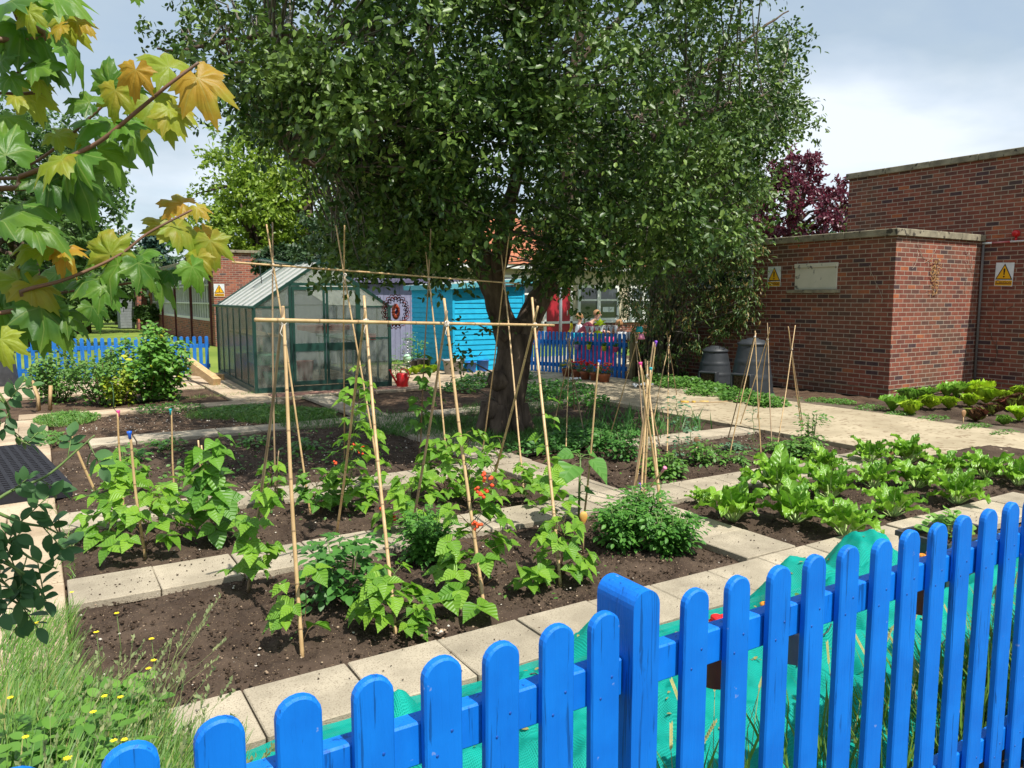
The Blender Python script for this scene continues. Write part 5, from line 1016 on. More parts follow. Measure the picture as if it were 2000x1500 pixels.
lF = limb(tk, [lw(1105, 430, Yt+.2), lw(1190, 330, Yt-.4), lw(1290, 260, Yt-1.0), lw(1400, 210, Yt-1.2), lw(1520, 180, Yt-1.2)], .11, .012, 8, 7)
lG = limb(tk, [lw(1110, 380, Yt+.2), lw(1200, 270, Yt+.9), lw(1320, 180, Yt+1.5), lw(1440, 90, Yt+1.6), lw(1540, 20, Yt+1.6)], .10, .012, 8, 8)
lH = limb(tk, [lw(905, 400, Yt-.15), lw(830, 420, Yt+.8), lw(740, 430, Yt+1.6), lw(640, 460, Yt+2.0)], .09, .015, 8, 9)
lI = limb(tk, [lw(1090, 510, Yt+.1), lw(1180, 470, Yt-.6), lw(1280, 450, Yt-1.2), lw(1380, 430, Yt-1.4)], .09, .015, 8, 10)
lJ = limb(tk, [lw(870, 290, Yt-.2), lw(700, 180, Yt-.8), lw(560, 130, Yt-1.0), lw(450, 120, Yt-.9)], .06, .01, 8, 11)
lK = limb(tk, [lw(1125, 130, Yt+.4), lw(1250, 0, Yt), lw(1400, -100, Yt-.2)], .07, .015, 8, 12)
lL = limb(tk, [lw(838, 60, Yt-.4), lw(700, -60, Yt-.4), lw(540, -120, Yt-.3)], .06, .015, 8, 13)
# bark burrs and flare at the foot
rn = random.Random(7)
for (x, y, s_) in ((972, 745, .13), (1022, 705, .10), (962, 800, .12), (1000, 812, .14), (985, 655, .09), (1008, 640, .11)):
    p = lw(x, y, Yt-.12); tk.lathe([(0, -s_), (s_*.6, -s_*.7), (s_, 0), (s_*.6, s_*.8), (0, s_)], p, 9)
for a in range(7):
    an = a*.9+.3; tk.tube([TB+Vector((math.cos(an)*.22, math.sin(an)*.22, .35)), TB+Vector((math.cos(an)*.27, math.sin(an)*.27, .10)), TB+Vector((math.cos(an)*.40, math.sin(an)*.40, -.05))], [.09, .09, .04], 8)
def roughen(mb, amp, s_):
    out_ = []
    for v in mb.v:
        p = Vector(v); n_ = noise.noise_vector(Vector((p.x*s_, p.y*s_, p.z*s_*.35))); n2_ = noise.noise_vector(Vector((p.x*s_*3, p.y*s_*3, p.z*s_*.8))); out_.append(p+n_*amp+n2_*amp*.5)
    mb.v = out_
roughen(tk, .035, 4.0)
M['bark'].node_tree.nodes['Principled BSDF'].inputs['Roughness'].default_value = 1
OUT = [(300, 120), (330, 70), (300, 20), (330, -200), (700, -420), (1200, -420), (1500, -150), (1560, 10), (1575, 90), (1560, 160), (1600, 240), (1545, 300), (1500, 360), (1520, 400), (1560, 400), (1480, 440), (1440, 520), (1300, 545), (1190, 560), (1130, 600), (1070, 560), (1010, 520), (980, 560), (900, 560), (800, 545), (700, 540), (640, 560), (630, 520), (690, 450), (650, 375), (590, 320), (500, 285), (425, 250), (480, 200), (420, 150)]
OUT = [(960+(x-960)*.955, y-28 if y > 240 else y) for x, y in OUT]
GAP = [((940, 330), 34, 60), ((1010, 330), 26, 55), ((985, 480), 20, 50), ((1000, 530), 20, 40), ((600, 60), 40, 16), ((520, 130), 28, 14), ((760, 200), 22, 12), ((960, 180), 26, 20), ((1020, 480), 14, 34), ((1165, 545), 40, 26), ((840, 110), 20, 12), ((980, 410), 30, 30), ((450, 60), 30, 16), ((690, 30), 26, 12), ((1230, 20), 26, 12)]
cl = []; rn = random.Random(21)
cxp, cyp = 960, 150
while len(cl) < 1750:
    x = rn.uniform(280, 1610); y = rn.uniform(-420, 610) if rn.random() < .7 else rn.uniform(150, 600)
    if not inpoly(x, y, OUT): continue
    if any(((x-g[0][0])/g[1])**2+((y-g[0][1])/g[2])**2 < 1 and rn.random() < .93 for g in GAP): continue
    ed = min(1, max(abs(x-940)/660, abs(y-80)/520)); depth = (2.7 if x < 1120 else 3.5)*math.sqrt(max(.03, 1-ed**2.2));  # right side made deeper to throw shade towards the middle fence
    u = rn.uniform(-1, 1); u = math.copysign(abs(u)**.6, u)
    if x < 520 and rn.random() < .62: continue
    if 940 < x < 1050 and y > 440: continue
    Y = Yt+u*depth
    p = RY(x, y, Y)
    if noise.noise(Vector((p.x*1.05+3, p.y*1.05, p.z*1.15)))+.35*noise.noise(Vector((p.x*2.6, p.y*2.6, p.z*2.6))) < -.10: continue
    if p.z < 1.68 or p.z > 6.4: continue
    cl.append(p)
for _ in range(170):  # extra clumps added behind the crown to shade the middle fence
    x, y = rn.uniform(1070, 1320), rn.uniform(290, 470); p = RY(x, y, rn.uniform(10.4, 12.6))
    if p.z > 2.3: cl.append(p)
cl = np.array([tuple(p) for p in cl])
segs = np.array([tuple(v) for l_ in (lA, lB, lC, lD, lE, lF, lG, lH, lI, lJ, lK, lL) for v in l_[6:]])
tw = MB()
for i, p in enumerate(cl):
    if i % 2: continue
    d = segs-p; j = int(np.argmin((d**2).sum(1)+np.maximum(0, segs[:, 2]-p[2])*1.5)); s_ = Vector(segs[j]); e = Vector(p); L_ = (e-s_).length
    if L_ > 2.6: 
        s_ = e+(s_-e)*(1.3/L_)
    md = s_.lerp(e, .5)+Vector((rn.uniform(-.1, .1), rn.uniform(-.1, .1), rn.uniform(.0, .22))); tw.tube([s_, md, e, e+(e-md)*.35+Vector((0, 0, .05))], [.004+.006*min(2, L_), .006+.003*L_, .005, .002], 5, 0, False)
wpar(tk.build('trunk', M['bark']), main)
wpar(tw.build('branches', M['twig']), main)
M['apple'] = leafmat('apple_leaf', (.070, .140, .020), (.022, .054, .011), .22, .42, yel=((.20, .30, .06), .12), spec=.4, patch=((.14, .22, .035), 1.3, .55))
lp = crown_leaves('crown', cl, .074, M['apple'], None, 5, per=80, spread=.38, squash=.8); wpar(lp, main)
# hanging sprays at the lower edge of the crown
sp_ = []
for (x, y, Y) in ((700, 545, Yt-1), (655, 520, Yt-1.4), (780, 520, Yt-.6), (860, 560, Yt-1.4), (1215, 420, Yt-2.2), (1145, 480, Yt-2.6), (1330, 455, Yt-2), (640, 545, Yt-1.2), (1420, 420, Yt-1.6), (1540, 420, Yt-1.5), (1565, 455, Yt-1.5), (1500, 380, Yt-1.4), (1590, 250, Yt-.5), (300, 85, Yt), (350, 110, Yt), (265, 62, Yt+.2), (440, 215, Yt), (420, 240, Yt), (480, 260, Yt), (970, 640, Yt-.4), (900, 690, Yt-.3), (860, 480, Yt-1.9), (1010, 470, Yt+.5)): sp_.append(tuple(RY(x, y, Y)))
wpar(crown_leaves('leaf_sprays', sp_, .065, M['apple'], None, 9, per=34, spread=.22, squash=.8), main)
sk = MB()
for (x, y, Y, dx_) in ((912, 720, Yt-.25, -.30), (905, 640, Yt-.25, -.28), (920, 770, Yt-.2, -.5)):
    p = lw(965, y+10, Yt-.2); e = lw(x-20, y-10, Y); sk.tube([p, p.lerp(e, .5)+Vector((0, 0, .06)), e], [.012, .008, .003], 5)
wpar(sk.build('side_shoots', M['twig']), main)
wpar(crown_leaves('shoot_leaves', [tuple(lw(x, y, Yt-.25)) for x, y in ((885, 630), (905, 650), (880, 690), (900, 720), (925, 700), (930, 745), (900, 745), (870, 760), (1130, 600), (1100, 570), (1150, 620))], .075, M['apple'], None, 10, per=10, spread=.13), main)
def tree(name, cpx, dist, rpx, h_ratio, nclump, per, leaf, m, label, seed, trunk_r=.25, cat='tree', shape='round', spread=None, group=None, mk='bark', tpl=SMALL, ground=None, lob=.35):
    """cpx: crown centre in the photo, rpx: crown radii in photo pixels, dist: metres from the camera"""
    c = RD(cpx[0], cpx[1], dist); s_ = dist/1500.0; rx, rz = rpx[0]*s_, rpx[1]*s_; base = Vector((c.x, c.y, -.06)); root = empty(name, base, label, cat, group); rn = random.Random(seed); cl_ = []; k = 0
    while len(cl_) < nclump and k < nclump*60:
        k += 1; v = Vector((rn.gauss(0, 1), rn.gauss(0, 1), rn.gauss(0, 1))).normalized(); q = rn.random()**.33
        if shape == 'cone': t_ = rn.random(); rr__ = (1-t_)*math.sqrt(rn.random()); a = rn.uniform(0, 2*PI); p = Vector((math.cos(a)*rr__*rx, math.sin(a)*rr__*rx, -rz+2*rz*t_))
        else:
            w_ = 1+lob*noise.noise(v*2.2+Vector((seed, 0, 0)))+.5*lob*noise.noise(v*5+Vector((0, seed, 0))); p = Vector((v.x*rx*q*w_, v.y*rx*q*w_, v.z*rz*q*w_))
            if q < .55: continue
        p = c+p
        if p.z < .5: continue
        cl_.append(tuple(p))
    sp = spread or rx*.16; tk_ = MB(); hz = c.z-rz*.2
    tk_.tube([base, base+Vector((.05, .05, hz*.5)), Vector((c.x, c.y, hz)), Vector((c.x, c.y, c.z+rz*.6))], [trunk_r*1.2, trunk_r, trunk_r*.7, trunk_r*.15], 10)
    for i in range(14):
        e = Vector(rn.choice(cl_)); o = Vector((c.x, c.y, base.z+(c.z+rz*.4-base.z)*rn.uniform(.35, .9))); tk_.tube([o, o.lerp(e, .5)+Vector((0, 0, rz*.08)), e], [trunk_r*.35, trunk_r*.22, trunk_r*.06], 6)
    wpar(tk_.build('trunk', M[mk]), root); wpar(crown_leaves('crown', cl_, leaf, m, None, seed, tpl=tpl, per=per, spread=sp, squash=.75), root); return root
BRT = leafmat('bright_tree_leaf', (.28, .38, .035), (.14, .24, .022), .35, .45); MID = leafmat('mid_tree_leaf', (.11, .20, .04), (.055, .12, .028), .3, .5); DRK = leafmat('dark_tree_leaf', (.05, .10, .03), (.025, .06, .018), .2, .5); PUR = leafmat('purple_leaf', (.16, .03, .055), (.07, .015, .03), .25, .4, tcol=(.35, .06, .10)); CON = leafmat('conifer_leaf', (.03, .08, .06), (.02, .055, .04), .1, .6); OLV = leafmat('shrub_leaf', (.10, .17, .035), (.035, .075, .018), .22, .45, yel=((.24, .18, .06), .18), spec=.35)
tree('broadleaf_tree', (600, 390), 34, (185, 165), 1, 420, 60, .20, BRT, 'bright yellow-green tree behind the greenhouse and classroom', 41, .4)
tree('broadleaf_tree', (500, 440), 32, (85, 100), 1, 140, 60, .19, BRT, 'lower bright green tree at the left shoulder of the bright group', 42, .3)
tree('broadleaf_tree', (790, 430), 30, (150, 130), 1, 260, 55, .20, MID, 'mid-green tree behind the lilac shed', 43, .4)
tree('broadleaf_tree', (700, 490), 27, (120, 75), 1, 200, 60, .17, DRK, 'low dark tree behind the greenhouse ridge', 44, .25)
tree('broadleaf_tree', (560, 520), 26.5, (60, 40), 1, 80, 60, .15, DRK, 'small dark tree over the greenhouse roof', 52, .15)
tree('broadleaf_tree', (45, 420), 30, (150, 190), 1, 420, 60, .18, MID, 'large shady tree on the lawn behind the maple branches', 45, .4)
tree('broadleaf_tree', (150, 520), 44, (110, 80), 1, 200, 50, .25, MID, 'rounded tree beyond the lawn right of the large shady one', 46, .4)
tree('broadleaf_tree', (235, 545), 58, (70, 55), 1, 140, 50, .32, DRK, 'dark distant tree at the far edge of the lawn near the shed', 47, .4)
tree('conifer', (303, 520), 75, (30, 52), 1, 120, 50, .38, CON, 'blue-green conifer standing above the classroom roof', 48, .3, shape='cone', spread=.9)
tree('broadleaf_tree', (350, 560), 60, (60, 36), 1, 90, 50, .3, DRK, 'low dark distant tree behind the classroom roof', 50, .3)
tree('shrub', (190, 608), 52, (32, 30), 1, 70, 60, .2, MID, 'small round shrub standing alone on the lawn', 49, .1, cat='shrub')
tree('shrub', (285, 618), 44, (20, 24), 1, 40, 60, .15, MID, 'small dark shrub beside the grey garden shed', 51, .1, cat='shrub')
tree('purple_tree', (1555, 410), 24, (92, 95), 1, 210, 55, .13, PUR, 'purple-leaved tree above the roof of the low brick block', 53, .2)
tree('purple_tree', (1440, 440), 26, (60, 60), 1, 80, 50, .13, PUR, 'smaller purple-leaved tree glimpsed through the big crown', 54, .15)
tree('broadleaf_tree', (1658, 430), 40, (26, 26), 1, 30, 40, .22, leafmat('pale_leaf', (.26, .32, .12), (.16, .22, .08), .3, .5), 'pale green treetop between the purple tree and the tall wall', 55, .2)
tree('broadleaf_tree', (1330, 330), 27, (130, 150), 1, 240, 50, .18, DRK, 'dark tree behind the right half of the big crown', 56, .35)
# overhanging shrub against the low block
sh = empty('leafy_shrub', (11.0, 11.9, 0), 'tall arching shrub with brown-tinged tassels leaning against the brick block by the compost bins', 'shrub'); rn = random.Random(31); cs = []; st = MB()
SP = [(1190, 400), (1330, 330), (1470, 430), (1490, 520), (1470, 600), (1440, 640), (1400, 665), (1355, 690), (1300, 700), (1262, 730), (1238, 700), (1240, 640), (1222, 590), (1205, 545), (1170, 510)]
while len(cs) < 330:
    x, y = rn.uniform(1160, 1490), rn.uniform(330, 730)
    if not inpoly(x, y, SP): continue
    Y = rn.uniform(10.6, 12.9)-(x-1325)*.004; p = RY(x, y, Y)
    if p.z < .15 or p.x > 11.75: 
        if p.x > 11.75: p = RX(x, y, 11.70-rn.random()*.5)
        if p.z < .15: continue
    cs.append(tuple(p))
for i in range(60):
    e = Vector(rn.choice(cs)); st.tube([(11.0+rn.uniform(-.3, .3), 12.0+rn.uniform(-.3, .3), 0), (11.0+(e.x-11)*.3, 12+(e.y-12)*.3, max(1.0, e.z*.8)), e+Vector((0, 0, .15)), e], [.03, .02, .01, .005], 6)
wpar(st.build('stems', M['twig']), sh); NAR = tri_tpl([(.2, .10), (.5, .14), (.8, .08)], .05, .25)
wpar(crown_leaves('crown', cs, .085, OLV, None, 77, tpl=NAR, per=62, spread=.30, squash=.9, droop=1.0), sh)
# dark hedge filling behind the shrub and beyond the lawn
def woodland(name, pts, leaf, m, seed, per=60, n=260, kind='stuff'):
    r_ = random.Random(seed); cl_ = []
    for _ in range(n):
        i = r_.randrange(len(pts)-1); t_ = r_.random(); a, b = pts[i], pts[i+1]; x = a[0]+(b[0]-a[0])*t_; y = a[1]+(b[1]-a[1])*t_; hh_ = (a[2]+(b[2]-a[2])*t_)*(.75+.25*noise.noise(Vector((x*.12, y*.12, seed)))); cl_.append((x+r_.gauss(0, 1.5), y+r_.gauss(0, 1.5), hh_*r_.random()**.6))
    o = crown_leaves(name, cl_, leaf, m, None, seed, per=per, spread=leaf*3.2, squash=.8); return tag(o, kind=kind)
woodland('distant_woodland', [(-60, 78, 13), (-25, 82, 12), (0, 88, 9), (14, 92, 8), (40, 95, 12), (80, 80, 14), (120, 50, 14)], .7, DRK, 3, 50, 620)
woodland('distant_woodland', [(-40, 55, 8), (-14, 62, 7), (-3, 70, 5)], .45, MID, 4, 50, 200)
# ================================================================ FOREGROUND MAPLE
def maple_tpl():
    half = [(0, 1.08), (6, .90), (12, .92), (16, .76), (22, .66), (28, .60), (33, .72), (38, .78), (45, .98), (52, .78), (57, .82), (63, .66), (74, .54), (84, .62), (91, .60), (100, .78), (108, .58), (118, .58), (128, .46), (142, .50), (158, .38)]; tips = [(-a, r_) for a, r_ in reversed(half[1:])]+half
    V = [(0, 0, 0)]; 
    ring1 = []; ring2 = []
    for a, r_ in tips:
        an = R(a); k = .55; fold = -.05 if abs(a) in (22, 28, 63, 74, 84, 118, 128) else .02  # valleys between lobes
        ring1.append((math.sin(an)*r_*k*.62, math.cos(an)*r_*k*.62+0, fold*r_*.5)); ring2.append((math.sin(an)*r_*.62, math.cos(an)*r_*.62, fold*r_*.5-.16*r_*r_))
    V += ring1+ring2; n = len(tips); F = []
    for i in range(n-1): F += [(0, 1+i, 2+i), (1+i, 1+n+i, 2+n+i), (1+i, 2+n+i, 2+i)]
    V = np.array(V, float); V[:, 1] += .0; return V, np.array([(a, c, b) for a, b, c in F], int)
MAP = maple_tpl()
def maple_veins(m):
    t = m.node_tree; N = t.nodes.new; Lk = t.links.new; uvn = N('ShaderNodeUVMap'); sp = N('ShaderNodeSeparateXYZ'); Lk(uvn.outputs[0], sp.inputs[0])
    def mth(op, a, b=None):
        n = N('ShaderNodeMath'); n.operation = op
        for i, v in enumerate((a, b)):
            if v is None: continue
            if hasattr(v, 'is_linked'): Lk(v, n.inputs[i])
            else: n.inputs[i].default_value = v
        return n.outputs[0]
    x = mth('ABSOLUTE', mth('SUBTRACT', sp.outputs[0], .5)); y = sp.outputs[1]; best = None
    for a in (0, 45, 100):
        d = mth('ABSOLUTE', mth('SUBTRACT', mth('MULTIPLY', x, math.cos(R(a))), mth('MULTIPLY', y, math.sin(R(a))))); al = mth('ADD', mth('MULTIPLY', x, math.sin(R(a))), mth('MULTIPLY', y, math.cos(R(a)))); d = mth('ADD', d, mth('MULTIPLY', mth('LESS_THAN', al, 0.0), 1.0)); best = d if best is None else mth('MINIMUM', best, d)
    mr = N('ShaderNodeMapRange'); mr.inputs[1].default_value = .010; mr.inputs[2].default_value = .003; Lk(best, mr.inputs[0])
    p = [n for n in t.nodes if n.type == 'BSDF_PRINCIPLED'][0]; old = p.inputs['Base Color'].links[0].from_socket; mx_ = N('ShaderNodeMix'); mx_.data_type = 'RGBA'; Lk(mth('MULTIPLY', mr.outputs[0], .4), mx_.inputs[0]); Lk(old, mx_.inputs[6]); mx_.inputs[7].default_value = (.40, .46, .14, 1); Lk(mx_.outputs[2], p.inputs['Base Color'])
    ns = N('ShaderNodeTexNoise'); ns.inputs['Scale'].default_value = 14; Lk(uvn.outputs[0], ns.inputs['Vector']); ns.inputs['Detail'].default_value = 5; bp = N('ShaderNodeBump'); bp.inputs['Strength'].default_value = .2; bp.inputs['Distance'].default_value = .004; Lk(ns.outputs[0], bp.inputs['Height']); Lk(bp.outputs[0], p.inputs['Normal'])
M['mapG'] = leafmat('maple_leaf_green', (.12, .27, .030), (.035, .11, .020), .45, .42, patch=((.20, .33, .03), 14, .5), spec=.4, tcol=(.20, .42, .03)); M['mapY'] = leafmat('maple_leaf_yellowgreen', (.34, .38, .03), (.20, .30, .03), .45, .45, spec=.3, patch=((.42, .28, .04), 16, .6), tcol=(.5, .5, .04)); M['mapO'] = leafmat('maple_leaf_orange', (.50, .25, .03), (.42, .31, .03), .45, .45, patch=((.34, .38, .04), 18, .7), spec=.3, tcol=(.7, .35, .05))
M['mapstem'] = mat('maple_twig', (.20, .09, .05), (.12, .07, .04), 30, .6)
mp_root = empty('maple_tree', (-1.1, 1.0, 0), 'young maple with orange-tipped shoots reaching in from the left edge, close to the camera', 'tree')
tm = MB(); tm.tube([(-1.1, 1.0, 0), (-1.08, 1.02, .9), (-1.0, 1.05, 1.7), (-.95, 1.1, 2.6)], [.035, .03, .022, .012], 8)
ML = {'G': ([], [], [], []), 'Y': ([], [], [], []), 'O': ([], [], [], [])}; ps = MB()
def mleaf(x, y, d, size, ang, kind, tiltn=(0, 0), org=None):
    """leaf whose stalk joint shows near (x,y), tip pointing ang degrees (0 right, 90 up, in the photo), size in metres"""
    p = RD(x, y, d); an = R(ang); r2 = _rt*math.cos(an)+_up*math.sin(an); dr = r2+_fw*(-.15+tiltn[1]); nn = -_fw*.75+_up*(.55+tiltn[0])+_rt*tiltn[1]
    A_ = ML[kind]; A_[0].append(tuple(p)); A_[1].append(tuple(dr)); A_[2].append(tuple(nn)); A_[3].append(size*.76)
    if org is not None:
        q = RD(org[0], org[1], d+.02); ps.tube([q, q.lerp(p, .5)+Vector((0, 0, .008)), p], [.0016, .0013, .0012], 5)
def branch(pts, d, r0, r1):
    P_ = [RD(x, y, d+dd_) for x, y, dd_ in pts]; limb(tm, [Vector((-1.0, 1.05, max(1.2, P_[0].z-.1)))]+P_, r0*.55, r1*.8, 7)
dM = 1.25
branch([(-60, 370, .05), (40, 345, .03), (180, 285, 0), (270, 215, -.03), (330, 165, -.05), (388, 122, -.05)], dM, .009, .0025)
branch([(-60, 350, .1), (60, 320, .1), (140, 262, .08), (240, 170, .05), (270, 145, .05)], dM, .006, .002)
branch([(-60, 620, .0), (40, 570, 0), (130, 545, 0), (230, 500, 0), (290, 455, 0), (375, 410, 0)], dM, .007, .002)
branch([(-60, 600, .1), (60, 580, .1), (200, 560, .1), (340, 538, .1), (365, 498, .1)], dM, .005, .002)
branch([(-60, 75, 0), (30, 25, 0), (90, -10, 0)], dM, .008, .005)
branch([(-60, 180, .05), (30, 145, .05), (90, 95, .05), (130, 55, .05)], dM, .005, .002)
branch([(-60, 560, .05), (20, 530, .05), (60, 490, .05), (110, 475, .05)], dM, .005, .002)
for a in ((330, 130, 0, .115, 150, 'Y', (0, .1)), (385, 150, 0, .125, -65, 'O', (.1, 0)), (390, 135, 0, .05, 20, 'O', (0, 0)), (265, 135, 0, .075, -100, 'O', (0, .2)), (300, 200, 0, .12, -60, 'Y', (.1, .2)), (215, 165, 0, .09, 95, 'G', (0, 0)), (225, 175, 0, .085, -100, 'Y', (0, .1)), (175, 200, 0, .08, 165, 'G', (0, 0)), (260, 175, 0, .06, -30, 'G', (.1, 0)), (350, 215, 0, .07, -30, 'Y', (.3, .3)), (330, 215, 0, .09, -55, 'Y', (.4, .2)),
          (215, 238, 0, .12, 175, 'G', (.4, 0)), (235, 245, 0, .09, 10, 'G', (.4, 0)), (258, 250, 0, .12, -55, 'G', (.6, .5)), (190, 290, 0, .13, -50, 'G', (.1, .3)), (150, 300, 0, .12, -110, 'G', (.2, -.2)), (90, 270, 0, .13, 170, 'G', (.5, 0)), (60, 255, 0, .10, 100, 'G', (.3, 0)), (110, 260, 0, .08, -20, 'Y', (.2, 0)), (120, 310, 0, .10, 200, 'Y', (.3, 0)), (40, 335, 0, .13, -100, 'G', (.1, 0)), (95, 345, 0, .13, -45, 'G', (.5, .3)), (150, 345, 0, .13, -70, 'G', (.2, .3)), (10, 300, 0, .12, 120, 'G', (.3, 0)), (40, 400, 0, .12, -10, 'G', (.5, 0)), (10, 380, 0, .13, -60, 'G', (.3, 0)), (60, 440, 0, .11, -20, 'G', (.6, .3)), (0, 430, 0, .12, 10, 'G', (.6, 0)),
          (358, 398, 0, .085, 170, 'O', (0, 0)), (385, 405, 0, .05, -40, 'O', (.2, 0)), (330, 445, 0, .095, 150, 'Y', (.3, 0)), (345, 440, 0, .10, -45, 'Y', (.5, .4)), (395, 450, 0, .06, -60, 'O', (.2, .2)), (410, 470, 0, .095, -80, 'Y', (0, .2)), (375, 520, 0, .08, -65, 'G', (.3, .4)), (355, 470, 0, .06, 180, 'G', (.2, 0)), (385, 500, 0, .07, -95, 'Y', (.2, 0)),
          (85, 480, 0, .10, 175, 'O', (.5, 0)), (110, 475, 0, .11, -55, 'O', (.9, .9)), (120, 490, 0, .07, 10, 'O', (.6, 0)), (215, 495, 0, .10, 100, 'Y', (.2, 0)), (225, 500, 0, .11, 160, 'G', (.5, 0)), (230, 515, 0, .11, -140, 'G', (.4, 0)), (270, 515, 0, .10, -55, 'G', (.7, .5)), (200, 545, 0, .11, 180, 'G', (.5, 0)), (200, 560, 0, .08, -50, 'G', (.2, .2)), (270, 500, 0, .07, 20, 'G', (.3, 0)), (300, 530, 0, .13, -48, 'G', (.8, .7)), (330, 530, 0, .07, -10, 'G', (.3, .2)),
          (35, 545, 0, .11, 160, 'Y', (.4, 0)), (60, 555, 0, .10, -40, 'Y', (.3, .3)), (40, 530, 0, .09, 60, 'G', (.3, 0)), (80, 600, 0, .14, -50, 'G', (.6, .5)), (75, 610, 0, .13, -90, 'G', (.2, .2)), (0, 600, 0, .12, -50, 'G', (.4, .3)), (10, 560, 0, .11, -120, 'G', (.3, 0)), (120, 610, 0, .09, -30, 'G', (.6, .4)), (0, 660, 0, .08, -70, 'O', (.2, 0)),
          (130, 45, 0, .085, -85, 'Y', (0, .1)), (150, 40, 0, .06, -30, 'O', (.1, .2)), (120, 50, 0, .05, -150, 'O', (0, 0)), (100, -10, 0, .12, -20, 'G', (.4, .1)), (115, 10, 0, .09, -100, 'G', (.2, 0)), (40, 45, 0, .14, -45, 'G', (.3, .3)), (55, 20, 0, .06, -80, 'Y', (.1, 0)), (10, 10, 0, .13, 20, 'G', (.5, 0)), (10, 60, 0, .09, -70, 'G', (.2, 0)), (80, 120, 0, .09, -30, 'G', (.3, .4)), (70, 130, 0, .09, 20, 'G', (.4, .2)), (20, 150, 0, .06, -60, 'G', (.3, 0)), (60, 180, 0, .09, -70, 'Y', (.1, .1)), (75, 155, 0, .06, -50, 'O', (.5, .4)), (30, 190, 0, .05, -20, 'Y', (.3, 0)), (0, 120, 0, .07, 60, 'G', (.2, 0)), (265, -10, 0, .03, -70, 'G', (.4, .3)), (10, 230, .0, .09, -40, 'G', (.4, 0)), (130, 85, .0, .11, -60, 'G', (.9, 1.0))):
    if 230 < a[1] < 465 and a[0] < 130 and (a[0]*7+a[1]) % 3 == 0: continue
    if a[5] == 'O' and a[0] < 100: a = a[:5]+('Y',)+a[6:]
    mleaf(a[0], a[1], dM+a[2]+random.Random(a[0]*7+a[1]).uniform(-.06, .08), a[3], a[4], a[5], a[6])
r3 = random.Random(12)
for i in range(3):   # leaves deeper in the tree, behind the front ones
    x, y = r3.uniform(-40, 200), r3.choice((r3.uniform(280, 470), r3.uniform(470, 640), r3.uniform(-30, 130), r3.uniform(300, 600)))
    if x > 120 and y < 250: continue
    mleaf(x, y, dM+r3.uniform(.12, .4), r3.uniform(.09, .13), r3.uniform(-150, 40), r3.choice('GGGGGY'), (r3.uniform(.1, .8), r3.uniform(-.4, .6)))
wpar(tm.build('branches', M['mapstem']), mp_root)
for k_ in ('mapG', 'mapY', 'mapO'): maple_veins(M[k_])
for k, nm in (('G', 'green_leaves'), ('Y', 'yellow_leaves'), ('O', 'orange_leaves')):
    a = ML[k]; lo = leaves(nm, MAP, a[0], a[1], a[2], a[3], M['map'+k], None); nv = len(MAP[0]); co = np.empty(len(lo.data.vertices)*3); lo.data.vertices.foreach_get('co', co); co = co.reshape(-1, nv, 3); rq = np.random.default_rng(4); nr = np.asarray(a[2]); nr = nr/np.linalg.norm(nr, axis=1, keepdims=True); bx_ = MAP[0][:, 0][None]*1.6; by_ = MAP[0][:, 1][None]*1.6; ph_ = rq.uniform(0, 6.28, (len(co), 1)); am = rq.uniform(.0, .22, (len(co), 1)); dz_ = (-am*bx_**2-.12*np.maximum(by_-.25, 0)**2*rq.uniform(0, 3, (len(co), 1))+.05*np.sin(bx_*7+ph_)*np.cos(by_*6+ph_)); co = co+nr[:, None, :]*(dz_*np.asarray(a[3])[:, None])[:, :, None]; lo.data.vertices.foreach_set('co', co.reshape(-1)); lo.data.update(); wpar(lo, mp_root)
# dark rose bush at the left, near the camera
rs_ = empty('rose_bush', (-.55, 1.5, 0), 'dark leafy rose stems arching in from the left edge over the paving', 'bush'); rn = random.Random(8); P, D, Nn, S = [], [], [], []; st = MB()
def spray(pts, d, leaf, den=9, out_=.05):
    Q = [RD(x, y, d) for x, y in pts]; q = limb(st, Q, .004, .0015, 6)
    for i in range(1, len(q), 5):
        for w_ in ((-1, 1)[(i//5) % 2],):
            o = q[i]; dr = (_rt*rn.uniform(-.6, .9)+_up*w_*rn.uniform(.3, 1)+_fw*rn.uniform(-.5, .5)).normalized(); e = o+dr*out_*rn.uniform(.7, 1.4); st.tube([o, e], .0012, 4)
            for k in range(5):
                t_ = .35+.16*k; s_ = (1 if k % 2 else -1); pp = o.lerp(e, t_) if k < 4 else e; dd__ = (dr*.6+dr.cross(_fw)*s_) if k < 4 else dr; P.append(tuple(pp)); D.append(tuple(dd__)); Nn.append((rn.gauss(0, .4), -.5+rn.gauss(0, .3), .8)); S.append(leaf*rn.uniform(.7, 1.15))
for pts in ([(-30, 1030), (20, 1060), (60, 1090), (110, 1110)], [(-30, 990), (40, 1020), (90, 1030), (125, 1050)], [(-30, 1080), (30, 1110), (70, 1140), (90, 1170)], [(-30, 1120), (10, 1140), (40, 1180)], [(-40, 1000), (20, 960), (90, 930), (150, 880), (185, 850)], [(-20, 1150), (20, 1170), (60, 1195)], [(-30, 1050), (0, 1080), (50, 1140), (30, 1190)]): spray(pts, 1.75, .038)
for pts in ([(-30, 760), (10, 790), (30, 850), (60, 870)], [(-30, 740), (0, 770), (20, 800)]): spray(pts, 2.2, .034)
wpar(st.build('stems', M['stem']), rs_); wpar(leaves('leaves', OVAL, P, D, Nn, S, leafmat('rose_leaf', (.075, .17, .05), (.035, .095, .03), .25, .5, spec=.3)), rs_)
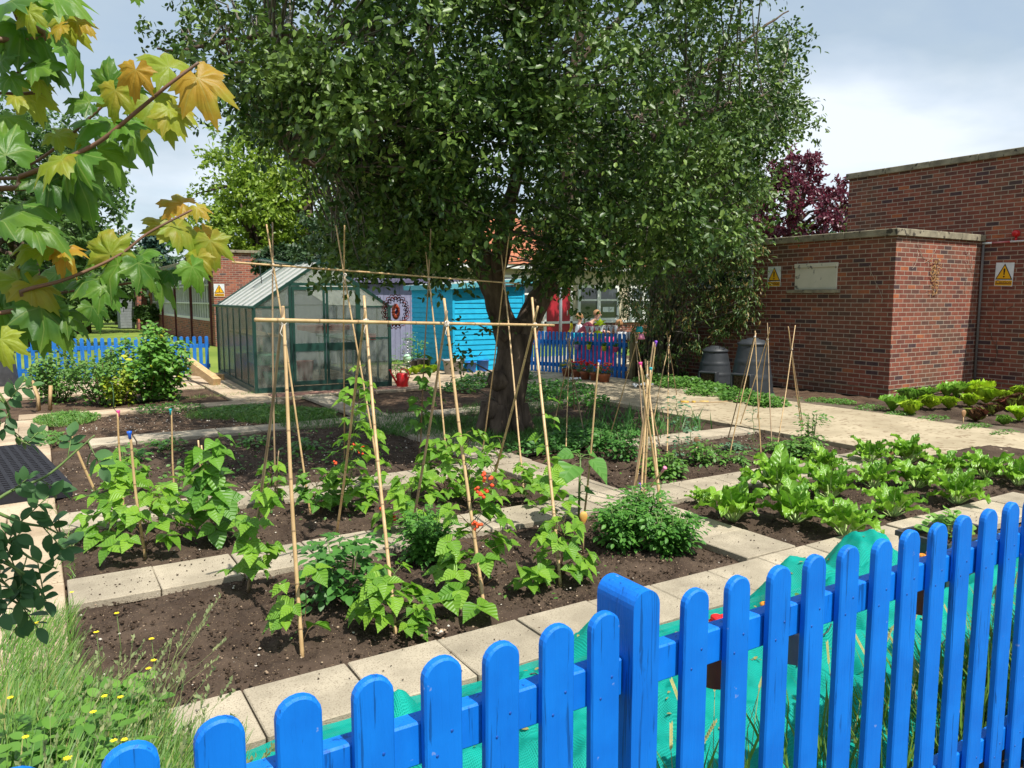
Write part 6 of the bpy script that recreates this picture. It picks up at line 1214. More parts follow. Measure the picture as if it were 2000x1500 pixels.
# tall grass and weeds bottom left --------------------------------------
r_ = np.random.default_rng(77); n_ = 13000
GX = r_.uniform(-.22, .50, n_); GY = r_.uniform(1.35, 3.35, n_); ok = (GX < .42+.10*np.sin(GY*5)) & (GX > -1.3) & ~((GY > 2.75) & (GX > .10+(3.35-GY)*.35)); GX, GY = GX[ok], GY[ok]; GX = np.concatenate([GX, r_.uniform(-.25, .06, 1500)]); GY = np.concatenate([GY, r_.uniform(3.2, 4.5, 1500)]); n_ = len(GX)
BL4 = (np.array([(-.016, 0, 0), (.016, 0, 0), (-.014, .35, .03), (.014, .35, .03), (-.010, .7, -.02), (.010, .7, -.02), (0, 1, -.16)], float), np.array([(0, 1, 3), (0, 3, 2), (2, 3, 5), (2, 5, 4), (4, 5, 6)], int))
a = r_.normal(.9, .7, n_); hgt = r_.uniform(.14, .50, n_)*np.clip(1.25-.38*(GY-1.3), .30, 1)*np.clip(1.05-(GX+.1)*.9, .45, 1.1)
tag(leaves('grass', BL4, np.stack([GX, GY, 0*GX], 1), np.stack([np.sin(a)*.8, np.cos(a)*.6, np.full(n_, 1.1)], 1), np.stack([r_.normal(0, .6, n_), -np.ones(n_), .5+0*GX], 1), hgt, M['grass']), kind='stuff')
n_ = 150; X = r_.uniform(-.15, .40, n_); Y = r_.uniform(1.6, 3.1, n_); ok = X < .35; X, Y = X[ok], Y[ok]; st = MB(); hd = ([], [], [], [])
for x, y in zip(X, Y):
    h_ = rn.uniform(.25, .48); lx = rn.uniform(.0, .26); e = Vector((x+lx, y+rn.uniform(-.05, .15), h_)); o = Vector((x, y, 0)); md = o.lerp(e, .5)+Vector((-lx*.25, 0, .05)); st.tube([o, md, e], [.0013, .0011, .0007], 3)
    for k in range(7): t_ = .72+.28*k/7; hd[0].append(tuple(md.lerp(e, t_*1.0))); hd[1].append((lx+rn.gauss(0, .25), rn.gauss(0, .25), .6)); hd[2].append((rn.gauss(0, 1), -1, 0)); hd[3].append(rn.uniform(.012, .024))
gs = st.build('grass_stalks', leafmat('seed_stalk', (.30, .34, .12), (.20, .26, .09), .2, .6)); tag(gs, kind='stuff')
tag(leaves('grass_heads', RHOMB, *hd, leafmat('seed_head', (.34, .36, .16), (.22, .28, .12), .3, .6)), kind='stuff')
WD = leafmat('broad_weed', (.16, .34, .04), (.08, .21, .03), .35, .45)
for i, (x, y, h_, r__, lb) in enumerate(((-.02, 1.85, .42, .16, 'broad-leaved weed at the left edge in the tall grass'), (.02, 1.52, .42, .16, 'broad-leaved weed in the bottom left corner'), (.20, 1.60, .30, .15, 'light green weed beside the leftmost picket'), (.10, 2.1, .36, .15, 'light green weed in the middle of the tall grass'), (.32, 1.85, .22, .14, 'clover-like weed just behind the leftmost pickets'), (-.05, 2.45, .4, .16, 'dark leafy weed at the left edge below the rose stems'), (.10, 3.02, .22, .10, 'small leafy weed at the corner of the front bed'), (.08, 1.36, .45, .13, 'leafy weed at the very bottom left of the view'), (.16, 1.9, .30, .16, 'round leafy weed between the yellow flowers and the pickets'), (.26, 2.15, .26, .15, 'pale green weed at the right side of the tall grass'), (.0, 2.7, .30, .14, 'leafy weed at the back left of the tall grass'), (.36, 1.6, .25, .14, 'broad-leaved weed between the two leftmost pickets'))):
    fern_plant('weed_plant', (x, y, 0), h_, r__*1.1, 80, .062, lb, 'weed', 90+i, WD, OVAL, 2, group='weeds in the tall grass')
YF = mat('yellow_petals', (.85, .68, .01), (.8, .6, .01), 30, .6); tpl = RHOMB
FL = [(228, 1198), (296, 1248), (188, 1235), (140, 1157), (72, 1217), (84, 1216), (290, 1306), (235, 1362), (204, 1360), (182, 1391), (222, 1447), (132, 1482), (20, 1363), (50, 1440), (243, 1445), (300, 1290)]
for i, (x, y) in enumerate(FL):
    z = .42 if y < 1300 else .36; p = G(x, y, z if y > 1190 else .30); r4 = random.Random(i); g = MB().tube([(p.x-.04*r4.random(), p.y+.05, 0), (p.x+.01, p.y+.03, p.z*.6), tuple(p)], [.0018, .0015, .0012], 5)
    rt_ = empty('yellow_flower', (p.x, p.y, 0), 'small yellow wildflowers on thin stalks in the tall grass', 'flower', 'yellow wildflowers'); wpar(g.build('stalk', M['stem']), rt_)
    pt = []; nn_ = 13; an = [2*PI*k/nn_+r4.random() for k in range(nn_)]; wpar(leaves('petals', RHOMB, [tuple(p)]*nn_, [(math.cos(q), math.sin(q), .25) for q in an], [(-math.cos(q)*.2, -math.sin(q)*.2-.2, 1) for q in an], .011 if i != 11 else .014, YF), rt_)
# ================================================================ COMPOST BINS
def compost_bin(base, r, h, label, ang, lid_h=.10, rz=0):
    b = G(*base); root = empty('compost_bin', b, label, 'compost bin', 'compost bins by the brick wall', rz=rz); GP = bpy.data.materials.get('compost_plastic') or mat('compost_plastic', (.022, .026, .030), (.032, .037, .043), 5, .5, .15, 20)
    pf = [(r, 0)]; n = 26
    for i in range(1, n+1):
        t_ = i/n; rr__ = r*(1-.34*t_**1.25); 
        for q in (.34, .66): rr__ += .012*math.exp(-((t_-q)/.025)**2)
        pf.append((rr__, t_*(h-lid_h)))
    MB().lathe([(r*1.03, -.01), (r*1.04, .03)]+pf, n=40).build('body', GP, root)
    rt = pf[-1][0]; z = h-lid_h
    MB().lathe([(rt*.96, z-.02), (rt*1.07, z-.015), (rt*1.09, z+.01), (rt*1.05, z+.03), (rt*.86, z+.05), (rt*.78, z+.075), (rt*.45, z+.085), (rt*.40, z+.105), (rt*.15, z+.105), (0, z+.10)], n=36).build('lid', GP, root)
    T_ = Matrix.Rotation(ang, 4, 'Z'); hb = MB(); w_, hh_ = r*.92, h*.36; x0 = r*.93
    for (c_, d_) in (((x0, -w_/2, hh_/2), (.16, .035, hh_)), ((x0, w_/2, hh_/2), (.16, .035, hh_)), ((x0, 0, hh_), (.16, w_+.03, .035)), ((x0, 0, .02), (.16, w_, .04))): hb.box(c_, d_, 0, .01, M=T_)
    hb.build('hatch_frame', GP, root)
    cm = MB(); r_ = random.Random(3)
    for k in range(90): cm.tube([T_ @ Vector((x0+.02+r_.uniform(-.02, .04), r_.uniform(-w_/2.3, w_/2.3), r_.uniform(.04, hh_*.92))), T_ @ Vector((x0+.02+r_.uniform(-.02, .04), r_.uniform(-w_/2.3, w_/2.3), r_.uniform(.04, hh_*.92)))], .006, 4)
    cm.box((x0-.01, 0, hh_/2), (.06, w_, hh_*.9), M=T_); cm.build('compost', mat('compost', (.16, .10, .05), (.06, .04, .02), 40, .95), root); return root
toc = lambda b: math.atan2(-G(*b).y, -G(*b).x)
compost_bin((1395, 752), .34, .75, 'smaller dark grey compost bin with a flat lid and open hatch', toc((1395, 752))-.35)
compost_bin((1467, 768), .37, .98, 'taller dark grey compost bin with a domed lid', toc((1467, 768))-.45, .12)
o = MB().lathe([(.42, 0), (.40, .2), (.33, .9), (.30, .95), (.15, 1.0), (0, 1.0)], n=30).build('water_butt', M['black']); o.location = G(-12, 752); tag(o, 'dark grey tapered bin cut off by the left edge by the far fence', 'bin')
# ================================================================ POTS, TUBS AND TOOLS BY THE SHED
wc = empty('watering_can', G(786, 756), 'bright red watering can with a long spout beside the greenhouse corner', 'watering can', rz=-.5)
MB().lathe([(0, 0), (.105, 0), (.11, .01), (.105, .25), (.09, .265), (.03, .27)], n=24).build('body', M['red'], wc)
MB().tube([(-.09, 0, .05), (-.16, 0, .18), (-.22, 0, .30)], [.022, .018, .013], 10).lathe([(.012, 0), (.04, .03), (.0, .035)], (-.225, 0, .30), 12).build('spout', M['red'], wc)
MB().tube([(-.03, 0, .26), (-.02, 0, .33), (.04, 0, .345), (.10, 0, .31), (.13, 0, .22), (.10, 0, .10)], .011, 8).build('handle', M['red'], wc)
def tub(name, px_, r, h, m, label, cat='tub', hand=False):
    root = empty(name, G(*px_), label, cat); MB().lathe([(0, .01), (r*.80, 0), (r*.82, .01), (r*.98, h*.93), (r*1.06, h*.94), (r*1.06, h), (r*.96, h), (r*.90, h*.85), (0, h*.85)], n=30).build('body', m, root)
    if hand:
        for s_ in (-1, 1): MB().tube([(s_*r*1.02, -.06, h*.95), (s_*r*1.12, -.04, h*1.05), (s_*r*1.12, .04, h*1.05), (s_*r*1.02, .06, h*.95)], .012, 6).build('handle', m, root)
    return root
tub('plant_tub', (886, 731), .235, .32, mat('grey_tub', (.36, .35, .33), (.30, .29, .27), 8, .6), 'large pale grey tub with two handles in front of the turquoise shed', hand=True)
BLB = mat('blue_bucket', (.03, .16, .50), (.03, .13, .42), 8, .45)
tub('plant_tub', (920, 727), .125, .23, BLB, 'small blue tub just right of the grey tub'); tub('plant_tub', (944, 725), .13, .26, BLB, 'slightly larger blue tub half hidden by the tree trunk')
tub('plant_pot', (828, 728), .16, .32, M['black'], 'black pot at the shed corner behind the lettuce row', 'pot'); tub('plant_pot', (812, 726), .15, .28, M['black'], 'black pot left of its neighbour by the shed corner', 'pot')
fern_plant('pot_plant', (812, 724), .85, .26, 60, .07, 'light green leafy plant growing in the black pots by the shed', 'plant', 120, 'weed', OVAL, 2)
fern_plant('flowering_plant', (795, 722), .95, .22, 50, .05, 'pale grassy flowering plant behind the garden spiral', 'plant', 121, 'pea', OVAL, 2)
fern_plant('pot_plant', (774, 738), .50, .14, 50, .05, 'yellow-green bushy plant beside the greenhouse corner', 'plant', 122, 'weed', OVAL, 2)
fern_plant('pot_plant', (936, 706), .55, .22, 26, .05, 'sparse plant growing up from the blue tubs', 'plant', 123, 'pea', OVAL, 2)
sg_ = empty('garden_spiral', G(796, 738), 'silver wire spiral ornament with a pale green glass ball in front of the black pots', 'ornament'); SIL = mat('silver_wire', (.7, .7, .7), rough=.25, metal=.9)
MB().tube([(.09*math.cos(k*.42)*math.sin(PI*min(1, k/90+.12)), .09*math.sin(k*.42)*math.sin(PI*min(1, k/90+.12)), .12+k*.0085) for k in range(90)], .006, 6).tube([(0, 0, 0), (0, 0, .15)], .006, 6).build('spiral_wire', SIL, sg_)
MB().lathe([(0, -.085)]+[(.085*math.cos(a), .085*math.sin(a)) for a in [(-PI/2+PI*k/12) for k in range(1, 12)]]+[(0, .085)], (0, 0, .42), 20).build('glass_ball', mat('green_glass', (.45, .75, .50), rough=.15), sg_)
ws = empty('wind_spinner', RD(773, 609, 11.6), 'round red and black wind spinner hanging by a green cord before the lilac shed', 'wind spinner', rz=.25); R0 = 33*11.6/1500
def wavy(r, amp, nw, th, ry_=1): return MB().tube([((r+amp*math.cos(nw*a))*math.cos(a), .01*math.sin(nw*a), (r+amp*math.cos(nw*a))*math.sin(a)) for a in [2*PI*k/180 for k in range(181)]], th, 5)
wavy(R0*.97, R0*.05, 20, .006).build('outer_ring', mat('spinner_red', (.16, .012, .012), rough=.35), ws); wavy(R0*.80, R0*.07, 20, .011).build('middle_ring', bpy.data.materials['spinner_red'], ws)
wavy(R0*.66, R0*.07, 16, .006).build('inner_ring', mat('spinner_black', (.02, .015, .05), rough=.35), ws)
MB().lathe([(0, .01), (R0*.12, .012), (R0*.13, 0)], n=16).lathe([(0, 0), (R0*.01, 0)], n=4).build('hub', bpy.data.materials['spinner_black'], ws).rotation_euler = (PI/2, 0, 0)
o = wavy(R0*.30, R0*.04, 14, .026); o.build('centre_flower', mat('spinner_orange', (.40, .06, .02), rough=.35), ws).scale = (.62, 1, 1.1)
MB().tube([(0, 0, R0), (0, 0, R0+.75)], .003, 5).build('cord', mat('green_cord', (.02, .22, .12)), ws)
# ================================================================ TIMBERS, STICKS, MAT, HOSE, PAPERS
def beam(a, b, s_, label, name='timber_beam', m='timber', sz=None):
    a, b = Vector(a), Vector(b); d = b-a; q = d.to_track_quat('X', 'Z').to_matrix().to_4x4(); o = MB().box((0, 0, 0), (d.length, s_, sz or s_), 0, .004).build(name, M[m]); o.matrix_world = Matrix.Translation((a+b)/2) @ q; return tag(o, label, 'timber')
beam(G(424, 747, .06), RD(368, 706, 16.6), .15, 'square pale timber beam propped against the ground beside the greenhouse')
beam(G(432, 738, .05), G(374, 728, .05), .14, 'second timber beam lying flat under the propped one')
def stick(pts, label): o = MB().tube([Vector(p) for p in pts], [.028, .027, .026, .02][:len(pts)], 4).build('wooden_stake', M['timber']); return tag(o, label, 'stake', 'short wooden stakes in the paving')
sb = G(76, 802); dm = math.hypot(*sb.xy); stick([sb, RD(74, 775, dm), RD(68, 760, dm+.05), RD(64, 744, dm+.2)], 'left of two short pale wooden stakes, slightly bent')
sb = G(98, 800); dm = math.hypot(*sb.xy); stick([sb, RD(98, 775, dm), RD(99, 753, dm)], 'right of two short pale wooden stakes, straight')
mt_ = empty('plastic_mat', (-.45, 8.4, 0), 'thick black perforated plastic mat lying on the paving at the left edge', 'mat', rz=R(7)); mb = MB(); r_ = random.Random(1)
for i in range(13): mb.box((-.45+i*.075, 0, .10), (.032, 2.3, .028))
for j in range(26): mb.box((0, -1.14+j*.091, .10), (.94, .045, .024))
MBK = mat('matt_black_rubber', (.014, .014, .018), (.022, .022, .028), 20, .75, spec=.25); mb.build('grid', MBK, mt_)
mb = MB()
for s_ in (-1, 1): mb.box((s_*.47, 0, .055), (.02, 2.32, .11)); mb.box((0, s_*1.16, .055), (.96, .02, .11))
mb.build('rim', MBK, mt_)
mb = MB()
for (a, b, w_, l_) in ((-.1, .2, .28, .5), (-.1, -.25, .28, .34)): mb.box((a, b, .118), (w_, l_, .010), 0, .003)
mb.build('clip_plate', MBK, mt_)
HO = mat('yellow_hose', (.60, .38, .05), (.5, .3, .04), 10, .5); hp = [(1328, 783), (1345, 785), (1365, 785.5), (1384, 786), (1410, 785), (1435, 782), (1450, 780)]
hr = empty('garden_hose', G(1384, 786), 'pale hose with yellow connectors lying across the concrete path', 'hose'); wpar(MB().tube([G(x, y, .045) for x, y in hp], .012, 8).build('hose', mat('tan_hose', (.42, .30, .16), rough=.6)), hr)
for (x0, x1) in ((1330, 1345), (1352, 1358), (1366, 1384)): wpar(MB().tube([G(x0, 785, .046), G(x1, 785.5, .046)], .022, 8).build('connector', HO), hr)
def crumple(px_, s_, label, seed):
    c = G(px_[0], px_[1], .035); vs = []; r_ = random.Random(seed)
    for j in range(6):
        for i in range(9): vs.append((c.x+(i-4)*s_*.25+r_.uniform(-.02, .02), c.y+(j-2.5)*s_*.22+r_.uniform(-.02, .02), .035+r_.random()*.06))
    tag(MB().add(vs, [(j*9+i, j*9+i+1, (j+1)*9+i+1, (j+1)*9+i) for j in range(5) for i in range(8)]).build('paper', WH), label, 'paper')
crumple((1122, 742), .13, 'crumpled white paper on the path by the red flower pots', 1); crumple((1252, 754), .22, 'crumpled white sheet on the path by the shrub', 2)
# spoon markers
def spoon(bp, tp, m, label, s_=1, flip=0):
    b = G(*bp); t_ = RD(tp[0], tp[1], math.hypot(*b.xy)); root = empty('wooden_spoon', b, label, 'spoon marker', 'wooden spoon plant markers'); h_ = t_.z
    MB().tube([(0, 0, -.03), (0, 0, h_-.085*s_)], .0055*s_, 7).build('handle', M['timber'], root)
    MB().lathe([(0, -.05*s_), (.014*s_, -.036*s_), (.026*s_, 0), (.025*s_, .018*s_), (.015*s_, .035*s_), (0, .038*s_)], (0, 0, h_-.04*s_), 16, sy=.35).build('bowl', m, root); root.rotation_euler = (0, 0, YAW*-1); return root
spoon((1139, 1080), (1130, 998), mat('orange_spoon', (.72, .30, .06), (.62, .42, .10), 60, .6), 'orange painted wooden spoon stuck upright in the front bed', 1)
BRS = mat('brown_spoon', (.26, .14, .07), rough=.7); spoon((1360, 894), (1357, 852), BRS, 'brown wooden spoon marker in the pea bed', 1.3); spoon((1738, 905), (1737, 878), BRS, 'brown wooden spoon marker among the back row of chard', 1.2); spoon((1881, 828), (1880, 800), mat('tan_spoon', (.40, .22, .10), rough=.7), 'small wooden spoon marker in the lettuce patch', 1.2)
# ================================================================ NETTING, TROUGH, HANGING POTS
def netz(x, y):
    b = [(1.90, 2.33, .40, .20, .26), (2.5, 2.3, .12, .3, .3), (3.66, 2.38, .46, .24, .24), (3.28, 2.42, .33, .25, .24), (3.3, 2.1, .34, .6, .36), (1.05, 2.44, .23, .13, .14), (1.15, 2.2, .16, .25, .2), (1.5, 2.3, .20, .3, .3), (1.75, 2.0, .22, .5, .3), (3.9, 1.85, .30, .6, .24), (5.2, 2.0, .25, .4, .3), (2.9, 2.0, .30, .9, .40)]
    z = .03
    for (cx_, cy_, h_, rx, ry_) in b: z = max(z, h_*math.exp(-(((x-cx_)/rx)**2+((y-cy_)/ry_)**2)))
    wx = x+.12*noise.noise(Vector((x*2, y*2, 8))); f = abs(noise.noise(Vector((wx*3.2+y*1.6, y*3.0-wx, 3)))); g_ = abs(noise.noise(Vector((wx*8.5-y*3, y*6+wx*2, 1)))); q = abs(noise.noise(Vector((x*19, y*15, 4))))
    return max(.02, z*(1.0+.25*noise.noise(Vector((x*4, y*4, 2))))+.12*(.3-f)*min(1, .3+z*3)+.075*(.22-g_)*min(1, .4+z*3)+.016*q)
nx, ny = 300, 84; vs = []
for j in range(ny+1):
    for i in range(nx+1):
        x = .50+(5.6-.5)*i/nx; e0 = 2.74+.05*noise.noise(Vector((x*3, 0, 0))); y = 1.42+(e0-1.42)*j/ny; z = netz(x, y); k = min(1, (e0-y)/.10); vs.append((x+.01*noise.noise(Vector((x*5, y*5, 1))), y, max(.03, z*k+.03*(1-k))))
net = semi('green_netting', (.006, .56, .45), .80, .55, ((9, 9, 9), .12), spec=.3, tl=.4)
_t = net.node_tree; _tc = [n for n in _t.nodes if n.type == 'TEX_COORD'][0]; _wv = []
for ax_ in ('X', 'Y'):
    q_ = _t.nodes.new('ShaderNodeTexWave'); q_.bands_direction = ax_; q_.inputs['Scale'].default_value = 48; q_.inputs['Distortion'].default_value = 1.2; q_.inputs['Detail'].default_value = 1; _t.links.new(_tc.outputs['Object'], q_.inputs['Vector']); _wv.append(q_)
_mm = _t.nodes.new('ShaderNodeMath'); _mm.operation = 'MAXIMUM'; _t.links.new(_wv[0].outputs[1], _mm.inputs[0]); _t.links.new(_wv[1].outputs[1], _mm.inputs[1])
_bp = [n for n in _t.nodes if n.type == 'BUMP'][0]; _t.links.new(_mm.outputs[0], _bp.inputs['Height']); _bp.inputs['Strength'].default_value = .6
_mr = [n for n in _t.nodes if n.type == 'MAP_RANGE'][0]; _m3 = _t.nodes.new('ShaderNodeMath'); _m3.operation = 'MULTIPLY_ADD'; _m3.inputs[1].default_value = .35; _m3.inputs[2].default_value = -.22; _t.links.new(_mm.outputs[0], _m3.inputs[0]); _ad = _t.nodes.new('ShaderNodeMath'); _ad.operation = 'ADD'; _ad.use_clamp = True; _t.links.new(_mr.outputs[0], _ad.inputs[0]); _t.links.new(_m3.outputs[0], _ad.inputs[1])
_mx = [n for n in _t.nodes if n.type == 'MIX_SHADER' and n.inputs[1].links and n.inputs[1].links[0].from_node.type == 'BSDF_TRANSPARENT'][0]; _t.links.new(_ad.outputs[0], _mx.inputs[0])
no = MB().add(vs, [(j*(nx+1)+i, j*(nx+1)+i+1, (j+1)*(nx+1)+i+1, (j+1)*(nx+1)+i) for j in range(ny) for i in range(nx)], 0, True).build('garden_netting', net); tag(no, 'turquoise green netting draped in mounds between the front path and the near fence', 'netting')
cr_ = MB(); r_ = random.Random(9)
for (x, y, l_, a) in ((1.95, 2.3, .3, .9), (3.4, 2.1, .35, .5), (4.2, 2.5, .3, 1.0), (2.6, 1.9, .3, .3), (4.6, 2.0, .35, .4), (3.1, 1.7, .3, .2), (1.5, 2.3, .15, .8)):
    cr_.tube([(x+math.cos(a)*l_*(t_-.5), y+math.sin(a)*l_*(t_-.5)+.03*math.sin(t_*5), max(.03, netz(x+math.cos(a)*l_*(t_-.5), y+math.sin(a)*l_*(t_-.5)))+.006) for t_ in [k/8 for k in range(9)]], .0028, 5)
P, D, Nn, S = [], [], [], []
r_ = random.Random(44)
for k in range(260):
    x, y = r_.uniform(.7, 4.6), r_.uniform(1.5, 2.6); P.append((x, y, netz(x, y)+.006)); a = r_.uniform(0, 6.28); D.append((math.cos(a), math.sin(a), .1)); Nn.append((r_.gauss(0, .3), r_.gauss(0, .3), 1)); S.append(r_.uniform(.012, .04))
tag(leaves('fallen_leaves', SMALL, P, D, Nn, S, leafmat('litter', (.30, .26, .08), (.14, .12, .04), .1, .8)), kind='stuff')
wp = empty('netting_cord', (3, 2.2, .1), 'dark cord threaded in folds through the green netting', 'cord'); wpar(cr_.build('cord', M['black']), wp)
# grasses with seed heads by the fence
r2_ = np.random.default_rng(5); n_ = 3800; X = r2_.uniform(1.1, 4.6, n_); Y = r2_.uniform(1.30, 1.62, n_); w_ = np.clip((X-1.9)*.6, .12, 1); ok = r2_.random(n_) < w_; X, Y = X[ok], Y[ok]; n_ = len(X); a = r2_.uniform(0, 6.28, n_)
tag(leaves('grass', BL4, np.stack([X, Y, 0*X], 1), np.stack([np.cos(a)*.45, np.sin(a)*.3, np.ones(n_)], 1), np.stack([r2_.normal(0, .6, n_), -np.ones(n_), .5+0*X], 1), r2_.uniform(.15, .42, n_), M['grass']), kind='stuff')
hd = ([], [], [], []); st = MB(); r_ = random.Random(15)
for k in range(46):
    x, y, h_ = r_.uniform(1.2, 3.9), r_.uniform(1.34, 1.6), r_.uniform(.28, .52); l_ = r_.uniform(-.12, .12); e = Vector((x+l_, y+r_.uniform(-.05, .08), h_)); st.tube([(x, y, 0), (x+l_*.3, y, h_*.6), e], .0014, 4); d = (e-Vector((x+l_*.3, y, h_*.6))).normalized()+Vector((l_*3, 0, -.2))
    for q in range(16): hd[0].append(tuple(e+d.normalized()*q*.0045)); hd[1].append((d.x+(.45 if q % 2 else -.45), d.y, d.z+.5)); hd[2].append((0, -1, .2)); hd[3].append(.017)
tag(st.build('grass_stalks', bpy.data.materials['seed_stalk']), kind='stuff'); tag(leaves('grass_heads', RHOMB, *hd, leafmat('barley_head', (.55, .50, .22), (.42, .42, .16), .3, .6)), kind='stuff')
tr_ = empty('plant_trough', (4.44, 2.36, 0), 'black rectangular trough of nasturtiums standing behind the near fence', 'planter', rz=R(-3)); 
tb = MB(); a, b, h_ = .25, .15, .31; rt2 = .84
vs = [(sx*a*k, sy*b*k, z) for z, k in ((0, rt2), (h_-.03, 1), (h_-.03, 1.07), (h_, 1.07), (h_, .96), (h_-.05, .93)) for sx, sy in ((-1, -1), (1, -1), (1, 1), (-1, 1))]
fs = [(i*4+k, i*4+(k+1) % 4, (i+1)*4+(k+1) % 4, (i+1)*4+k) for i in range(5) for k in range(4)]+[(3, 2, 1, 0)]; tb.add(vs, fs).build('trough', M['black'], tr_)
MB().add([(sx*a*.93, sy*b*.93, h_-.05) for sx, sy in ((-1, -1), (1, -1), (1, 1), (-1, 1))], [(0, 1, 2, 3)]).build('compost', M['soil'], tr_)
DISC = (np.array([(0, 0, -.03)]+[(.5*math.cos(q), .5*math.sin(q), .05*math.sin(3*q)) for q in [2*PI*k/10 for k in range(10)]], float), np.array([(0, 1+k, 1+(k+1) % 10) for k in range(10)], int)); P, D, Nn, S = [], [], [], []; st = MB(); r_ = random.Random(6)
for k in range(58):
    a_ = r_.uniform(0, 6.28); q = r_.random()**.5; e = Vector((.18*q*math.cos(a_)-.02, .12*q*math.sin(a_), h_-.01+.13*(1-q*q)*r_.uniform(.5, 1)+.02)); o0 = Vector((e.x*.4, e.y*.4, h_-.05)); st.tube([o0, e], .0018, 4); P.append(tuple(e)); D.append((math.cos(a_), math.sin(a_), .1)); Nn.append((r_.gauss(0, .3), -.4+r_.gauss(0, .3), 1)); S.append(r_.uniform(.03, .062))
np_ = empty('nasturtium', (4.42, 2.36, .2), 'bright green round-leaved nasturtium growing in the black trough', 'plant', rz=R(-3)); st.build('stems', M['stem'], np_).location = (0, 0, -.2); leaves('leaves', DISC, P, D, Nn, S, leafmat('nasturtium_leaf', (.22, .42, .06), (.14, .32, .05), .35, .45), np_).location = (0, 0, -.2)
def rail_pot(x, ytop, m, label, r=.06, h=.13, flower=None, fcount=9, topz=None):
    p = RY(x, ytop, 1.335); root = empty('hanging_pot', (p.x, 1.345, p.z-h), label, 'pot', 'small pots hung behind the near fence'); MB().lathe([(0, 0), (r*.72, 0), (r*.98, h*.84), (r*1.08, h*.85), (r*1.08, h), (r*.95, h), (r*.9, h*.8), (0, h*.8)], n=24).build('pot', m, root)
    MB().tube([(-.02, 0, h*.95), (-.02, -.05, h+.02), (-.02, -.075, h*.9)], .003, 5).build('hook', M['black'], root)
    if flower:
        P, D, Nn, S = [], [], [], []; r_ = random.Random(int(x)); st = MB()
        for k in range(22): a_ = r_.uniform(0, 6.28); e = Vector((math.cos(a_)*r_.uniform(.01, .05), math.sin(a_)*.04, h+r_.uniform(0, .06))); st.tube([(0, 0, h*.8), e], .0012, 4); P.append(tuple(e)); D.append((math.cos(a_), math.sin(a_), .2)); Nn.append((0, -.4, 1)); S.append(r_.uniform(.02, .035))
        st.build('stems', M['stem'], root); leaves('leaves', OVAL, P, D, Nn, S, M['weed'], root); fm = MB(); fz = RY(flower[0], flower[1], 1.35); c = Vector((fz.x-p.x, 0, fz.z-(p.z-h)))
        for k in range(fcount): u = Vector((r_.uniform(-.018, .018), r_.uniform(-.012, .012), r_.uniform(-.012, .012))); fm.lathe([(0, -.008), (.012, -.004), (.016, .006), (.008, .010), (0, .004)], c+u, 9)
        fm.tube([(0, 0, h), c], .002, 5); fm.build('flower', flower[2], root)
    return root
OF = mat('marigold_petals', (.80, .32, .02), (.6, .2, .02), 60, .6); RF = mat('geranium_petals', (.75, .01, .01), (.6, .01, .01), 60, .6)
rail_pot(1404, 1255, M['terracotta'], 'terracotta pot with a red flower hung on the near fence right of the thick post', flower=(1405, 1213, RF), fcount=16, h=.11)
rail_pot(1557, 1215, mat('grey_pot', (.32, .33, .36), rough=.5), 'grey pot hung on the near fence between the two terracotta ones', h=.11, flower=(1498, 1186, OF), fcount=6)
rail_pot(1806, 1130, M['terracotta'], 'terracotta pot with an orange flower hung on the right part of the near fence', h=.11, flower=(1808, 1084, OF), fcount=6)
for i, (x, y, c_, lb) in enumerate(((1474, 1222, (.85, .30, .12), 'small orange plant label behind the near fence by the red flower'), (1620, 1188, (.9, .9, .9), 'small white plant label behind the near fence'), (1858, 1110, (.85, .45, .3), 'small pale orange plant label at the right of the near fence'))):
    p = RY(x, y, 1.33); tag(MB().prism([(-.008, -.03), (.008, -.03), (.006, .015), (0, .02), (-.006, .015)], p, (1, 0, 0), (0, 0, 1), (0, 1, 0), .0015).build('plant_label', mat('label_%d' % i, c_, rough=.5)), lb, 'plant label')
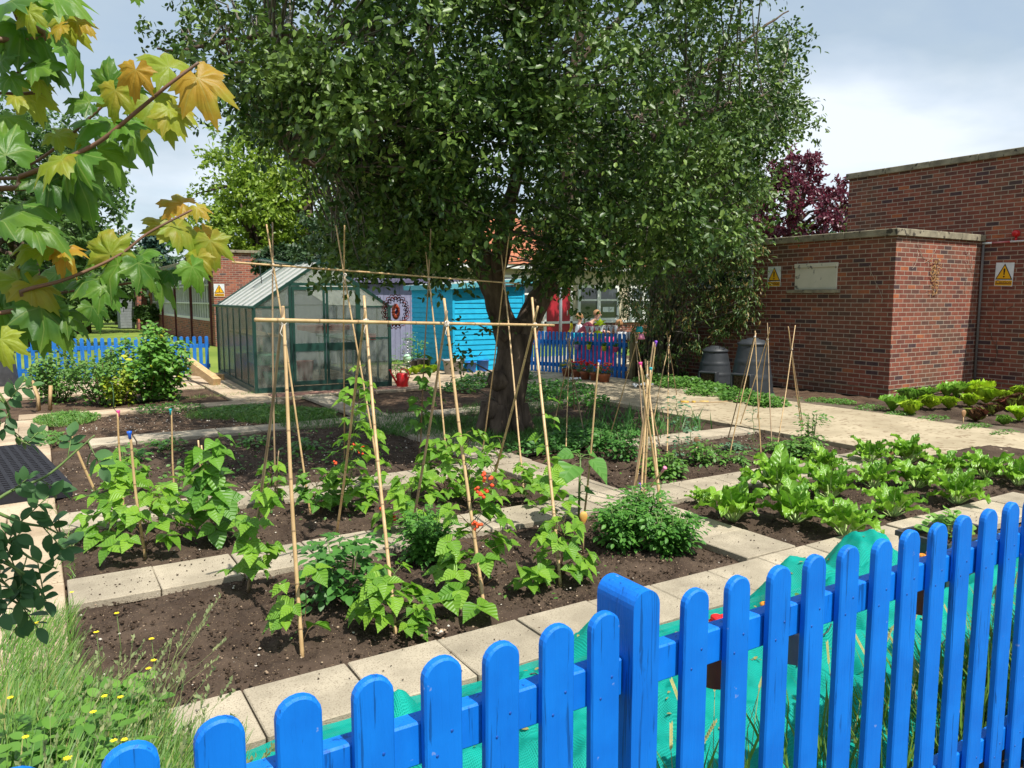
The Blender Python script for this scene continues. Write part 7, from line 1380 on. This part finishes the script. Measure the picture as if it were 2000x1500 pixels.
# ================================================================ POTS AND PLAY AREA BEHIND THE MIDDLE FENCE
GER = leafmat('geranium_leaf', (.10, .22, .04), (.06, .15, .03), .3, .5)
for i, (x, y, yel, lb) in enumerate(((1107, 738, 1, 'leftmost of the five terracotta pots by the middle fence, with yellow flowers'), (1127, 740, 0, 'second terracotta pot from the left by the middle fence, red flowers'), (1143, 744, 0, 'middle one of the five terracotta pots by the middle fence'), (1162, 746, 0, 'fourth terracotta pot from the left, with red and orange flowers'), (1180, 749, 0, 'rightmost and nearest of the five terracotta pots by the middle fence'))):
    b = G(x, y); root = empty('flower_pot', b, lb, 'flower pot', 'terracotta flower pots by the middle fence'); r = .105 if i < 4 else .12
    MB().lathe([(0, 0), (r*.7, 0), (r*.95, .15), (r*1.08, .155), (r*1.08, .20), (r*.98, .20), (r*.9, .16), (0, .16)], n=22).build('pot', M['terracotta'], root)
    P, D, Nn, S, MI = [], [], [], [], []; r_ = random.Random(i+3)
    for k in range(230):
        a_ = r_.uniform(0, 6.28); q = r_.random()**.5*.15; z = .19+.20*r_.random()*(1-(q/.2)**2); P.append((math.cos(a_)*q, math.sin(a_)*q, z)); D.append((math.cos(a_), math.sin(a_), .3)); Nn.append((r_.gauss(0, .5), -.4, 1)); S.append(r_.uniform(.03, .05))
    leaves('leaves', OVAL, P, D, Nn, S, GER, root); fm = MB(); fm2 = MB()
    for k in range(16 if not yel else 12):
        a_ = r_.uniform(0, 6.28); q = r_.random()**.5*.14; c = (math.cos(a_)*q, math.sin(a_)*q-.02, .24+.17*r_.random()); (fm2 if (yel or (i > 2 and k % 3 == 0)) else fm).lathe([(0, -.015), (.022, -.008), (.026, .006), (.012, .016), (0, .016)], c, 8)
    if fm.v: fm.build('red_flowers', RF, root)
    if fm2.v: fm2.build('yellow_flowers', YF if yel else OF, root)
fA, fB = Vector((9.44, 14.52, 0)), Vector((10.30, 12.18, 0)); fd = (fB-fA).normalized(); fn = Vector((fd.y, -fd.x, 0)); 
if fn.dot(-fA) < 0: fn = -fn
for i, (x, y, c_, lb) in enumerate(((1127, 677, (.45, .30, .65), 'lilac bucket hung on the middle fence'), (1150, 677, (.60, .65, .02), 'lime bucket hung on the middle fence next to the lilac one'), (1180, 680, (.60, .60, .03), 'yellow-green bucket hung on the middle fence left of the pink one'), (1203, 682, (.70, .10, .22), 'pink bucket hung on the middle fence'))):
    d = ray(x, y); q = fA+fn*.06; den = d.x*fn.x+d.y*fn.y; t_ = (q.x*fn.x+q.y*fn.y)/den; p = Vector((d.x*t_, d.y*t_, EYE+d.z*t_)); root = empty('hanging_bucket', (p.x, p.y, p.z-.06), lb, 'bucket', 'small coloured buckets hung on the middle fence')
    MB().lathe([(0, 0), (.038, 0), (.052, .10), (.056, .105), (.05, .105), (.045, .09), (0, .09)], n=18).build('bucket', mat('bucket_%d' % i, c_, rough=.5), root); MB().tube([(0, 0, .10), tuple(-fn*.03+Vector((0, 0, .17))), tuple(-fn*.055+Vector((0, 0, .12)))], .003, 5).build('hook', M['black'], root)
    P = [(r_.uniform(-.035, .035), r_.uniform(-.035, .035), .09+r_.random()*.06) for _ in range(30)]; leaves('plant', OVAL, P, [(p_[0]*20, p_[1]*20, 1) for p_ in P], [(0, -1, .6)]*30, .04, M['toma'], root)
# children at a table (bodies as one skinned surface each)
SK = mat('skin', (.62, .36, .25), (.58, .32, .22), 8, .55); HAIR = mat('ginger_hair', (.42, .22, .09), (.30, .15, .06), 30, .7)
def skin_mesh(name, verts, edges, radii, m, parent, sub=2, root_i=0):
    me = bpy.data.meshes.new(name); me.from_pydata([Vector(v) for v in verts], edges, []); o = bpy.data.objects.new(name, me); C.objects.link(o); md = o.modifiers.new('skin', 'SKIN'); sv = me.skin_vertices[0].data
    for i, r in enumerate(radii): sv[i].radius = (r, r) if not isinstance(r, tuple) else r; sv[i].use_root = (i == root_i)
    md.use_smooth_shade = True; s_ = o.modifiers.new('sub', 'SUBSURF'); s_.levels = sub; s_.render_levels = sub
    d_ = bpy.context.evaluated_depsgraph_get(); nm = bpy.data.meshes.new_from_object(o.evaluated_get(d_)); bpy.data.objects.remove(o); nm.materials.clear(); nm.materials.append(m)
    for p_ in nm.polygons: p_.use_smooth = True
    return link(name, nm, parent)
def child(loc, rz, pose, H_, shirt, trousers, label, lean=0.0, seated=False):
    root = empty('person', loc, label, 'person', 'children at the play table', rz=rz); k = H_/1.25
    pel = Vector((0, 0, .62 if not seated else .55)); ch = pel+Vector((lean*.30, 0, .30*math.cos(lean))); nk = ch+Vector((lean*.14, 0, .12)); hd_ = nk+Vector((.03+lean*.07, 0, .06)); hc = nk+Vector((.03+lean*.10, 0, .145))
    V = [pel, pel.lerp(ch, .5), ch, nk, hd_, hc, hc+Vector((0, 0, .055))]; E_ = [(0, 1), (1, 2), (2, 3), (3, 4), (4, 5), (5, 6)]; Rr = [.085, .082, .088, .036, .045, .078, .062]
    for s_ in (-1, 1):
        b = len(V); sh_ = ch+Vector((0, s_*.115, .05)); el = sh_+Vector((.10+.10*pose, s_*.05, -.17)); wr = el+Vector((.17, -s_*.05, -.02+.05*pose)); V += [sh_, el, wr, wr+Vector((.05, 0, 0)), wr+Vector((.09, 0, -.01))]; E_ += [(2, b), (b, b+1), (b+1, b+2), (b+2, b+3), (b+3, b+4)]; Rr += [.042, .030, .020, .022, .012]
        for f_ in range(-2, 3): V.append(wr+Vector((.085, f_*.011, -.01-.003*abs(f_)))); V.append(wr+Vector((.115-.006*abs(f_), f_*.014, -.025))); E_ += [(b+3, len(V)-2), (len(V)-2, len(V)-1)]; Rr += [.007, .006]
        b = len(V); hip = pel+Vector((0, s_*.065, -.05)); kn_ = (hip+Vector((.26, s_*.02, -.02)) if seated else hip+Vector((.02, s_*.01, -.26))); an_ = (kn_+Vector((.0, 0, -.30)) if seated else kn_+Vector((-.02, 0, -.25))); ft = Vector((an_.x+.12, an_.y, an_.z-.03)); V += [hip, kn_, an_, ft]; E_ += [(0, b), (b, b+1), (b+1, b+2), (b+2, b+3)]; Rr += [.066, .045, .030, .030]
    body = skin_mesh('body', [v*k for v in V], E_, [r*k for r in Rr], SK, root)
    # shirt with sleeves
    Vs = [pel+Vector((0, 0, .01)), pel.lerp(ch, .5), ch, ch.lerp(nk, .45)]; Es = [(0, 1), (1, 2), (2, 3)]; Rs = [.103, .100, .106, .070]
    for s_ in (-1, 1):
        b = len(Vs); sh_ = ch+Vector((0, s_*.115, .05)); el = sh_+Vector((.10+.10*pose, s_*.05, -.17)); wr = el+Vector((.17, -s_*.05, -.02+.05*pose)); Vs += [sh_, sh_.lerp(el, .6)]; Es += [(2, b), (b, b+1)]; Rs += [.060, .050]
        if pose > .5: Vs += [el, el.lerp(wr, .85)]; Es += [(b+1, b+2), (b+2, b+3)]; Rs += [.043, .032]
    skin_mesh('shirt', [v*k for v in Vs], Es, [r*k for r in Rs], shirt, root, 2)
    Vt = [pel+Vector((0, 0, .02)), pel+Vector((0, 0, -.04))]; Et = [(0, 1)]; Rt = [.100, .098]
    for s_ in (-1, 1):
        b = len(Vt); hip = pel+Vector((0, s_*.065, -.05)); kn_ = (hip+Vector((.26, s_*.02, -.02)) if seated else hip+Vector((.02, s_*.01, -.26))); an_ = (kn_+Vector((.0, 0, -.30)) if seated else kn_+Vector((-.02, 0, -.25))); Vt += [hip, kn_, kn_.lerp(an_, .85)]; Et += [(1, b), (b, b+1), (b+1, b+2)]; Rt += [.078, .057, .046]
    skin_mesh('trousers', [v*k for v in Vt], Et, [r*k for r in Rt], trousers, root, 2)
    hr_ = MB(); n = 16; prof = [(.093*math.sin(a_), .098*math.cos(a_)) for a_ in [PI*.62*i/9 for i in range(9, -1, -1)]]; hr_.lathe(prof, (hc+Vector((-.018, 0, .022)))*k, n)
    roughen(hr_, .010, 22); hr_.build('hair', HAIR, root)
    fc_ = MB()
    for s_ in (-1, 1): fc_.lathe([(0, -.009), (.009, 0), (0, .009)], (hc+Vector((.074, s_*.030, .010)))*k, 8)
    fc_.lathe([(0, -.004), (.02, 0), (0, .004)], (hc+Vector((.068, 0, -.040)))*k, 8); fc_.build('face', mat('eyes_mouth', (.10, .03, .02), rough=.5), root)
    nz = MB().lathe([(0, -.016), (.013, -.008), (.008, .010), (0, .022)], (hc+Vector((.080, 0, -.012)))*k, 8)
    for s_ in (-1, 1): nz.lathe([(0, -.02), (.009, -.008), (.012, .008), (0, .02)], (hc+Vector((-.005, s_*.078, -.005)))*k, 8)
    nz.build('nose_and_ears', SK, root); return root
SW = mat('white_shirt', (.75, .76, .80), rough=.8); SM = mat('maroon_jumper', (.11, .006, .022), (.09, .005, .018), 20, .85); TR = mat('grey_trousers', (.06, .065, .08), rough=.85)
def stand(px_, toppx, dist, H_): p = RD(px_, toppx, dist); return Vector((p.x, p.y, 0)), p.z
Yk = 19.2
p_, zt = stand(1131, 615, Yk, 1.2); child(p_, -.35, .2, zt*1.0, SW, TR, 'child in a white short-sleeved shirt with ginger hair, standing at the play table')
p_, zt = stand(1160, 613, Yk, 1.2); child(p_+Vector((-.42, .10, 0)), -.45, .9, zt*1.12, SM, TR, 'child in a maroon jumper leaning forward over the play table', lean=.75)
p_, zt = stand(1222, 634, Yk-.6, 1.0); child(p_, PI-.7, .9, zt*1.08, SM, TR, 'child in maroon half hidden by the shrub at the right of the play table', lean=.3)
# table with cloths
def px3(x, y, d): return RD(x, y, d)
def strip_cloth(name, x0, x1, ytop, ybot, d, m, label, cat='cloth', zz=None):
    a, b = RD(x0, ytop, d), RD(x1, ytop, d); bz = RD(x0, ybot, d).z; n = 24; vs = []
    for j in range(5):
        for i in range(n+1):
            q = a.lerp(b, i/n); w_ = .035*math.sin(i*1.3)*j/4; back = (q.xy.normalized()); vs.append((q.x+back.x*w_, q.y+back.y*w_, q.z+(bz-q.z)*j/4+.015*math.sin(i*.9)*(j == 4)))
    o = MB().add(vs, [(j*(n+1)+i, j*(n+1)+i+1, (j+1)*(n+1)+i+1, (j+1)*(n+1)+i) for j in range(4) for i in range(n)], 0, True).build(name, m); s_ = o.modifiers.new('t', 'SOLIDIFY'); s_.thickness = .006; return tag(o, label, cat)
c0 = RD(1165, 660, 18.6); tbz = c0.z; tb = empty('play_table', (c0.x, c0.y, 0), 'long low play table behind the middle fence covered with bright cloths', 'table', rz=-YAW-.15)
MB().box((0, .3, tbz-.02), (1.6, .7, .04), 0, .01).build('table_top', WH, tb)
for sx in (-.7, .7):
    for sy in (.05, .55): MB().box((sx, sy, (tbz-.04)/2), (.05, .05, tbz-.04)).build('leg', WH, tb)
strip_cloth('cloth', 1118, 1142, 650, 662, 18.25, mat('cyan_cloth', (.01, .55, .72), rough=.7), 'cyan cloth hanging over the left end of the play table')
strip_cloth('cloth', 1122, 1205, 658, 735, 18.2, mat('pink_cloth', (.72, .04, .14), (.62, .03, .12), 3, .7), 'deep pink cloth hanging down in front of the play table')
strip_cloth('cloth', 1205, 1232, 648, 664, 18.1, mat('white_cloth', (.72, .73, .76), rough=.7), 'white cloth over the right end of the play table')
bu = empty('bunting', RD(1170, 640, 17.9), 'string of pale grey and white triangular bunting above the middle fence', 'bunting'); fm = MB(); cn = [RD(1142+k*4.0, 637+(1.5*math.sin(k*.4)), 17.9) for k in range(17)]; wpar(MB().tube(cn, .006, 5).build('string', WH), bu)
for k in range(7):
    a = RD(1143+k*9.2, 637.5, 17.89); b = RD(1151.5+k*9.2, 637.5, 17.89); t_ = RD(1147.2+k*9.2, 654, 17.87); wpar(MB().add([a, b, t_, a+Vector((0, .004, 0)), b+Vector((0, .004, 0)), t_+Vector((0, .004, 0))], [(0, 1, 2), (3, 5, 4), (0, 3, 4, 1), (1, 4, 5, 2), (2, 5, 3, 0)]).build('flag', SGW if k % 2 else mat('grey_flag_%d' % k, (.42, .46, .50), rough=.8)), bu)
LM = mat('lime_card', (.62, .85, .02), rough=.6)
def card(x, y, d, pts, label, m=LM): c = RD(x, y, d); s_ = d/1500; o = MB().prism([(a*s_, b*s_) for a, b in pts], c, _rt, (0, 0, 1), _rt.cross(Vector((0, 0, 1))), .012).build('card_shape', m); return tag(o, label, 'decoration')
star = [((14 if k % 2 == 0 else 6)*math.sin(k*PI/6), (9 if k % 2 == 0 else 4.5)*math.cos(k*PI/6)) for k in range(12)]
card(1172, 630, 18.0, star, 'lime star-shaped decoration above the bunting'); card(1168, 655, 17.7, [(-9, 6), (0, 10), (9, 6), (11, -12), (4, -4), (0, -9), (-5, -3), (-9, -12)], 'lime cut-out decoration below the bunting')
card(1111, 645, 17.7, [(-7, -16), (-3, -4), (2, 2), (3, 14), (7, 14), (8, 6), (5, -2), (-1, -8), (-4, -16)], 'curving yellow cut-out decoration beside the child in white', mat('yellow_card', (.85, .72, .02), rough=.6))
